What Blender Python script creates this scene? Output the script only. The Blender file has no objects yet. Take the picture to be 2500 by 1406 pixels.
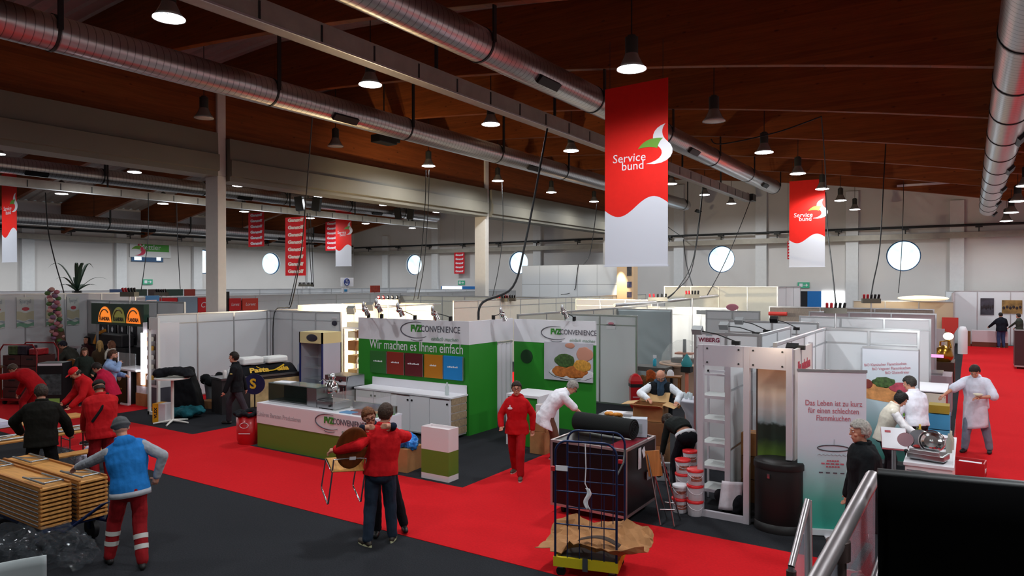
import bpy, bmesh, math, random
from mathutils import Vector, Matrix, noise
random.seed(7)
SC = bpy.context.scene
COL = SC.collection
R = math.radians
PI = math.pi

# ---------------------------------------------------------------- survey of the photo (2500x1406)
FPX, CXP, HYP, EYE, TH = 1725.0, 1250.0, 690.0, 3.4, R(33)
ST, CT = math.sin(TH), math.cos(TH)
def ray(px, py):
    a, b = (px-CXP)/FPX, (HYP-py)/FPX
    return Vector((-ST+a*CT, CT+a*ST, b))
def G(px, py, z=0.0):
    d = ray(px, py); t = (z-EYE)/d.z
    return Vector((t*d.x, t*d.y, z))
def PY(px, py, Y):
    d = ray(px, py); t = Y/d.y
    return Vector((t*d.x, Y, EYE+t*d.z))
def PX(px, py, X):
    d = ray(px, py); t = X/d.x
    return Vector((X, t*d.y, EYE+t*d.z))

# ---------------------------------------------------------------- materials
def lin(c):
    if isinstance(c, str):
        c = [int(c[i:i+2], 16)/255 for i in (0, 2, 4)]
    return tuple(((v/12.92) if v <= 0.04045 else ((v+0.055)/1.055)**2.4) for v in c)
_M = {}
def mat(name, col='808080', rough=0.55, metal=0.0, spec=0.5, var=0.0, vscale=6.0, bump=0.0, bscale=40.0,
        emit=None, estr=0.0, trans=0.0, alpha=1.0, stretch=(1, 1, 1), coat=0.0, ior=1.45):
    if name in _M: return _M[name]
    m = bpy.data.materials.new(name); m.use_nodes = True
    nt = m.node_tree; N = nt.nodes; L = nt.links
    b = N['Principled BSDF']
    c = lin(col)
    b.inputs['Base Color'].default_value = (*c, 1)
    b.inputs['Roughness'].default_value = rough
    b.inputs['Metallic'].default_value = metal
    b.inputs['Specular IOR Level'].default_value = spec
    b.inputs['IOR'].default_value = ior
    if coat: b.inputs['Coat Weight'].default_value = coat
    if trans: b.inputs['Transmission Weight'].default_value = trans
    if alpha < 1: b.inputs['Alpha'].default_value = alpha
    if emit:
        b.inputs['Emission Color'].default_value = (*lin(emit), 1)
        b.inputs['Emission Strength'].default_value = estr
    if var or bump:
        tc = N.new('ShaderNodeTexCoord'); mp = N.new('ShaderNodeMapping')
        mp.inputs['Scale'].default_value = stretch
        L.new(tc.outputs['Object'], mp.inputs['Vector'])
        if var:
            nz = N.new('ShaderNodeTexNoise'); nz.inputs['Scale'].default_value = vscale
            nz.inputs['Detail'].default_value = 4
            L.new(mp.outputs[0], nz.inputs['Vector'])
            rp = N.new('ShaderNodeMapRange')
            rp.inputs['From Min'].default_value = 0.3; rp.inputs['From Max'].default_value = 0.7
            rp.inputs['To Min'].default_value = 1-var; rp.inputs['To Max'].default_value = 1+var
            L.new(nz.outputs['Fac'], rp.inputs['Value'])
            mx = N.new('ShaderNodeVectorMath'); mx.operation = 'SCALE'
            mx.inputs[0].default_value = c
            L.new(rp.outputs[0], mx.inputs['Scale'])
            L.new(mx.outputs[0], b.inputs['Base Color'])
        if bump:
            n2 = N.new('ShaderNodeTexNoise'); n2.inputs['Scale'].default_value = bscale
            L.new(mp.outputs[0], n2.inputs['Vector'])
            bp = N.new('ShaderNodeBump'); bp.inputs['Strength'].default_value = bump; bp.inputs['Distance'].default_value = 0.01
            L.new(n2.outputs['Fac'], bp.inputs['Height']); L.new(bp.outputs[0], b.inputs['Normal'])
    _M[name] = m
    return m
def cloth(col, var=0.12): return mat('cloth_'+col, col, 0.85, spec=0.2, var=var, vscale=9, bump=0.35, bscale=30)
def paint(col, rough=0.45): return mat('paint_'+col+str(rough), col, rough, spec=0.4, var=0.03, vscale=3)
def metalm(col='b8babd', rough=0.3): return mat('metal_'+col+str(rough), col, rough, metal=1.0, var=0.06, vscale=5)
def glassm(name='clear_glass', col='e8f4f2', a=0.16): return mat(name, col, 0.03, spec=0.6, alpha=a)
def woodm(name, col, axis='x', var=0.22, rough=0.55):
    st = {'x': (1.2, 14, 14), 'y': (14, 1.2, 14), 'z': (14, 14, 1.2)}[axis]
    return mat(name, col, rough, spec=0.35, var=var, vscale=1.6, bump=0.1, bscale=5, stretch=st)

# ---------------------------------------------------------------- mesh builder
class MB:
    def __init__(s): s.v = []; s.f = []; s.m = []; s.sm = []
    def _add(s, vs, fs, mi=0, sm=False):
        o = len(s.v); s.v += [tuple(p) for p in vs]
        for f in fs: s.f.append(tuple(i+o for i in f)); s.m.append(mi); s.sm.append(sm)
        return s
    def box(s, x0, x1, y0, y1, z0, z1, mi=0, M=None):
        vs = [Vector((x, y, z)) for z in (z0, z1) for y in (y0, y1) for x in (x0, x1)]
        if M: vs = [M @ v for v in vs]
        return s._add(vs, [(0, 2, 3, 1), (4, 5, 7, 6), (0, 1, 5, 4), (2, 6, 7, 3), (0, 4, 6, 2), (1, 3, 7, 5)], mi)
    def cb(s, c, size, rz=0, mi=0, rx=0, ry=0):
        M = Matrix.Translation(c) @ Matrix.Rotation(rz, 4, 'Z') @ Matrix.Rotation(ry, 4, 'Y') @ Matrix.Rotation(rx, 4, 'X')
        a, b, d = [v/2 for v in size]
        return s.box(-a, a, -b, b, -d, d, mi, M)
    def cyl(s, p0, p1, r0, r1=None, n=12, mi=0, cap=True, sm=True):
        p0, p1 = Vector(p0), Vector(p1); r1 = r0 if r1 is None else r1
        d = (p1-p0); 
        if d.length < 1e-6: return s
        d.normalize()
        u = d.cross(Vector((0, 0, 1)) if abs(d.z) < 0.95 else Vector((1, 0, 0))).normalized(); w = d.cross(u)
        vs = []
        for p, r in ((p0, r0), (p1, r1)):
            for i in range(n):
                a = 2*PI*i/n; vs.append(p+(u*math.cos(a)+w*math.sin(a))*r)
        s._add(vs, [(i, (i+1) % n, n+(i+1) % n, n+i) for i in range(n)], mi, sm)
        if cap: s._add(vs, [tuple(range(n-1, -1, -1)), tuple(range(n, 2*n))], mi, False)
        return s
    def tube(s, pts, r, n=8, mi=0, closed=False):
        pts = [Vector(p) for p in pts]; k = len(pts); rings = []; u = None
        for i, p in enumerate(pts):
            a = pts[i-1] if (i or closed) else p; b = pts[(i+1) % k] if (i < k-1 or closed) else p
            d = (b-a).normalized()
            if u is None: u = d.cross(Vector((0, 0, 1)) if abs(d.z) < 0.9 else Vector((1, 0, 0))).normalized()
            u = (u-d*u.dot(d)); u = u.normalized() if u.length > 1e-5 else d.orthogonal().normalized()
            w = d.cross(u); rr = r[i] if isinstance(r, (list, tuple)) else r
            rings.append([p+(u*math.cos(2*PI*j/n)+w*math.sin(2*PI*j/n))*rr for j in range(n)])
        vs = [v for q in rings for v in q]; fs = []
        for i in range(k if closed else k-1):
            i2 = (i+1) % k
            for j in range(n): fs.append((i*n+j, i*n+(j+1) % n, i2*n+(j+1) % n, i2*n+j))
        s._add(vs, fs, mi, True)
        if not closed: s._add(vs, [tuple(range(n-1, -1, -1)), tuple(range((k-1)*n, k*n))], mi, False)
        return s
    def lathe(s, prof, c=(0, 0, 0), n=24, mi=0, sm=True, M=None, cap=True):
        vs = []; k = len(prof)
        for r, z in prof:
            for i in range(n):
                a = 2*PI*i/n; p = Vector((r*math.cos(a), r*math.sin(a), z))
                if M: p = M @ p
                vs.append(p+Vector(c))
        fs = [(i*n+j, i*n+(j+1) % n, (i+1)*n+(j+1) % n, (i+1)*n+j) for i in range(k-1) for j in range(n)]
        s._add(vs, fs, mi, sm)
        if not cap: return s
        if prof[0][0] > 1e-4: s._add(vs[:n], [tuple(range(n-1, -1, -1))], mi)
        if prof[-1][0] > 1e-4: s._add(vs[-n:], [tuple(range(n))], mi)
        return s
    def ell(s, c, r, M=None, nu=16, nv=10, mi=0, fn=None):
        c = Vector(c); vs = []; r = (r, r, r) if isinstance(r, (int, float)) else r
        for j in range(nv+1):
            t = PI*j/nv
            for i in range(nu):
                a = 2*PI*i/nu
                p = Vector((r[0]*math.sin(t)*math.cos(a), r[1]*math.sin(t)*math.sin(a), r[2]*math.cos(t)))
                if fn: p = fn(p)
                if M: p = M.to_3x3() @ p
                vs.append(c+p)
        fs = [(j*nu+i, (j+1)*nu+i, (j+1)*nu+(i+1) % nu, j*nu+(i+1) % nu) for j in range(nv) for i in range(nu)]
        return s._add(vs, fs, mi, True)
    def prism(s, poly, plane='xz', d0=0.0, d1=0.02, mi=0):
        def P(a, b, d):
            return {'xz': (a, d, b), 'xy': (a, b, d), 'yz': (d, a, b)}[plane]
        n = len(poly); vs = [P(a, b, d0) for a, b in poly]+[P(a, b, d1) for a, b in poly]
        fs = [tuple(range(n)), tuple(range(2*n-1, n-1, -1))]+[(i, n+i, n+(i+1) % n, (i+1) % n) for i in range(n)]
        return s._add(vs, fs, mi)
    def sheet(s, fn, nu, nv, th=0.004, mi=0, sm=True):
        P = [[Vector(fn(i/nu, j/nv)) for i in range(nu+1)] for j in range(nv+1)]
        nn = lambda i, j: ((P[j][min(i+1, nu)]-P[j][max(i-1, 0)]).cross(P[min(j+1, nv)][i]-P[max(j-1, 0)][i])).normalized()
        vs = [P[j][i] for j in range(nv+1) for i in range(nu+1)]
        vs += [P[j][i]-nn(i, j)*th for j in range(nv+1) for i in range(nu+1)]
        o = (nu+1)*(nv+1); ix = lambda i, j: j*(nu+1)+i; fs = []
        for j in range(nv):
            for i in range(nu):
                q = (ix(i, j), ix(i+1, j), ix(i+1, j+1), ix(i, j+1)); fs += [q, tuple(o+k for k in q[::-1])]
        for i in range(nu): fs += [(ix(i+1, 0), ix(i, 0), o+ix(i, 0), o+ix(i+1, 0)), (ix(i, nv), ix(i+1, nv), o+ix(i+1, nv), o+ix(i, nv))]
        for j in range(nv): fs += [(ix(0, j), ix(0, j+1), o+ix(0, j+1), o+ix(0, j)), (ix(nu, j+1), ix(nu, j), o+ix(nu, j), o+ix(nu, j+1))]
        return s._add(vs, fs, mi, sm)
    def mesh(s, name, mats):
        me = bpy.data.meshes.new(name)
        me.from_pydata(s.v, [], s.f); me.update()
        for m in (mats if isinstance(mats, (list, tuple)) else [mats]): me.materials.append(m)
        me.polygons.foreach_set('material_index', s.m); me.polygons.foreach_set('use_smooth', s.sm)
        return me
    def build(s, name, mats, parent=None, loc=(0, 0, 0), rz=0.0, bev=0.0):
        me = s.mesh(name, mats)
        if True:
            bm = bmesh.new(); bm.from_mesh(me)
            bmesh.ops.recalc_face_normals(bm, faces=bm.faces); bm.to_mesh(me); bm.free()
        o = bpy.data.objects.new(name, me); COL.objects.link(o)
        o.location = loc; o.rotation_euler = (0, 0, rz)
        if parent: o.parent = parent
        if bev:
            b = o.modifiers.new('edge', 'BEVEL'); b.width = bev; b.segments = 2; b.limit_method = 'ANGLE'
        return o

def tag(o, label=None, cat=None, group=None, kind=None):
    if label: o['label'] = label
    if cat: o['category'] = cat
    if group: o['group'] = group
    if kind: o['kind'] = kind
    return o
def thing(name, label, cat, loc=(0, 0, 0), rz=0.0, group=None, kind=None):
    o = bpy.data.objects.new(name, None); COL.objects.link(o)
    o.empty_display_size = 0.1
    o.location = loc; o.rotation_euler = (0, 0, rz)
    return tag(o, label, cat, group, kind)
def dup(root, loc, rz=0.0, label=None, group=None, scale=None):
    r = root.copy(); COL.objects.link(r); r.location = loc; r.rotation_euler = (0, 0, rz)
    if scale: r.scale = scale
    if label: r['label'] = label
    if group: r['group'] = group
    for ch in list(root.children):
        c = ch.copy(); COL.objects.link(c); c.parent = r
        for g in list(ch.children):
            d = g.copy(); COL.objects.link(d); d.parent = c
    return r
def text(s, size, m, parent=None, loc=(0, 0, 0), rz=0.0, rx=PI/2, align='CENTER', shear=0.0, sp=1.0, name='lettering', ext=0.002, sx=1.0, off=0.0, rot=None):
    cu = bpy.data.curves.new(name, 'FONT'); cu.body = s; cu.size = size; cu.align_x = align; cu.align_y = 'CENTER'
    cu.extrude = ext; cu.shear = shear; cu.space_character = sp; cu.offset = off; cu.resolution_u = 3
    cu.materials.append(m)
    t = bpy.data.objects.new(name, cu); COL.objects.link(t)
    me = bpy.data.meshes.new_from_object(t.evaluated_get(bpy.context.evaluated_depsgraph_get()))
    bpy.data.objects.remove(t); bpy.data.curves.remove(cu)
    if not me.materials: me.materials.append(m)
    o = bpy.data.objects.new(name, me); COL.objects.link(o)
    o.location = loc; o.rotation_euler = rot if rot else (rx, 0, rz); o.scale = (sx, 1, 1)
    if parent: o.parent = parent
    return o
def remesh(mb, name, mats, voxel, smooth=5, noise_amp=0.0, noise_f=14.0, parent=None, loc=(0, 0, 0), dec=0.0):
    me = mb.mesh(name, mats)
    t = bpy.data.objects.new('tmp', me); COL.objects.link(t)
    md = t.modifiers.new('r', 'REMESH'); md.mode = 'VOXEL'; md.voxel_size = voxel; md.use_smooth_shade = True
    if smooth:
        sm = t.modifiers.new('s', 'SMOOTH'); sm.factor = 0.5; sm.iterations = smooth
    dg = bpy.context.evaluated_depsgraph_get(); dg.update()
    me2 = bpy.data.meshes.new_from_object(t.evaluated_get(dg)); me2.name = name
    bpy.data.objects.remove(t); bpy.data.meshes.remove(me)
    if noise_amp:
        off = Vector((random.random()*50, random.random()*50, random.random()*50))
        ns = [v.normal.copy() for v in me2.vertices]
        for v, nn in zip(me2.vertices, ns):
            q = Vector((v.co.x*noise_f, v.co.y*noise_f, v.co.z*noise_f*0.7))+off
            v.co += nn*noise_amp*(noise.noise(q)+0.5*noise.noise(q*2.1))
    if not me2.materials:
        for m in (mats if isinstance(mats, (list, tuple)) else [mats]): me2.materials.append(m)
    me2.polygons.foreach_set('use_smooth', [True]*len(me2.polygons))
    o = bpy.data.objects.new(name, me2); COL.objects.link(o); o.location = loc
    if parent: o.parent = parent
    return o
# ================================================================ the hall
XR, XL, YB, YF = 6.0, -49.0, 48.0, -5.0
RIDGE = -21.5
def prof(x):
    t = abs(x-RIDGE); return 10.3-0.048*t-0.0032*t*t
WHITE = mat('wall_plaster', 'd6d2d0', 0.8, spec=0.2, var=0.03, vscale=0.6)
PILA = mat('pilaster_concrete', 'd9d9da', 0.75, var=0.03)
CARPET_D = mat('charcoal_carpet', '2c2d31', 0.95, spec=0.1, var=0.22, vscale=55, bump=0.4, bscale=300)
CARPET_R = mat('red_carpet_pile', 'cc1d24', 0.95, spec=0.08, var=0.07, vscale=30, bump=0.4, bscale=300)
BLACK = mat('black_plastic', '111113', 0.5); DKGREY = mat('dark_grey_metal', '2e2f30', 0.45, metal=0.4)
ALU = metalm('c4c5c8', 0.38); CHROME = metalm('e2e2e4', 0.12); STEEL = metalm('a9abad', 0.28)
def S_(o, label=None, cat=None):
    return tag(o, label, cat, None, 'structure')

def wood_beam_mat():
    m = bpy.data.materials.new('glulam_timber'); m.use_nodes = True
    nt = m.node_tree; N = nt.nodes; L = nt.links; b = N['Principled BSDF']
    tc = N.new('ShaderNodeTexCoord'); sep = N.new('ShaderNodeSeparateXYZ'); L.new(tc.outputs['Object'], sep.inputs[0])
    # lamellae 0.12 m tall, each with its own tone, long grain and knots
    mz = N.new('ShaderNodeMath'); mz.operation = 'MULTIPLY'; mz.inputs[1].default_value = 1/0.12; L.new(sep.outputs['Z'], mz.inputs[0])
    fl = N.new('ShaderNodeMath'); fl.operation = 'FLOOR'; L.new(mz.outputs[0], fl.inputs[0])
    fr = N.new('ShaderNodeMath'); fr.operation = 'FRACT'; L.new(mz.outputs[0], fr.inputs[0])
    wn = N.new('ShaderNodeTexWhiteNoise'); wn.noise_dimensions = '1D'; L.new(fl.outputs[0], wn.inputs['W'])
    mp = N.new('ShaderNodeMapping'); mp.inputs['Scale'].default_value = (0.5, 0.5, 9); L.new(tc.outputs['Object'], mp.inputs[0])
    nz = N.new('ShaderNodeTexNoise'); nz.inputs['Scale'].default_value = 2.2; nz.inputs['Detail'].default_value = 5; L.new(mp.outputs[0], nz.inputs[0])
    mk = N.new('ShaderNodeMapping'); mk.inputs['Scale'].default_value = (2.2, 2.2, 5); L.new(tc.outputs['Object'], mk.inputs[0])
    vo = N.new('ShaderNodeTexVoronoi'); vo.inputs['Scale'].default_value = 0.9; L.new(mk.outputs[0], vo.inputs['Vector'])
    kn = N.new('ShaderNodeMapRange'); kn.inputs['From Min'].default_value = 0.05; kn.inputs['From Max'].default_value = 0.14
    kn.inputs['To Min'].default_value = 0.45; kn.inputs['To Max'].default_value = 1.0; L.new(vo.outputs['Distance'], kn.inputs['Value'])
    ad = N.new('ShaderNodeMath'); ad.operation = 'MULTIPLY_ADD'; ad.inputs[1].default_value = 0.35; L.new(wn.outputs['Value'], ad.inputs[0]); L.new(nz.outputs['Fac'], ad.inputs[2])
    gp = N.new('ShaderNodeMapRange'); gp.inputs['From Min'].default_value = 0.0; gp.inputs['From Max'].default_value = 0.06
    gp.inputs['To Min'].default_value = 0.6; gp.inputs['To Max'].default_value = 1; L.new(fr.outputs[0], gp.inputs['Value'])
    cr = N.new('ShaderNodeValToRGB'); cr.color_ramp.elements[0].position = 0.3; cr.color_ramp.elements[0].color = (*lin('6a3414'), 1)
    cr.color_ramp.elements[1].position = 0.95; cr.color_ramp.elements[1].color = (*lin('8a481e'), 1); L.new(ad.outputs[0], cr.inputs[0])
    mu = N.new('ShaderNodeMath'); mu.operation = 'MULTIPLY'; L.new(kn.outputs[0], mu.inputs[0]); L.new(gp.outputs[0], mu.inputs[1])
    mx = N.new('ShaderNodeVectorMath'); mx.operation = 'SCALE'; L.new(cr.outputs[0], mx.inputs[0]); L.new(mu.outputs[0], mx.inputs['Scale'])
    L.new(mx.outputs[0], b.inputs['Base Color']); b.inputs['Roughness'].default_value = 0.6; b.inputs['Specular IOR Level'].default_value = 0.25
    return m
WOOD = wood_beam_mat()

# floor and carpets
S_(MB().box(XL, XR, YF, YB, -0.1, 0).build('floor', CARPET_D), 'charcoal carpeted exhibition hall floor', 'floor')
def carpet(label, x0, x1, y0, y1, h):
    S_(MB().box(x0, x1, y0, y1, 0.0, h).build('floor_carpet', CARPET_R), label, 'carpet')
carpet('wide red carpet aisle crossing the hall in front of the green stand', -30, -0.3, 7.15, 9.35, 0.006)
carpet('red carpet aisle at right running back to the poster wall', -0.3, 4.6, 7.15, 46.2, 0.0062)
carpet('red carpet strip between the grey partition and the green counter', -14.6, -12.62, 9.35, 24, 0.0058)
carpet('red carpet strip between the green stand and the black flight case', -7.05, -4.75, 9.35, 12.4, 0.0058)
carpet('red carpet behind the folding tables at the far left', -30, -18.6, 9.35, 17.5, 0.0058)

# walls; the round windows are holes with a deep reveal
REVEAL = mat('window_reveal', 'd8d8d4', 0.6); FRAME_B = mat('blue_grey_window_frame', '3c5f86', 0.4)
def pane_mat():
    m = bpy.data.materials.new('daylit_pane'); m.use_nodes = True
    nt = m.node_tree; N = nt.nodes; L = nt.links; b = N['Principled BSDF']
    tc = N.new('ShaderNodeTexCoord'); nz = N.new('ShaderNodeTexNoise'); nz.inputs['Scale'].default_value = 1.4; nz.inputs['Detail'].default_value = 5
    L.new(tc.outputs['Object'], nz.inputs[0])
    cr = N.new('ShaderNodeValToRGB'); cr.color_ramp.elements[0].position = 0.35; cr.color_ramp.elements[0].color = (*lin('a9d6ec'), 1)
    cr.color_ramp.elements[1].position = 0.65; cr.color_ramp.elements[1].color = (*lin('e6f6ff'), 1); L.new(nz.outputs['Fac'], cr.inputs[0])
    L.new(cr.outputs[0], b.inputs['Emission Color']); b.inputs['Emission Strength'].default_value = 1.5
    b.inputs['Base Color'].default_value = (0.6, 0.75, 0.85, 1); b.inputs['Roughness'].default_value = 0.1
    return m
PANE = pane_mat()
WR = 0.92
backwin = [PY(px, py, YB) for px, py in ((1010, 640), (1265, 640), (1760, 633), (2205, 627))]
leftwin = [PX(px, py, XL) for px, py in ((500, 630), (663, 636))]
wn_i = 0
def window_wall(name, axis, wins, a0, a1, topz, label):
    global wn_i
    mb = MB(); P = (lambda a, z: (a, YB, z)) if axis == 'x' else (lambda a, z: (XL, a, z))
    out = Vector((0, 1, 0)) if axis == 'x' else Vector((-1, 0, 0))
    wa = sorted([(w.x if axis == 'x' else w.y, 5.0) for w in wins]); s = 1.3
    edges = [a0]
    for a, z in wa: edges += [a-s, a+s]
    edges.append(a1)
    def strip(b0, b1, z0, z1):
        n = max(1, int((b1-b0)/1.0))
        for i in range(n):
            u0, u1 = b0+(b1-b0)*i/n, b0+(b1-b0)*(i+1)/n
            t0 = topz(u0) if z1 is None else z1; t1 = topz(u1) if z1 is None else z1
            mb._add([P(u0, z0), P(u1, z0), P(u1, t1), P(u0, t0)], [(0, 1, 2, 3)])
    for i in range(0, len(edges)-1, 2): strip(edges[i], edges[i+1], 0, None)
    for a, z in wa:
        strip(a-s, a+s, 0, z-s); strip(a-s, a+s, z+s, None)
        n = 40; vs = []
        for k in range(n):
            t = 2*PI*k/n; c, q = math.cos(t), math.sin(t); m = s/max(abs(c), abs(q))
            vs += [P(a+c*m, z+q*m), P(a+c*WR, z+q*WR), Vector(P(a+c*WR, z+q*WR))+out*0.3]
        mb._add(vs, [(3*k, 3*((k+1) % n), 3*((k+1) % n)+1, 3*k+1) for k in range(n)]+[(3*k+1, 3*((k+1) % n)+1, 3*((k+1) % n)+2, 3*k+2) for k in range(n)], 0)
        wn_i += 1
        M = Matrix.Rotation(-PI/2, 4, 'X') if axis == 'x' else Matrix.Rotation(-PI/2, 4, 'Y')
        w = MB().prism([(WR*0.97*math.cos(2*PI*k/40), WR*0.97*math.sin(2*PI*k/40)) for k in range(40)], 'xz' if axis == 'x' else 'yz', 0.2 if axis == 'x' else -0.2, 0.24 if axis == 'x' else -0.24).build('window_%d' % wn_i, PANE, loc=P(a, z))
        S_(w, 'round daylit porthole window in the %s wall' % ('back' if axis == 'x' else 'left'), 'window')
        MB().lathe([(WR*0.93, 0.13), (WR*1.0, 0.13), (WR*1.0, 0.25), (WR*0.93, 0.25), (WR*0.93, 0.13)], n=40, M=M, cap=False).build('window_frame', FRAME_B, w)
    S_(mb.build(name, WHITE), label, 'wall')
window_wall('wall_back', 'x', backwin, XL, XR, lambda x: prof(x)+1.95, 'tall white back wall with porthole windows')
window_wall('wall_left', 'y', leftwin, YF, YB, lambda y: prof(XL)+1.95, 'white left side wall with porthole windows')
S_(MB().box(XR, XR+0.2, YF, YB, 0, 8.6).build('wall_right', WHITE), 'white right side wall', 'wall')
S_(MB().box(XL, XR, YF-0.2, YF, 0, 12.4).build('wall_front', WHITE), 'white wall behind the viewer', 'wall')

# pilasters and the wall rails
for px in (945, 1066, 1315, 1660, 1860, 2081, 2336):
    p = PY(px, 600, YB)
    S_(MB().box(-0.35, 0.35, -0.3, 0, 0, prof(p.x)+0.2).build('pillar', PILA, loc=(p.x, YB, 0), bev=0.01), 'pale pilaster standing against the back wall', 'pillar')
for y in (20.3, 26, 31.7, 42.5):
    S_(MB().box(0, 0.3, -0.35, 0.35, 0, prof(XL)+0.2).build('pillar', PILA, loc=(XL, y, 0), bev=0.01), 'pale pilaster standing against the left wall', 'pillar')
RAIL = mat('grey_rail_paint', '8c8a86', 0.5, metal=0.3); TRAYM = mat('galvanised_tray', 'a09a90', 0.5, metal=0.3, var=0.1, vscale=3)
def wall_rail(label, a, b, off):
    t = thing('wall_cable_tray', label, 'cable tray', (0, 0, 0))
    a, b = Vector(a), Vector(b)
    MB().tube([a+Vector((0, 0, 0.5)), b+Vector((0, 0, 0.5))], 0.07).build('conduit_pipe', DKGREY, t)
    d = (b-a).normalized(); nrm = Vector((-d.y, d.x, 0))
    m = MB()
    vs = [a-nrm*0.06, b-nrm*0.06, b+nrm*0.06, a+nrm*0.06]
    vs = [v+Vector((0, 0, z)) for z in (-0.2, 0.12) for v in vs]
    m._add(vs, [(0, 1, 2, 3), (4, 5, 6, 7), (0, 1, 5, 4), (1, 2, 6, 5), (2, 3, 7, 6), (3, 0, 4, 7)])
    m.build('tray_channel', TRAYM, t)
    n = int((b-a).length/3.6)
    for i in range(n):
        p = a+(b-a)*((i+0.5)/n)
        m = MB(); m.cyl(p+Vector((0, 0, 0.1)), p+Vector((0, 0, 0.5)), 0.03); m.cb(p+Vector((0, 0, 0.42)), (0.35, 0.35, 0.12)); m.cyl(p+Vector((0, 0, 0.3)), p+off+Vector((0, 0, 0.3)), 0.025)
        m.build('wall_bracket', DKGREY, t)
wall_rail('long conduit and grey cable tray along the back wall', (XL+0.5, YB-0.45, 6.15), (XR-0.2, YB-0.45, 6.15), Vector((0, 0.45, 0)))
wall_rail('long conduit and grey cable tray along the left wall', (XL+0.45, -2, 6.3), (XL+0.45, YB-0.6, 6.3), Vector((-0.45, 0, 0)))

# roof: deck, arched glulam beams, ridge girder, columns
DECK = mat('ribbed_roof_deck', 'b3a6a0', 0.6, var=0.05)
def deck():
    m = MB(); n = 30
    for side in (0, 1):
        xs = [RIDGE+(XR-RIDGE)*i/n for i in range(n+1)] if side else [RIDGE+(XL-RIDGE)*i/n for i in range(n+1)]
        ny = 0
        y = YF
        ys = []
        while y < YB:
            ys += [(y, 0), (y+0.14, 0), (y+0.19, 0.09), (y+0.36, 0.09), (y+0.41, 0)]; y += 0.5
        vs = [(x, yy, prof(x)+1.9+dz) for x in xs for yy, dz in ys]; k = len(ys)
        m._add(vs, [(i*k+j, i*k+j+1, (i+1)*k+j+1, (i+1)*k+j) for i in range(n) for j in range(k-1)])
    return m.build('ceiling', DECK)
S_(deck(), 'pale ribbed metal roof deck above the beams', 'ceiling')
def beam(side, y):
    n = 20; e = XR if side else XL
    xs = [RIDGE+(e-RIDGE)*i/n for i in range(n+1)]
    poly = [(x, prof(x)) for x in xs]+[(x, prof(x)+1.9) for x in xs[::-1]]
    o = MB().prism(poly, 'xz', -0.11, 0.11).build('ceiling_beam', WOOD, loc=(0, y, 0), bev=0.015)
    S_(o, 'deep brown arched timber roof beam', 'beam')
for k in range(10):
    for side in (0, 1): beam(side, 1.6+5.2*k)
S_(MB().box(RIDGE-0.2, RIDGE+0.25, YF, YB, 8.3, 10.45).build('ceiling_beam', WOOD), 'brown timber girder carried by the columns', 'beam')
COLM = mat('column_paint', 'd8d2cc', 0.6, var=0.03)
for y in (14.65, 30.2, 45.6):
    o = MB().box(-0.34, 0.34, -0.16, 0.16, 0, 7.0).box(-0.02, 0.34, -0.16, 0.16, 7.0, 9.75).build('column', COLM, loc=(RIDGE, y, 0), bev=0.015)
    S_(o, 'white column carrying the ridge girder', 'column')
    for z, r in ((9.3, .035), (8.5, .05), (8.1, .03), (7.45, .04)):
        m = MB().cyl((0.16, -0.17, z), (0.16, -0.155, z), r); m.build('bolt_head', DKGREY, o)
BOXM = mat('curtain_box_sheet', '716c61', 0.55, var=0.04, vscale=1.0)
for i, (y0, y1, dz) in enumerate(((YF, 14.4, 0.0), (14.85, 30.0, -0.12), (30.4, 45.4, -0.12))):
    zt, zb = 8.38+dz, 6.95+dz
    poly = [(-0.35, zt), (0.50, zt), (0.52, zb+0.72), (0.60, zb+0.70), (0.60, zb+0.17), (0.5, zb+0.15), (0.5, zb), (-0.35, zb)]
    m = MB(); n = len(poly)
    vs = [(RIDGE+a, y, b) for y in (y0, y1) for a, b in poly]
    m._add(vs, [tuple(range(n)), tuple(range(2*n-1, n-1, -1))]+[(j, n+j, n+(j+1) % n, (j+1) % n) for j in range(n)])
    S_(m.build('trim_%d' % (i+1), BOXM), 'long pale smoke curtain housing between the columns', 'trim')

# ventilation ducts
def duct_mat():
    m = bpy.data.materials.new('spiral_duct_steel'); m.use_nodes = True
    nt = m.node_tree; N = nt.nodes; L = nt.links; b = N['Principled BSDF']
    tc = N.new('ShaderNodeTexCoord')
    sp = N.new('ShaderNodeSeparateXYZ'); L.new(tc.outputs['Object'], sp.inputs[0])
    mu = N.new('ShaderNodeMath'); mu.operation = 'MULTIPLY'; mu.inputs[1].default_value = 1/0.16; L.new(sp.outputs['Y'], mu.inputs[0])
    fr = N.new('ShaderNodeMath'); fr.operation = 'FRACT'; L.new(mu.outputs[0], fr.inputs[0])
    rp = N.new('ShaderNodeValToRGB'); e = rp.color_ramp.elements; e[0].position = 0.0; e[0].color = (.07, .07, .07, 1); e[1].position = 0.14; e[1].color = (.52, .5, .5, 1)
    L.new(fr.outputs[0], rp.inputs[0])
    L.new(rp.outputs[0], b.inputs['Base Color']); b.inputs['Metallic'].default_value = 0.9; b.inputs['Roughness'].default_value = 0.3
    bp = N.new('ShaderNodeBump'); bp.inputs['Strength'].default_value = 0.5; bp.inputs['Distance'].default_value = 0.02
    L.new(fr.outputs[0], bp.inputs['Height']); L.new(bp.outputs[0], b.inputs['Normal'])
    return m
DUCT = duct_mat()
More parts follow.
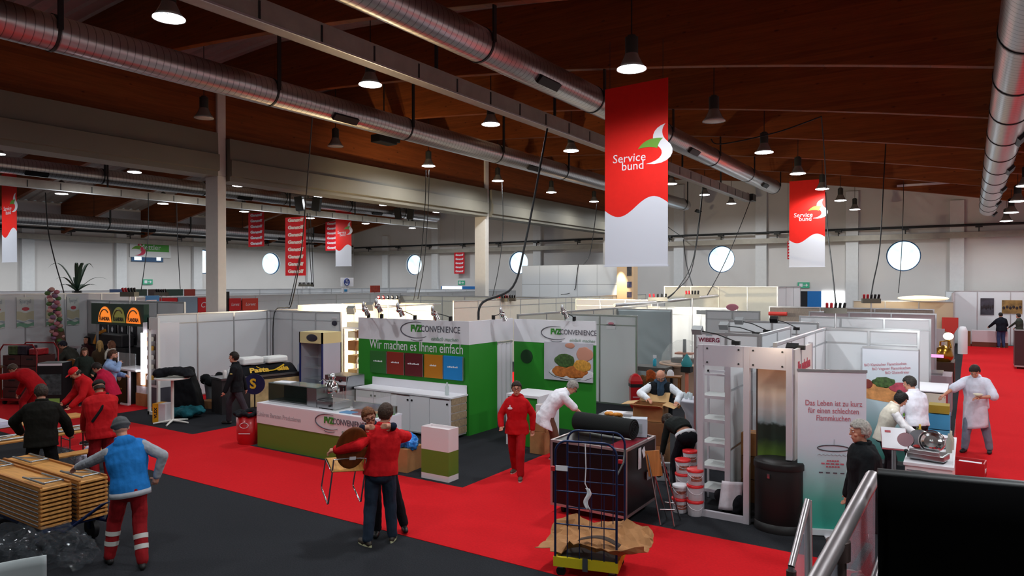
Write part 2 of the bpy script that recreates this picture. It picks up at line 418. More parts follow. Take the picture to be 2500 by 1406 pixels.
def duct(label, x, z, y0, y1, up=True):
    t = thing('ventilation_duct', label, 'duct', (x, y0, z))
    Ln = y1-y0
    MB().lathe([(0.36, 0), (0.36, Ln-0.25), (0.32, Ln), (0.0, Ln)], n=28, M=Matrix.Rotation(-PI/2, 4, 'X')).build('duct_pipe', DUCT, t)
    yy = 1.6-y0
    k = 0
    while yy < Ln:
        if yy > 0.2:
            m = MB().lathe([(0.375, -0.03), (0.375, 0.03)], n=28, M=Matrix.Translation((0, yy, 0)) @ Matrix.Rotation(-PI/2, 4, 'X'))
            m.box(0.36, 0.40, yy-0.05, yy+0.05, 0, prof(x)-z+0.1); m.build('hanger_strap', DKGREY, t)
            if k % 2 == 0:
                MB().cb((0.27, yy+2.4, -0.26), (0.12, 0.9, 0.2), ry=R(45)).build('air_outlet', BLACK, t)
        yy += 5.2 if up else 2.6; k += 1
duct('big ribbed steel duct left of the ridge column row top', -15.3, 8.35, YF, 44)
duct('ribbed steel duct passing behind the big red hanging banner', -8.6, 8.35, YF, 38.3)
duct('fat steel duct at the upper right edge ending before the wall', 0.66, 6.9, YF, 40.4, False)
duct('steel duct of the far left bay above the small red banners', -34.0, 8.35, YF, 42)
duct('lowest steel duct near the far left wall', -43.6, 6.95, YF, 42)
def tray(label, x, z, y0, y1):
    t = thing('cable_tray', label, 'cable tray', (x, y0, z)); Ln = y1-y0
    m = MB().box(-0.16, 0.16, 0, Ln, -0.19, -0.17).box(0.15, 0.17, 0, Ln, -0.19, 0.17).box(-0.17, -0.15, 0, Ln, -0.19, 0.17)
    m.build('tray_channel', TRAYM, t)
    yy = 0.6
    while yy < Ln:
        MB().box(0.17, 0.185, yy, yy+0.035, -0.17, 0.12).build('joint_plate', DKGREY, t); yy += 1.3
    MB().box(0.172, 0.2, 0, Ln, -0.22, -0.185).build('bottom_lip', ALU, t)
    yy = 1.6-y0
    while yy < Ln:
        if yy > 0: MB().box(-0.03, 0.03, yy-0.03, yy+0.03, 0.0, prof(x)-z+0.05).build('hanger_rod', DKGREY, t)
        yy += 5.2
    return t
t = tray('long grey cable tray beside the duct of the near hall bay', -9.75, 7.8, YF, 37.6)
m = MB().cb((0.1, 37.6+4.9, 0.0), (0.5, 0.6, 0.35)).cb((-0.2, 37.6+5.2, 0.15), (0.3, 0.3, 0.3)); m.build('junction_box', DKGREY, t)
tray('grey cable tray of the far left bay', -33.4, 7.6, YF, 41)

# pendant lamps
LENS = mat('lamp_lens_lit', 'ffffff', 0.3, emit='f4f8ff', estr=14.0)
LENS_OFF = mat('lamp_lens_unlit', 'b9b4ae', 0.3)
BELL = mat('lamp_reflector_glass', '8f8c88', 0.25, metal=0.5); HOUS = mat('lamp_housing', '2b2d2a', 0.5)
LAMPD = {}
def lamp(x, y, z, lit, label):
    t = thing('pendant_lamp', label, 'lamp', (x, y, z), group='hall pendant lamps')
    MB().cyl((0, 0, 0.28), (0, 0, 0.62), 0.125, n=20).cyl((0, 0, 0.62), (0, 0, 0.66), 0.08, n=16).build('lamp_housing', HOUS, t)
    MB().lathe([(0.13, 0.3), (0.15, 0.24), (0.22, 0.1), (0.29, 0.0), (0.285, 0.0), (0.21, 0.1), (0.14, 0.24), (0.12, 0.3)], n=28, cap=False).build('reflector', BELL, t)
    MB().lathe([(0, -0.02), (0.16, -0.012), (0.28, 0.01), (0.28, 0.02), (0, 0.02)], n=28).build('lens', LENS if lit else LENS_OFF, t)
    MB().cyl((0, 0, 0.66), (0, 0, prof(x)+1.9-z), 0.012, n=6).build('suspension_cable', BLACK, t)
    if lit:
        l = LAMPD.get('d')
        if not l:
            l = bpy.data.lights.new('pendant_beam', 'SPOT'); l.energy = 620; l.spot_size = R(176); l.spot_blend = 0.6; l.color = (.93, .98, 1.0); l.shadow_soft_size = .26; LAMPD['d'] = l
        lo = bpy.data.objects.new('pendant_beam', l); COL.objects.link(lo); lo.location = (x, y, z-.06)
    return t
LT, LO = 'lit white pendant lamp hanging from the timber roof', 'unlit pendant lamp hanging dark against the timber roof'
nlab = {(0, 1): 'bright pendant lamp nearest the top left corner', (2, 2): 'bright pendant lamp hanging in front of the big red banner',
        (2, 3): 'unlit pendant lamp right of the big red banner', (1, 2): 'unlit pendant lamp just left of the nearest white column',
        (1, 3): 'unlit pendant lamp between the two white columns'}
for ri, (x, z) in enumerate(((-12.4, 8.25), (-19.2, 8.3), (-5.5, 7.5), (1.5, 6.52))):
    for k in range(9):
        y = 7.5+5.2*k-5.2
        if y > 47 or (ri == 1 and k < 2): continue
        lit = not ((ri == 1 and k in (2, 3)) or (ri == 2 and k == 3))
        lamp(x, y, z, lit, nlab.get((ri, k)) or (LT+', near hall bay' if lit else LO))
for ri, (x, z) in enumerate(((-30.6, 8.2), (-37.5, 7.75), (-44.5, 6.75))):
    for k in range(9):
        y = 6.5+5.2*k-5.2+(0.2 if ri == 1 else 0)
        if y < 47: lamp(x, y, z, True, 'small lit pendant lamp in the far left hall bay')

# hanging banners
BRED = mat('banner_red', 'e8261f', 0.6, spec=0.2, var=0.03); BWHT = mat('banner_white', 'd9dbe6', 0.6, spec=0.2)
LOGOW = mat('logo_white', 'e6e4ea', 0.6); LOGOG = mat('logo_green', '6aa032', 0.6); GRED = mat('banner_crimson', 'd32631', 0.6, spec=0.2)
WIRE = mat('thin_wire', '2a2a2a', 0.5)
def bez(pts, n=8):
    out = []
    for p0, p1, p2, p3 in pts:
        for i in range(n):
            t = i/n; u = 1-t
            out.append((u**3*p0[0]+3*u*u*t*p1[0]+3*u*t*t*p2[0]+t**3*p3[0], u**3*p0[1]+3*u*u*t*p1[1]+3*u*t*t*p2[1]+t**3*p3[1]))
    return out
def flame(sc, ox, oz, mw, mg, parent, d0, rz=0, names=('flame_mark', 'leaf_mark')):
    A = bez([((0.62, 1.0), (0.25, 0.92), (0.2, 0.62), (0.42, 0.45)), ((0.42, 0.45), (0.62, 0.3), (0.55, 0.08), (0.1, 0.02)),
             ((0.1, 0.02), (0.75, -0.1), (1.0, 0.3), (0.66, 0.56)), ((0.66, 0.56), (0.5, 0.7), (0.5, 0.88), (0.62, 1.0))])
    B = bez([((-0.12, 0.42), (0.05, 0.66), (0.3, 0.68), (0.56, 0.64)), ((0.56, 0.64), (0.42, 0.55), (0.42, 0.4), (0.4, 0.4)), ((0.4, 0.4), (0.2, 0.48), (0.0, 0.44), (-0.12, 0.42))])
    MB().prism([(ox+a*sc, oz+b*sc) for a, b in A], 'xz', d0, d0-0.003).build(names[0], mw, parent)
    MB().prism([(ox+a*sc, oz+b*sc) for a, b in B], 'xz', d0-0.003, d0-0.006).build(names[1], mg, parent)
def sb_banner(x, y, zb, W, Hh, label, slope=0.08, face=0.0):
    t = thing('hanging_banner', label, 'banner', (x, y, zb), face, group='red and white hanging banners')
    zt = lambda u: Hh+slope*u*W
    wave = lambda u: 0.33*Hh-0.052*Hh*math.sin((u)*2*PI*0.92+0.25)*1.0
    n = 24; us = [i/n for i in range(n+1)]
    MB().prism([((u-.5)*W, wave(u)) for u in us]+[((u-.5)*W, zt(u)) for u in us[::-1]], 'xz', -0.004, 0.004).build('red_field', BRED, t)
    MB().prism([((u-.5)*W, 0.03) for u in us]+[((u-.5)*W, wave(u)) for u in us[::-1]], 'xz', -0.004, 0.004).build('white_field', BWHT, t)
    MB().box(-W/2-0.02, W/2+0.02, -0.015, 0.015, 0, 0.035).build('bottom_bar', BWHT, t)
    k = W/1.5
    text('Service', 0.27*k, LOGOW, t, (-0.16*k, -0.008, 0.60*Hh), shear=0.06, rx=PI/2, sp=1.02)
    text('bund', 0.27*k, LOGOW, t, (-0.07*k, -0.008, 0.555*Hh))
    flame(0.86*k, 0.16*k, 0.555*Hh, LOGOW, LOGOG, t, -0.006)
    for s in (-1, 1):
        MB().cyl((s*W*0.42, 0, zt(.5+s*.42)), (s*W*0.42, 0, prof(x+s*.6)-zb+0.02), 0.006, n=5).build('hanging_wire', WIRE, t)
sb_banner(-6.35, 14.9, 3.76, 1.52, 4.1, 'largest red and white hanging banner near the picture centre', 0.03)
sb_banner(-6.25, 34.2, 4.1, 1.52, 3.95, 'red and white banner hanging before the back wall at right', 0.0)
sb_banner(-36.9, 14.6, 4.33, 1.5, 4.1, 'red and white banner cut by the left picture edge', 0.0)
sb_banner(-35.4, 33.7, 4.5, 1.5, 3.8, 'small red and white banner far off in the left bay', 0.0)
def gangolf(px0, px1, py0, py1, Y, n, label, slope=0.0):
    a, b = PY(px0, py1, Y), PY(px1, py0, Y); W, Hh = b.x-a.x, b.z-a.z
    t = thing('lettered_banner', label, 'banner', ((a.x+b.x)/2, Y, a.z), 0, 'crimson lettered hanging banners')
    MB().box(-W/2, W/2, -0.004, 0.004, 0, Hh).build('banner_cloth', GRED, t)
    for i in range(n):
        text('Gangolf', Hh/n*0.62, LOGOW, t, (0, -0.008, Hh*(n-i-0.42)/n), sx=W*0.8/(Hh/n*0.62*3.4), off=0.012)
    for s in (-1, 1):
        MB().cyl((s*W*0.42, 0, Hh), (s*W*0.42, 0, prof(a.x)-a.z), 0.006, n=5).build('hanging_wire', WIRE, t)
gangolf(697, 747, 528, 673, 22.2, 8, 'biggest crimson banner of repeated white words, eight lines')
gangolf(607, 645, 518, 603, 27.3, 6, 'crimson six line banner right beside the nearest column')
gangolf(795, 825, 540, 612, 35.2, 6, 'crimson six line banner touching a red and white one')
gangolf(1109, 1134, 608, 668, 47.5, 6, 'crimson six line banner close to the back wall')
gangolf(1922, 1938, 588, 633, 36.0, 6, 'crimson banner peeping out behind the right red banner')

# signs on the walls
def mettler():
    a, b = PX(316, 627, XL+0.02), PX(416, 588, XL+0.02); W, Hh = b.y-a.y, b.z-a.z
    t = thing('wall_sign', 'white sign with green bar and pink flame above a narrow window', 'sign', (XL+0.1, (a.y+b.y)/2, a.z), PI/2)
    MB().box(-W/2, W/2, 0, 0.05, 0, Hh).build('sign_board', mat('sign_white', 'e4e4e4', 0.5), t)
    MB().box(-W*0.25, W*0.45, -0.01, 0, Hh*0.33, Hh*0.8).build('green_bar', mat('sign_green', '4fa43c', 0.5), t)
    text('Mettler', Hh*0.42, LOGOW, t, (-W*0.02, -0.015, Hh*0.56))
    flame(Hh*0.85, -W*0.42, Hh*0.08, mat('flame_pink', 'd63a5a', 0.5), LOGOG, t, -0.012)
mettler()
a, b = PX(320, 638, XL), PX(397, 627, XL)
w = S_(MB().box(0, 0.06, a.y, b.y, a.z, b.z).build('window_7', FRAME_B, loc=(XL+0.03, 0, 0)), 'narrow blue framed window below the flame sign', 'window')
for u0, u1 in ((0.08, 0.3), (0.78, 0.92)):
    MB().box(0.06, 0.07, a.y+(b.y-a.y)*u0, a.y+(b.y-a.y)*u1, a.z+0.1, b.z-0.05).build('window_pane', PANE, w)
EXG = mat('exit_sign_green', '3f8f74', 0.5, emit='2f8a66', estr=0.35)
def exit_sign(p, rz, label):
    t = thing('exit_sign', label, 'sign', p, rz)
    MB().box(-0.35, 0.35, -0.06, 0, -0.18, 0.18).build('sign_case', EXG, t)
    m = MB().prism([(-0.25, -0.1), (-0.05, -0.1), (-0.05, 0.1), (-0.25, 0.1)], 'xz', -0.06, -0.065)
    m.prism([(0.0, -0.02), (0.15, -0.02), (0.15, -0.1), (0.28, 0.0), (0.15, 0.1), (0.15, 0.02), (0, 0.02)], 'xz', -0.06, -0.065); m.build('arrow_mark', LOGOW, t)
exit_sign(PY(1962, 696, YB-0.02), 0, 'green exit sign above the blue gate in the back wall')
exit_sign(PY(1127, 690, YB-0.02), 0, 'green exit sign under the farthest crimson banner')
exit_sign(PX(360, 688, XL+0.05), PI/2, 'green exit sign on the left wall below the flame sign')
# open gates in the back wall
SKYW = mat('daylight_outside', 'ffffff', 0.5, emit='f4fbff', estr=2.2); GBLUE = mat('gate_blue', '1f6fb8', 0.4); GDARK = mat('gate_dark', '15171f', 0.5)
def gate(n, segs, py0, label):
    o = None
    for i, (a, b, m, nm) in enumerate(segs):
        p, q = PY(a, 700, YB), PY(b, py0, YB)
        mb = MB().box(p.x, q.x, YB-0.06-0.02*i, YB-0.01, 0.0, q.z)
        if o is None: o = S_(mb.build('door_%d' % n, m), label, 'door')
        else: mb.build(nm, m, o)
gate(1, [(1952, 1972, GDARK, 'x'), (1972, 2006, GBLUE, 'door_leaf'), (2006, 2061, SKYW, 'bright_opening')], 711, 'open blue gate with daylight in the back wall')
gate(2, [(1078, 1165, GBLUE, 'x'), (1081, 1129, SKYW, 'bright_opening')], 699, 'blue gate with daylight behind the second column')

# loudspeakers hung in the roof
def speakers(px, py, X, label):
    p = PX(px, py, X)
    t = thing('loudspeaker_pair', label, 'loudspeaker', p)
    for s in (-1, 1):
        MB().cb((s*0.3, s*0.32, 0), (0.42, 0.42, 0.75), rz=R(33), ry=R(8*s)).build('speaker_box', BLACK, t, bev=0.02)
    MB().cyl((0, 0, 0.3), (0, 0, prof(X)-p.z+0.1), 0.03).build('hanger_rod', DKGREY, t)
    MB().cyl((-0.3, -0.3, 0.3), (0.3, 0.3, 0.3), 0.025).build('cross_bar', DKGREY, t)
speakers(753, 498, -30.0, 'pair of black loudspeakers above the biggest crimson banner')
speakers(987, 522, -33.0, 'pair of black loudspeakers left of the second column')
p = PX(938, 342, -19.6)
t = thing('stage_motor', 'dark hoist machine hanging under the girder', 'hoist', p)
MB().cb((0, 0, 0), (0.5, 1.0, 0.3)).cb((0, 0.6, 0.1), (0.4, 0.3, 0.25)).build('motor_case', BLACK, t, bev=0.03)
MB().cyl((0, 0, 0.1), (0, 0, prof(-19.6)-p.z+1.9), 0.025).build('hanger_rod', DKGREY, t)
p = PY(2252, 450, 43.0)
t = thing('fluorescent_batten', 'unlit white strip light on the roof at upper right', 'lamp', p)
MB().box(-1.2, 1.2, -0.05, 0.05, -0.06, 0.05).build('batten_case', LOGOW, t)
for s in (-1, 1): MB().cyl((s*0.9, 0, 0.05), (s*0.9, 0, prof(p.x)+1.9-p.z), 0.01, n=6).build('hanging_wire', WIRE, t)
# hanging power cables
CABLE = mat('black_rubber_cable', '131317', 0.6)
def cable(label, pts, r=0.018, name='power_cable'):
    pts = [Vector(p) for p in pts]; out = []
    q = [pts[0]]+pts+[pts[-1]]
    for i in range(1, len(q)-2):
        for k in range(6):
            t = k/6; a, b, c, d = q[i-1], q[i], q[i+1], q[i+2]
            out.append(0.5*((2*b)+(c-a)*t+(2*a-5*b+4*c-d)*t*t+(3*b-a-3*c+d)*t**3))
    out.append(pts[-1])
    tag(MB().tube(out, r, n=6).build(name, CABLE), label, 'cable')
# ================================================================ people
SKIN = mat('skin_light', 'c98f76', 0.55, spec=0.35, var=0.06, vscale=20); SKIN2 = mat('skin_tan', 'a96a50', 0.55, spec=0.35, var=0.06, vscale=20)
EYEW = mat('eye_white', 'e8e4e0', 0.3); EYED = mat('eye_dark', '241a14', 0.3); LIP = mat('lip_colour', 'a85a52', 0.5); BROW = mat('brow_colour', '3a2a20', 0.8)
def hairm(c): return mat('hair_'+c, c, 0.6, spec=0.3, var=0.35, vscale=40, bump=0.5, bscale=90)
def seg(mb, a, b, r0, r1, n=12):
    mb.cyl(a, b, r0, r1, n=n); mb.ell(a, r0, nu=n, nv=8); mb.ell(b, r1, nu=n, nv=8)
def ik(S, T, l1, l2, pole):
    d = T-S; L = min(d.length, (l1+l2)*0.999); dn = d.normalized(); T = S+dn*L
    a = (l1*l1-l2*l2+L*L)/(2*L); h = math.sqrt(max(l1*l1-a*a, 0))
    p = (pole-dn*pole.dot(dn)); p = p.normalized() if p.length > 1e-4 else dn.orthogonal().normalized()
    return S+dn*a+p*h, T
def loft(mb, rings, n=20):
    vs = []
    for c, u, w, a, b in rings:
        for i in range(n):
            t = 2*PI*i/n; vs.append(c+u*(a*math.cos(t))+w*(b*math.sin(t)))
    k = len(rings)
    mb._add(vs, [(i*n+j, i*n+(j+1) % n, (i+1)*n+(j+1) % n, (i+1)*n+j) for i in range(k-1) for j in range(n)]+[tuple(range(n-1, -1, -1)), tuple(range((k-1)*n, k*n))], 0, True)
V = Vector
def person(label, at, yaw, h=1.75, lean=0, side=0, twist=0, hip=(0, 0, 0.93), feet=((-.11, 0, 0), (.11, 0, 0)), footyaw=(8, -8), hands=None,
           epole=((-.6, -.8, -.3), (.6, -.8, -.3)), kpole=(0, 1, 0.1), head=(0, 0), skin=None, top=None, bottom='22232a', shoes='1c1b1b', hair=('short', '2a1d15'),
           lod=1, build=1.0, face=True, glasses=None, beard=None, sole='d8d4cc', female=False, curl=0.6, extras=None, hdir=None):
    skin = skin or SKIN; s = h/1.75; vox = (0.0065, 0.009, 0.013)[lod]
    yaw = R(yaw); root = thing('person', label, 'person', at, yaw)
    k = build
    hp = V(hip)*s; q = lambda t: V(t)*s
    ln, sd, tw = R(lean), R(side), R(twist)
    up = V((math.sin(sd), math.sin(ln), math.cos(ln)*math.cos(sd))).normalized()
    up_h = V((math.sin(sd*0.3), math.sin(ln*0.45), math.cos(ln*0.45))).normalized()
    rt = V((math.cos(tw), math.sin(tw), 0)); rt = (rt-up*rt.dot(up)).normalized(); fw = up.cross(rt)
    rt_h = (V((1, 0, 0))-up_h*up_h.x).normalized(); fw_h = up_h.cross(rt_h)
    spine = 0.50*s
    mid = hp+up_h*(spine*0.5); sh = mid+up*(spine*0.5)          # sh: mid shoulder line
    B = lambda t: hp*(1-t)**2+mid*(2*t*(1-t))+sh*t*t
    def fr(t):
        t2 = min(max(t, 0), 1); U = (up_h*(1-t2)+up*t2).normalized(); Rr = (rt_h*(1-t2)+rt*t2); Rr = (Rr-U*Rr.dot(U)).normalized()
        return U, Rr, U.cross(Rr)
    hw = 0.172 if female else 0.165; ww = 0.135 if female else 0.152; cw = 0.165 if female else 0.182
    PR = [(-.20, .10, .09), (-.08, hw, .118), (.05, hw, .118), (.28, ww, .105), (.6, cw-.005, .118 if not female else .125), (.85, cw, .108), (.98, .155, .085), (1.1, .075, .065)]
    def torso(mb, inf=0.0, t0=-.2, t1=1.1, flare=0.0, dz=0.0):
        rings = []
        ts = [p for p in PR if t0 <= p[0] <= t1]
        if t0 < -.2:
            m = int((-.2-t0)/.12)+1
            for i in range(m, 0, -1):
                t = -.2+(t0+.2)*i/m; ts = ts[:0]+ts
            low = [(-.2+(t0+.2)*i/m, hw+.005+flare*i/m, .13+flare*0.8*i/m) for i in range(m, -1, -1)]
            ts = low+[p for p in ts if p[0] > -.19]
        for t, a, b in ts:
            U, Rr, F = fr(t); c = B(t) if 0 <= t <= 1 else (hp+up_h*(t*spine) if t < 0 else sh+up*((t-1)*spine))
            if t < -.2: c = V((hp.x, hp.y, 0))+V((0, 0, (hp+up_h*(-.2*spine)).z+(t+.2)*spine)); U, Rr, F = V((0, 0, 1)), rt_h, fw_h; c.y += (hp+up_h*(-.2*spine)).y-hp.y
            rings.append((c, Rr, F, (a*k+inf)*s, (b*k+inf)*s))
        loft(mb, rings)
    shl = sh-rt*(0.168*s*(0.9 if female else 1))-up*0.055*s; shr = sh+rt*(0.168*s*(0.9 if female else 1))-up*0.055*s
    neck0 = sh+up*0.03*s; hpch, hyaw = R(head[0]), R(head[1])
    # head frame: follows half of the lean, then its own pitch (down +) and yaw (left +)
    hb = (up*0.6+V((0, 0, 1))*0.4).normalized(); hr = (rt-hb*rt.dot(hb)).normalized(); hf = hb.cross(hr)
    Rm = Matrix((hr, hf, hb)).transposed() @ Matrix.Rotation(hyaw, 3, 'Z') @ Matrix.Rotation(-hpch, 3, 'X')
    HX = lambda p: hc+Rm @ (V(p)*s)
    hc = neck0+hb*(0.088*s)+(Rm @ V((0, 0.035, 0.075)))*s
    if hands is None: hands = ((-.24, .05, .80), (.24, .05, .80))
    el = []; wr = []
    for i, (S0, T0) in enumerate(((shl, hands[0]), (shr, hands[1]))):
        e, w_ = ik(S0, q(T0), .285*s, .255*s, V(epole[i])); el.append(e); wr.append(w_)
    kn = []; an = []; hj = []
    for i in (0, 1):
        sg = -1 if i == 0 else 1
        H0 = hp+rt_h*(sg*.088*s); A = q(feet[i])+V((0, 0, .085*s))
        kk, A = ik(H0, A, .435*s, .425*s, V(kpole if not isinstance(kpole[0], tuple) else kpole[i])); hj.append(H0); kn.append(kk); an.append(A)
    # ---- body, one continuous skin
    mb = MB(); torso(mb, -.012)
    seg(mb, neck0-up*.03*s, hc-Rm @ V((0, .01, .06))*s, .056*s*k**.5, .052*s)
    Mh = Rm.to_4x4()
    for S0 in (shl, shr): seg(mb, S0, neck0-up*.01*s, .04*s, .05*s)
    mb.ell(hc+Rm @ V((0, -.008, .022))*s, (.076*s, .096*s, .098*s), M=Mh)
    mb.ell(hc+Rm @ V((0, .022, -.05))*s, (.058*s, .068*s, .068*s), M=Mh)
    mb.ell(hc+Rm @ V((0, .058, -.09))*s, (.028*s, .026*s, .024*s), M=Mh, nu=10, nv=6)
    mb.ell(hc+Rm @ V((0, .09, .012))*s, (.011*s, .016*s, .022*s), M=Mh, nu=8, nv=6)
    mb.ell(hc+Rm @ V((0, .1, -.012))*s, (.016*s, .018*s, .013*s), M=Mh, nu=8, nv=6)
    mb.ell(hc+Rm @ V((0, .076, .038))*s, (.05*s, .018*s, .012*s), M=Mh, nu=10, nv=6)
    mb.ell(hc+Rm @ V((0, .08, -.052))*s, (.026*s, .014*s, .012*s), M=Mh, nu=10, nv=6)
    for sg in (-1, 1):
        mb.ell(hc+Rm @ V((sg*.077, -.008, -.002))*s, (.011*s, .02*s, .032*s), M=Mh, nu=8, nv=6)
        mb.ell(hc+Rm @ V((sg*.042, .06, -.018))*s, (.022*s, .02*s, .02*s), M=Mh, nu=8, nv=6)
    for i in (0, 1):
        S0 = (shl, shr)[i]; sg = -1 if i == 0 else 1
        seg(mb, S0, el[i], .046*s*k, .036*s*k); seg(mb, el[i], wr[i], .037*s*k, .025*s)
        seg(mb, hj[i], kn[i], .075*s*k, .05*s*k); seg(mb, kn[i], an[i], .05*s*k, .036*s)
        d = V(hdir[i]).normalized() if hdir else (wr[i]-el[i]).normalized(); out = rt*sg
        pn = d.cross(V((0, 0, 1)).cross(d) if abs(d.z) < .8 else out); pn = (fw-d*fw.dot(d)) if abs(d.z) > .6 else V((0, 0, -1))-d*(-d.z)
        if hdir: pn = V((0, -1, 0))-d*(-d.y)
        pn = pn.normalized(); sdv = d.cross(pn).normalized()*sg           # pn: palm side, sdv: across fingers
        pc = wr[i]+d*.05*s
        mb.cyl(wr[i], wr[i]+d*.085*s, .024*s, .03*s, n=10)
        mb.ell(pc, (.038*s, .05*s, .018*s), M=Matrix((sdv, d, pn)).transposed().to_4x4(), nu=12, nv=8)
        for j in range(4):
            o = (j-1.5)*.0185*s; L = (.062, .073, .069, .053)[j]*s; c1 = curl+.05*j
            b0 = wr[i]+d*.085*s+sdv*o; d1 = (d*math.cos(c1*.6)+pn*math.sin(c1*.6)); d2 = (d*math.cos(c1*1.5)+pn*math.sin(c1*1.5))
            b1 = b0+d1*L*.5; b2 = b1+d2*L*.5; rr = .0088*s if lod < 2 else .011*s
            seg(mb, b0-d*.02*s, b1, rr*1.1, rr, 8); seg(mb, b1, b2, rr, rr*.85, 8)
        tb = wr[i]+d*.035*s-sdv*.03*s if sdv.dot(fw+up*.3) < 0 else wr[i]+d*.035*s+sdv*.03*s
        ts = (tb-pc).normalized(); t1 = tb+(d*.6+ts*.7+pn*.3).normalized()*.035*s; t2 = t1+(d*.85+pn*.4).normalized()*.028*s
        seg(mb, tb-ts*.01*s, t1, .0115*s, .0105*s, 8); seg(mb, t1, t2, .0105*s, .009*s, 8)
    remesh(mb, 'body', skin, vox*0.95, 3, parent=root)
    # ---- clothes
    tp = dict(kind='jacket', col='222222', t0=-.22, inf=.016, arm=1.0, sleeve=None, sinf=.012, t1=1.12, collar=True)
    tp.update(top or {})
    m1 = cloth(tp['col']); inf = tp['inf']
    mb = MB(); torso(mb, inf, tp['t0'], tp['t1'], tp.get('flare', 0))
    if tp.get('chest'): mb.ell(B(.66)+fw*(.09*s), (.15*s, .06*s, .09*s), M=Matrix((rt, fw, up)).transposed().to_4x4())
    def sleeves(mb, frac, si):
        for i in (0, 1):
            S0 = (shl, shr)[i]
            seg(mb, S0, el[i], (.05*k+si)*s, (.042*k+si)*s)
            if frac > .5:
                e = el[i]+(wr[i]-el[i])*min(1, (frac-.5)*2); seg(mb, el[i], e, (.042*k+si)*s, (.03+si)*s)
            else:
                pass
    def shoulders(mb):
        for S0 in (shl, shr):
            mb.ell(S0, (.05*k+tp['sinf'])*s)
            seg(mb, S0+(neck0-S0)*.15+up*.012*s, neck0-up*.005*s, (.04*k+tp['sinf'])*s, .062*s)
    if tp['sleeve']:
        shoulders(mb)
        m2 = MB(); sleeves(m2, tp['arm'], tp['sinf'])
        remesh(m2, tp.get('sname', 'sleeves'), cloth(tp['sleeve']), vox*1.15, 4, .006, 16, root)
    else:
        shoulders(mb)
        if tp['arm'] > .4: sleeves(mb, tp['arm'], tp['sinf'])
    if tp['collar']:
        U = (neck0+up*.045*s)
        mb.tube([U+(rt*math.cos(a)*.068+fw*math.sin(a)*.07-fw*.004)*s for a in [2*PI*j/12 for j in range(12)]], .024*s, 8, closed=True)
    if tp.get('hood'):
        mb.ell(neck0-fw*.085*s-up*.01*s, (.12*s, .05*s, .075*s), M=Matrix((rt, fw, up)).transposed().to_4x4())
    remesh(mb, tp['kind'], m1, vox*1.2, 5, .0075, 11, root)
    if tp.get('hem'):
        m2 = MB(); c0 = hp+up_h*(tp['t0']+.02)*spine
        loft(m2, [(c0+up_h*z*s, rt_h, fw_h, (hw*k+inf+.006)*s, (.12*k+inf+.006)*s) for z in (-.025, .035)]); m2.build('hem_band', cloth(tp['hem']), root)
    mb = MB()
    loft(mb, [(hp+up_h*t*spine, rt_h, fw_h, (a*k+.006)*s, (b*k+.006)*s) for t, a, b in PR[:3]]+[(hp+up_h*.16*spine, rt_h, fw_h, (ww*k+.016)*s, (.112*k+.006)*s)])
    wide = .014
    mb.ell(hp-up_h*.02*s-fw_h*.015*s, ((hw*k+.004)*s, (.125*k+.006)*s, .14*s), M=Matrix((rt_h, fw_h, up_h)).transposed().to_4x4())
    for i in (0, 1):
        seg(mb, hj[i]-V((0, 0, .01)), kn[i], (.088*k)*s, (.062*k+wide)*s); e = kn[i]+(an[i]-kn[i])*.97
        seg(mb, kn[i], e, (.062*k+wide)*s, (.05+wide)*s)
    remesh(mb, 'trousers', cloth(bottom), vox*1.2, 5, .008, 10, root)
    for i in (0, 1):
        d = (kn[i]-an[i]).normalized(); A = an[i]; fy = R(footyaw[i])
        tip = -math.asin(max(-1, min(1, 0))) ; F = V((-math.sin(fy), math.cos(fy), 0)); 
        if feet[i][2] > .03: F = (F*.8-V((0, 0, .6))).normalized()
        m2 = MB(); dn = V((0, 0, -.05*s)) if feet[i][2] <= .03 else -d*.05*s
        seg(m2, A+V((0, 0, .0)), A+dn-F*.03*s, .043*s, .036*s); seg(m2, A+dn-F*.035*s, A+dn+F*.14*s, .036*s, .031*s); seg(m2, A+dn+F*.06*s, A+dn+F*.15*s, .045*s, .034*s)
        sh_ = remesh(m2, 'shoe', mat('leather_'+shoes, shoes, .45), vox*1.1, 3, parent=root)
        lo = A+dn-V((0, 0, .03*s))
        mz = MB(); W_ = F.cross(V((0, 0, 1))).normalized()
        if sole and feet[i][2] <= .03:
            pts = []
            for t in range(16):
                a = 2*PI*t/16; yy = math.cos(a)*.135+.05; xx = math.sin(a)*(.036+.008*math.cos(a)); pts.append(A+F*yy*s+W_*xx*s)
            vs = [V((p.x, p.y, .001)) for p in pts]+[V((p.x, p.y, .022*s)) for p in pts]
            mz._add(vs, [tuple(range(15, -1, -1)), tuple(range(16, 32))]+[(j, (j+1) % 16, 16+(j+1) % 16, 16+j) for j in range(16)])
            mz.build('shoe_sole', mat('sole_'+sole, sole, .6), sh_)
    # ---- head details
    hs, hcol = hair
    def hx(p): return hc+Rm @ (V(p)*s)
    if hs in ('short', 'bob', 'bun', 'long', 'grey', 'pony'):
        mb = MB(); nu, nv = 28, 18
        rx, ry, rz = .084, .106, .108; vs = []; fs = []
        cen = V((0, -.014, .026))
        for j in range(nv+1):
            t = PI*j/nv
            for i in range(nu):
                a = 2*PI*i/nu; vs.append(cen+V((rx*math.sin(t)*math.cos(a), ry*math.sin(t)*math.sin(a), rz*math.cos(t))))
        keep = lambda p: (p.y < .018 and p.z > (-.06 if p.y < -.03 else -.01)) or p.z > .072 or (p.y < .075 and p.z > .06)
        if hs in ('bob', 'long', 'bun', 'pony'): keep = lambda p: (p.y < .03 and p.z > -.07) or p.z > .075
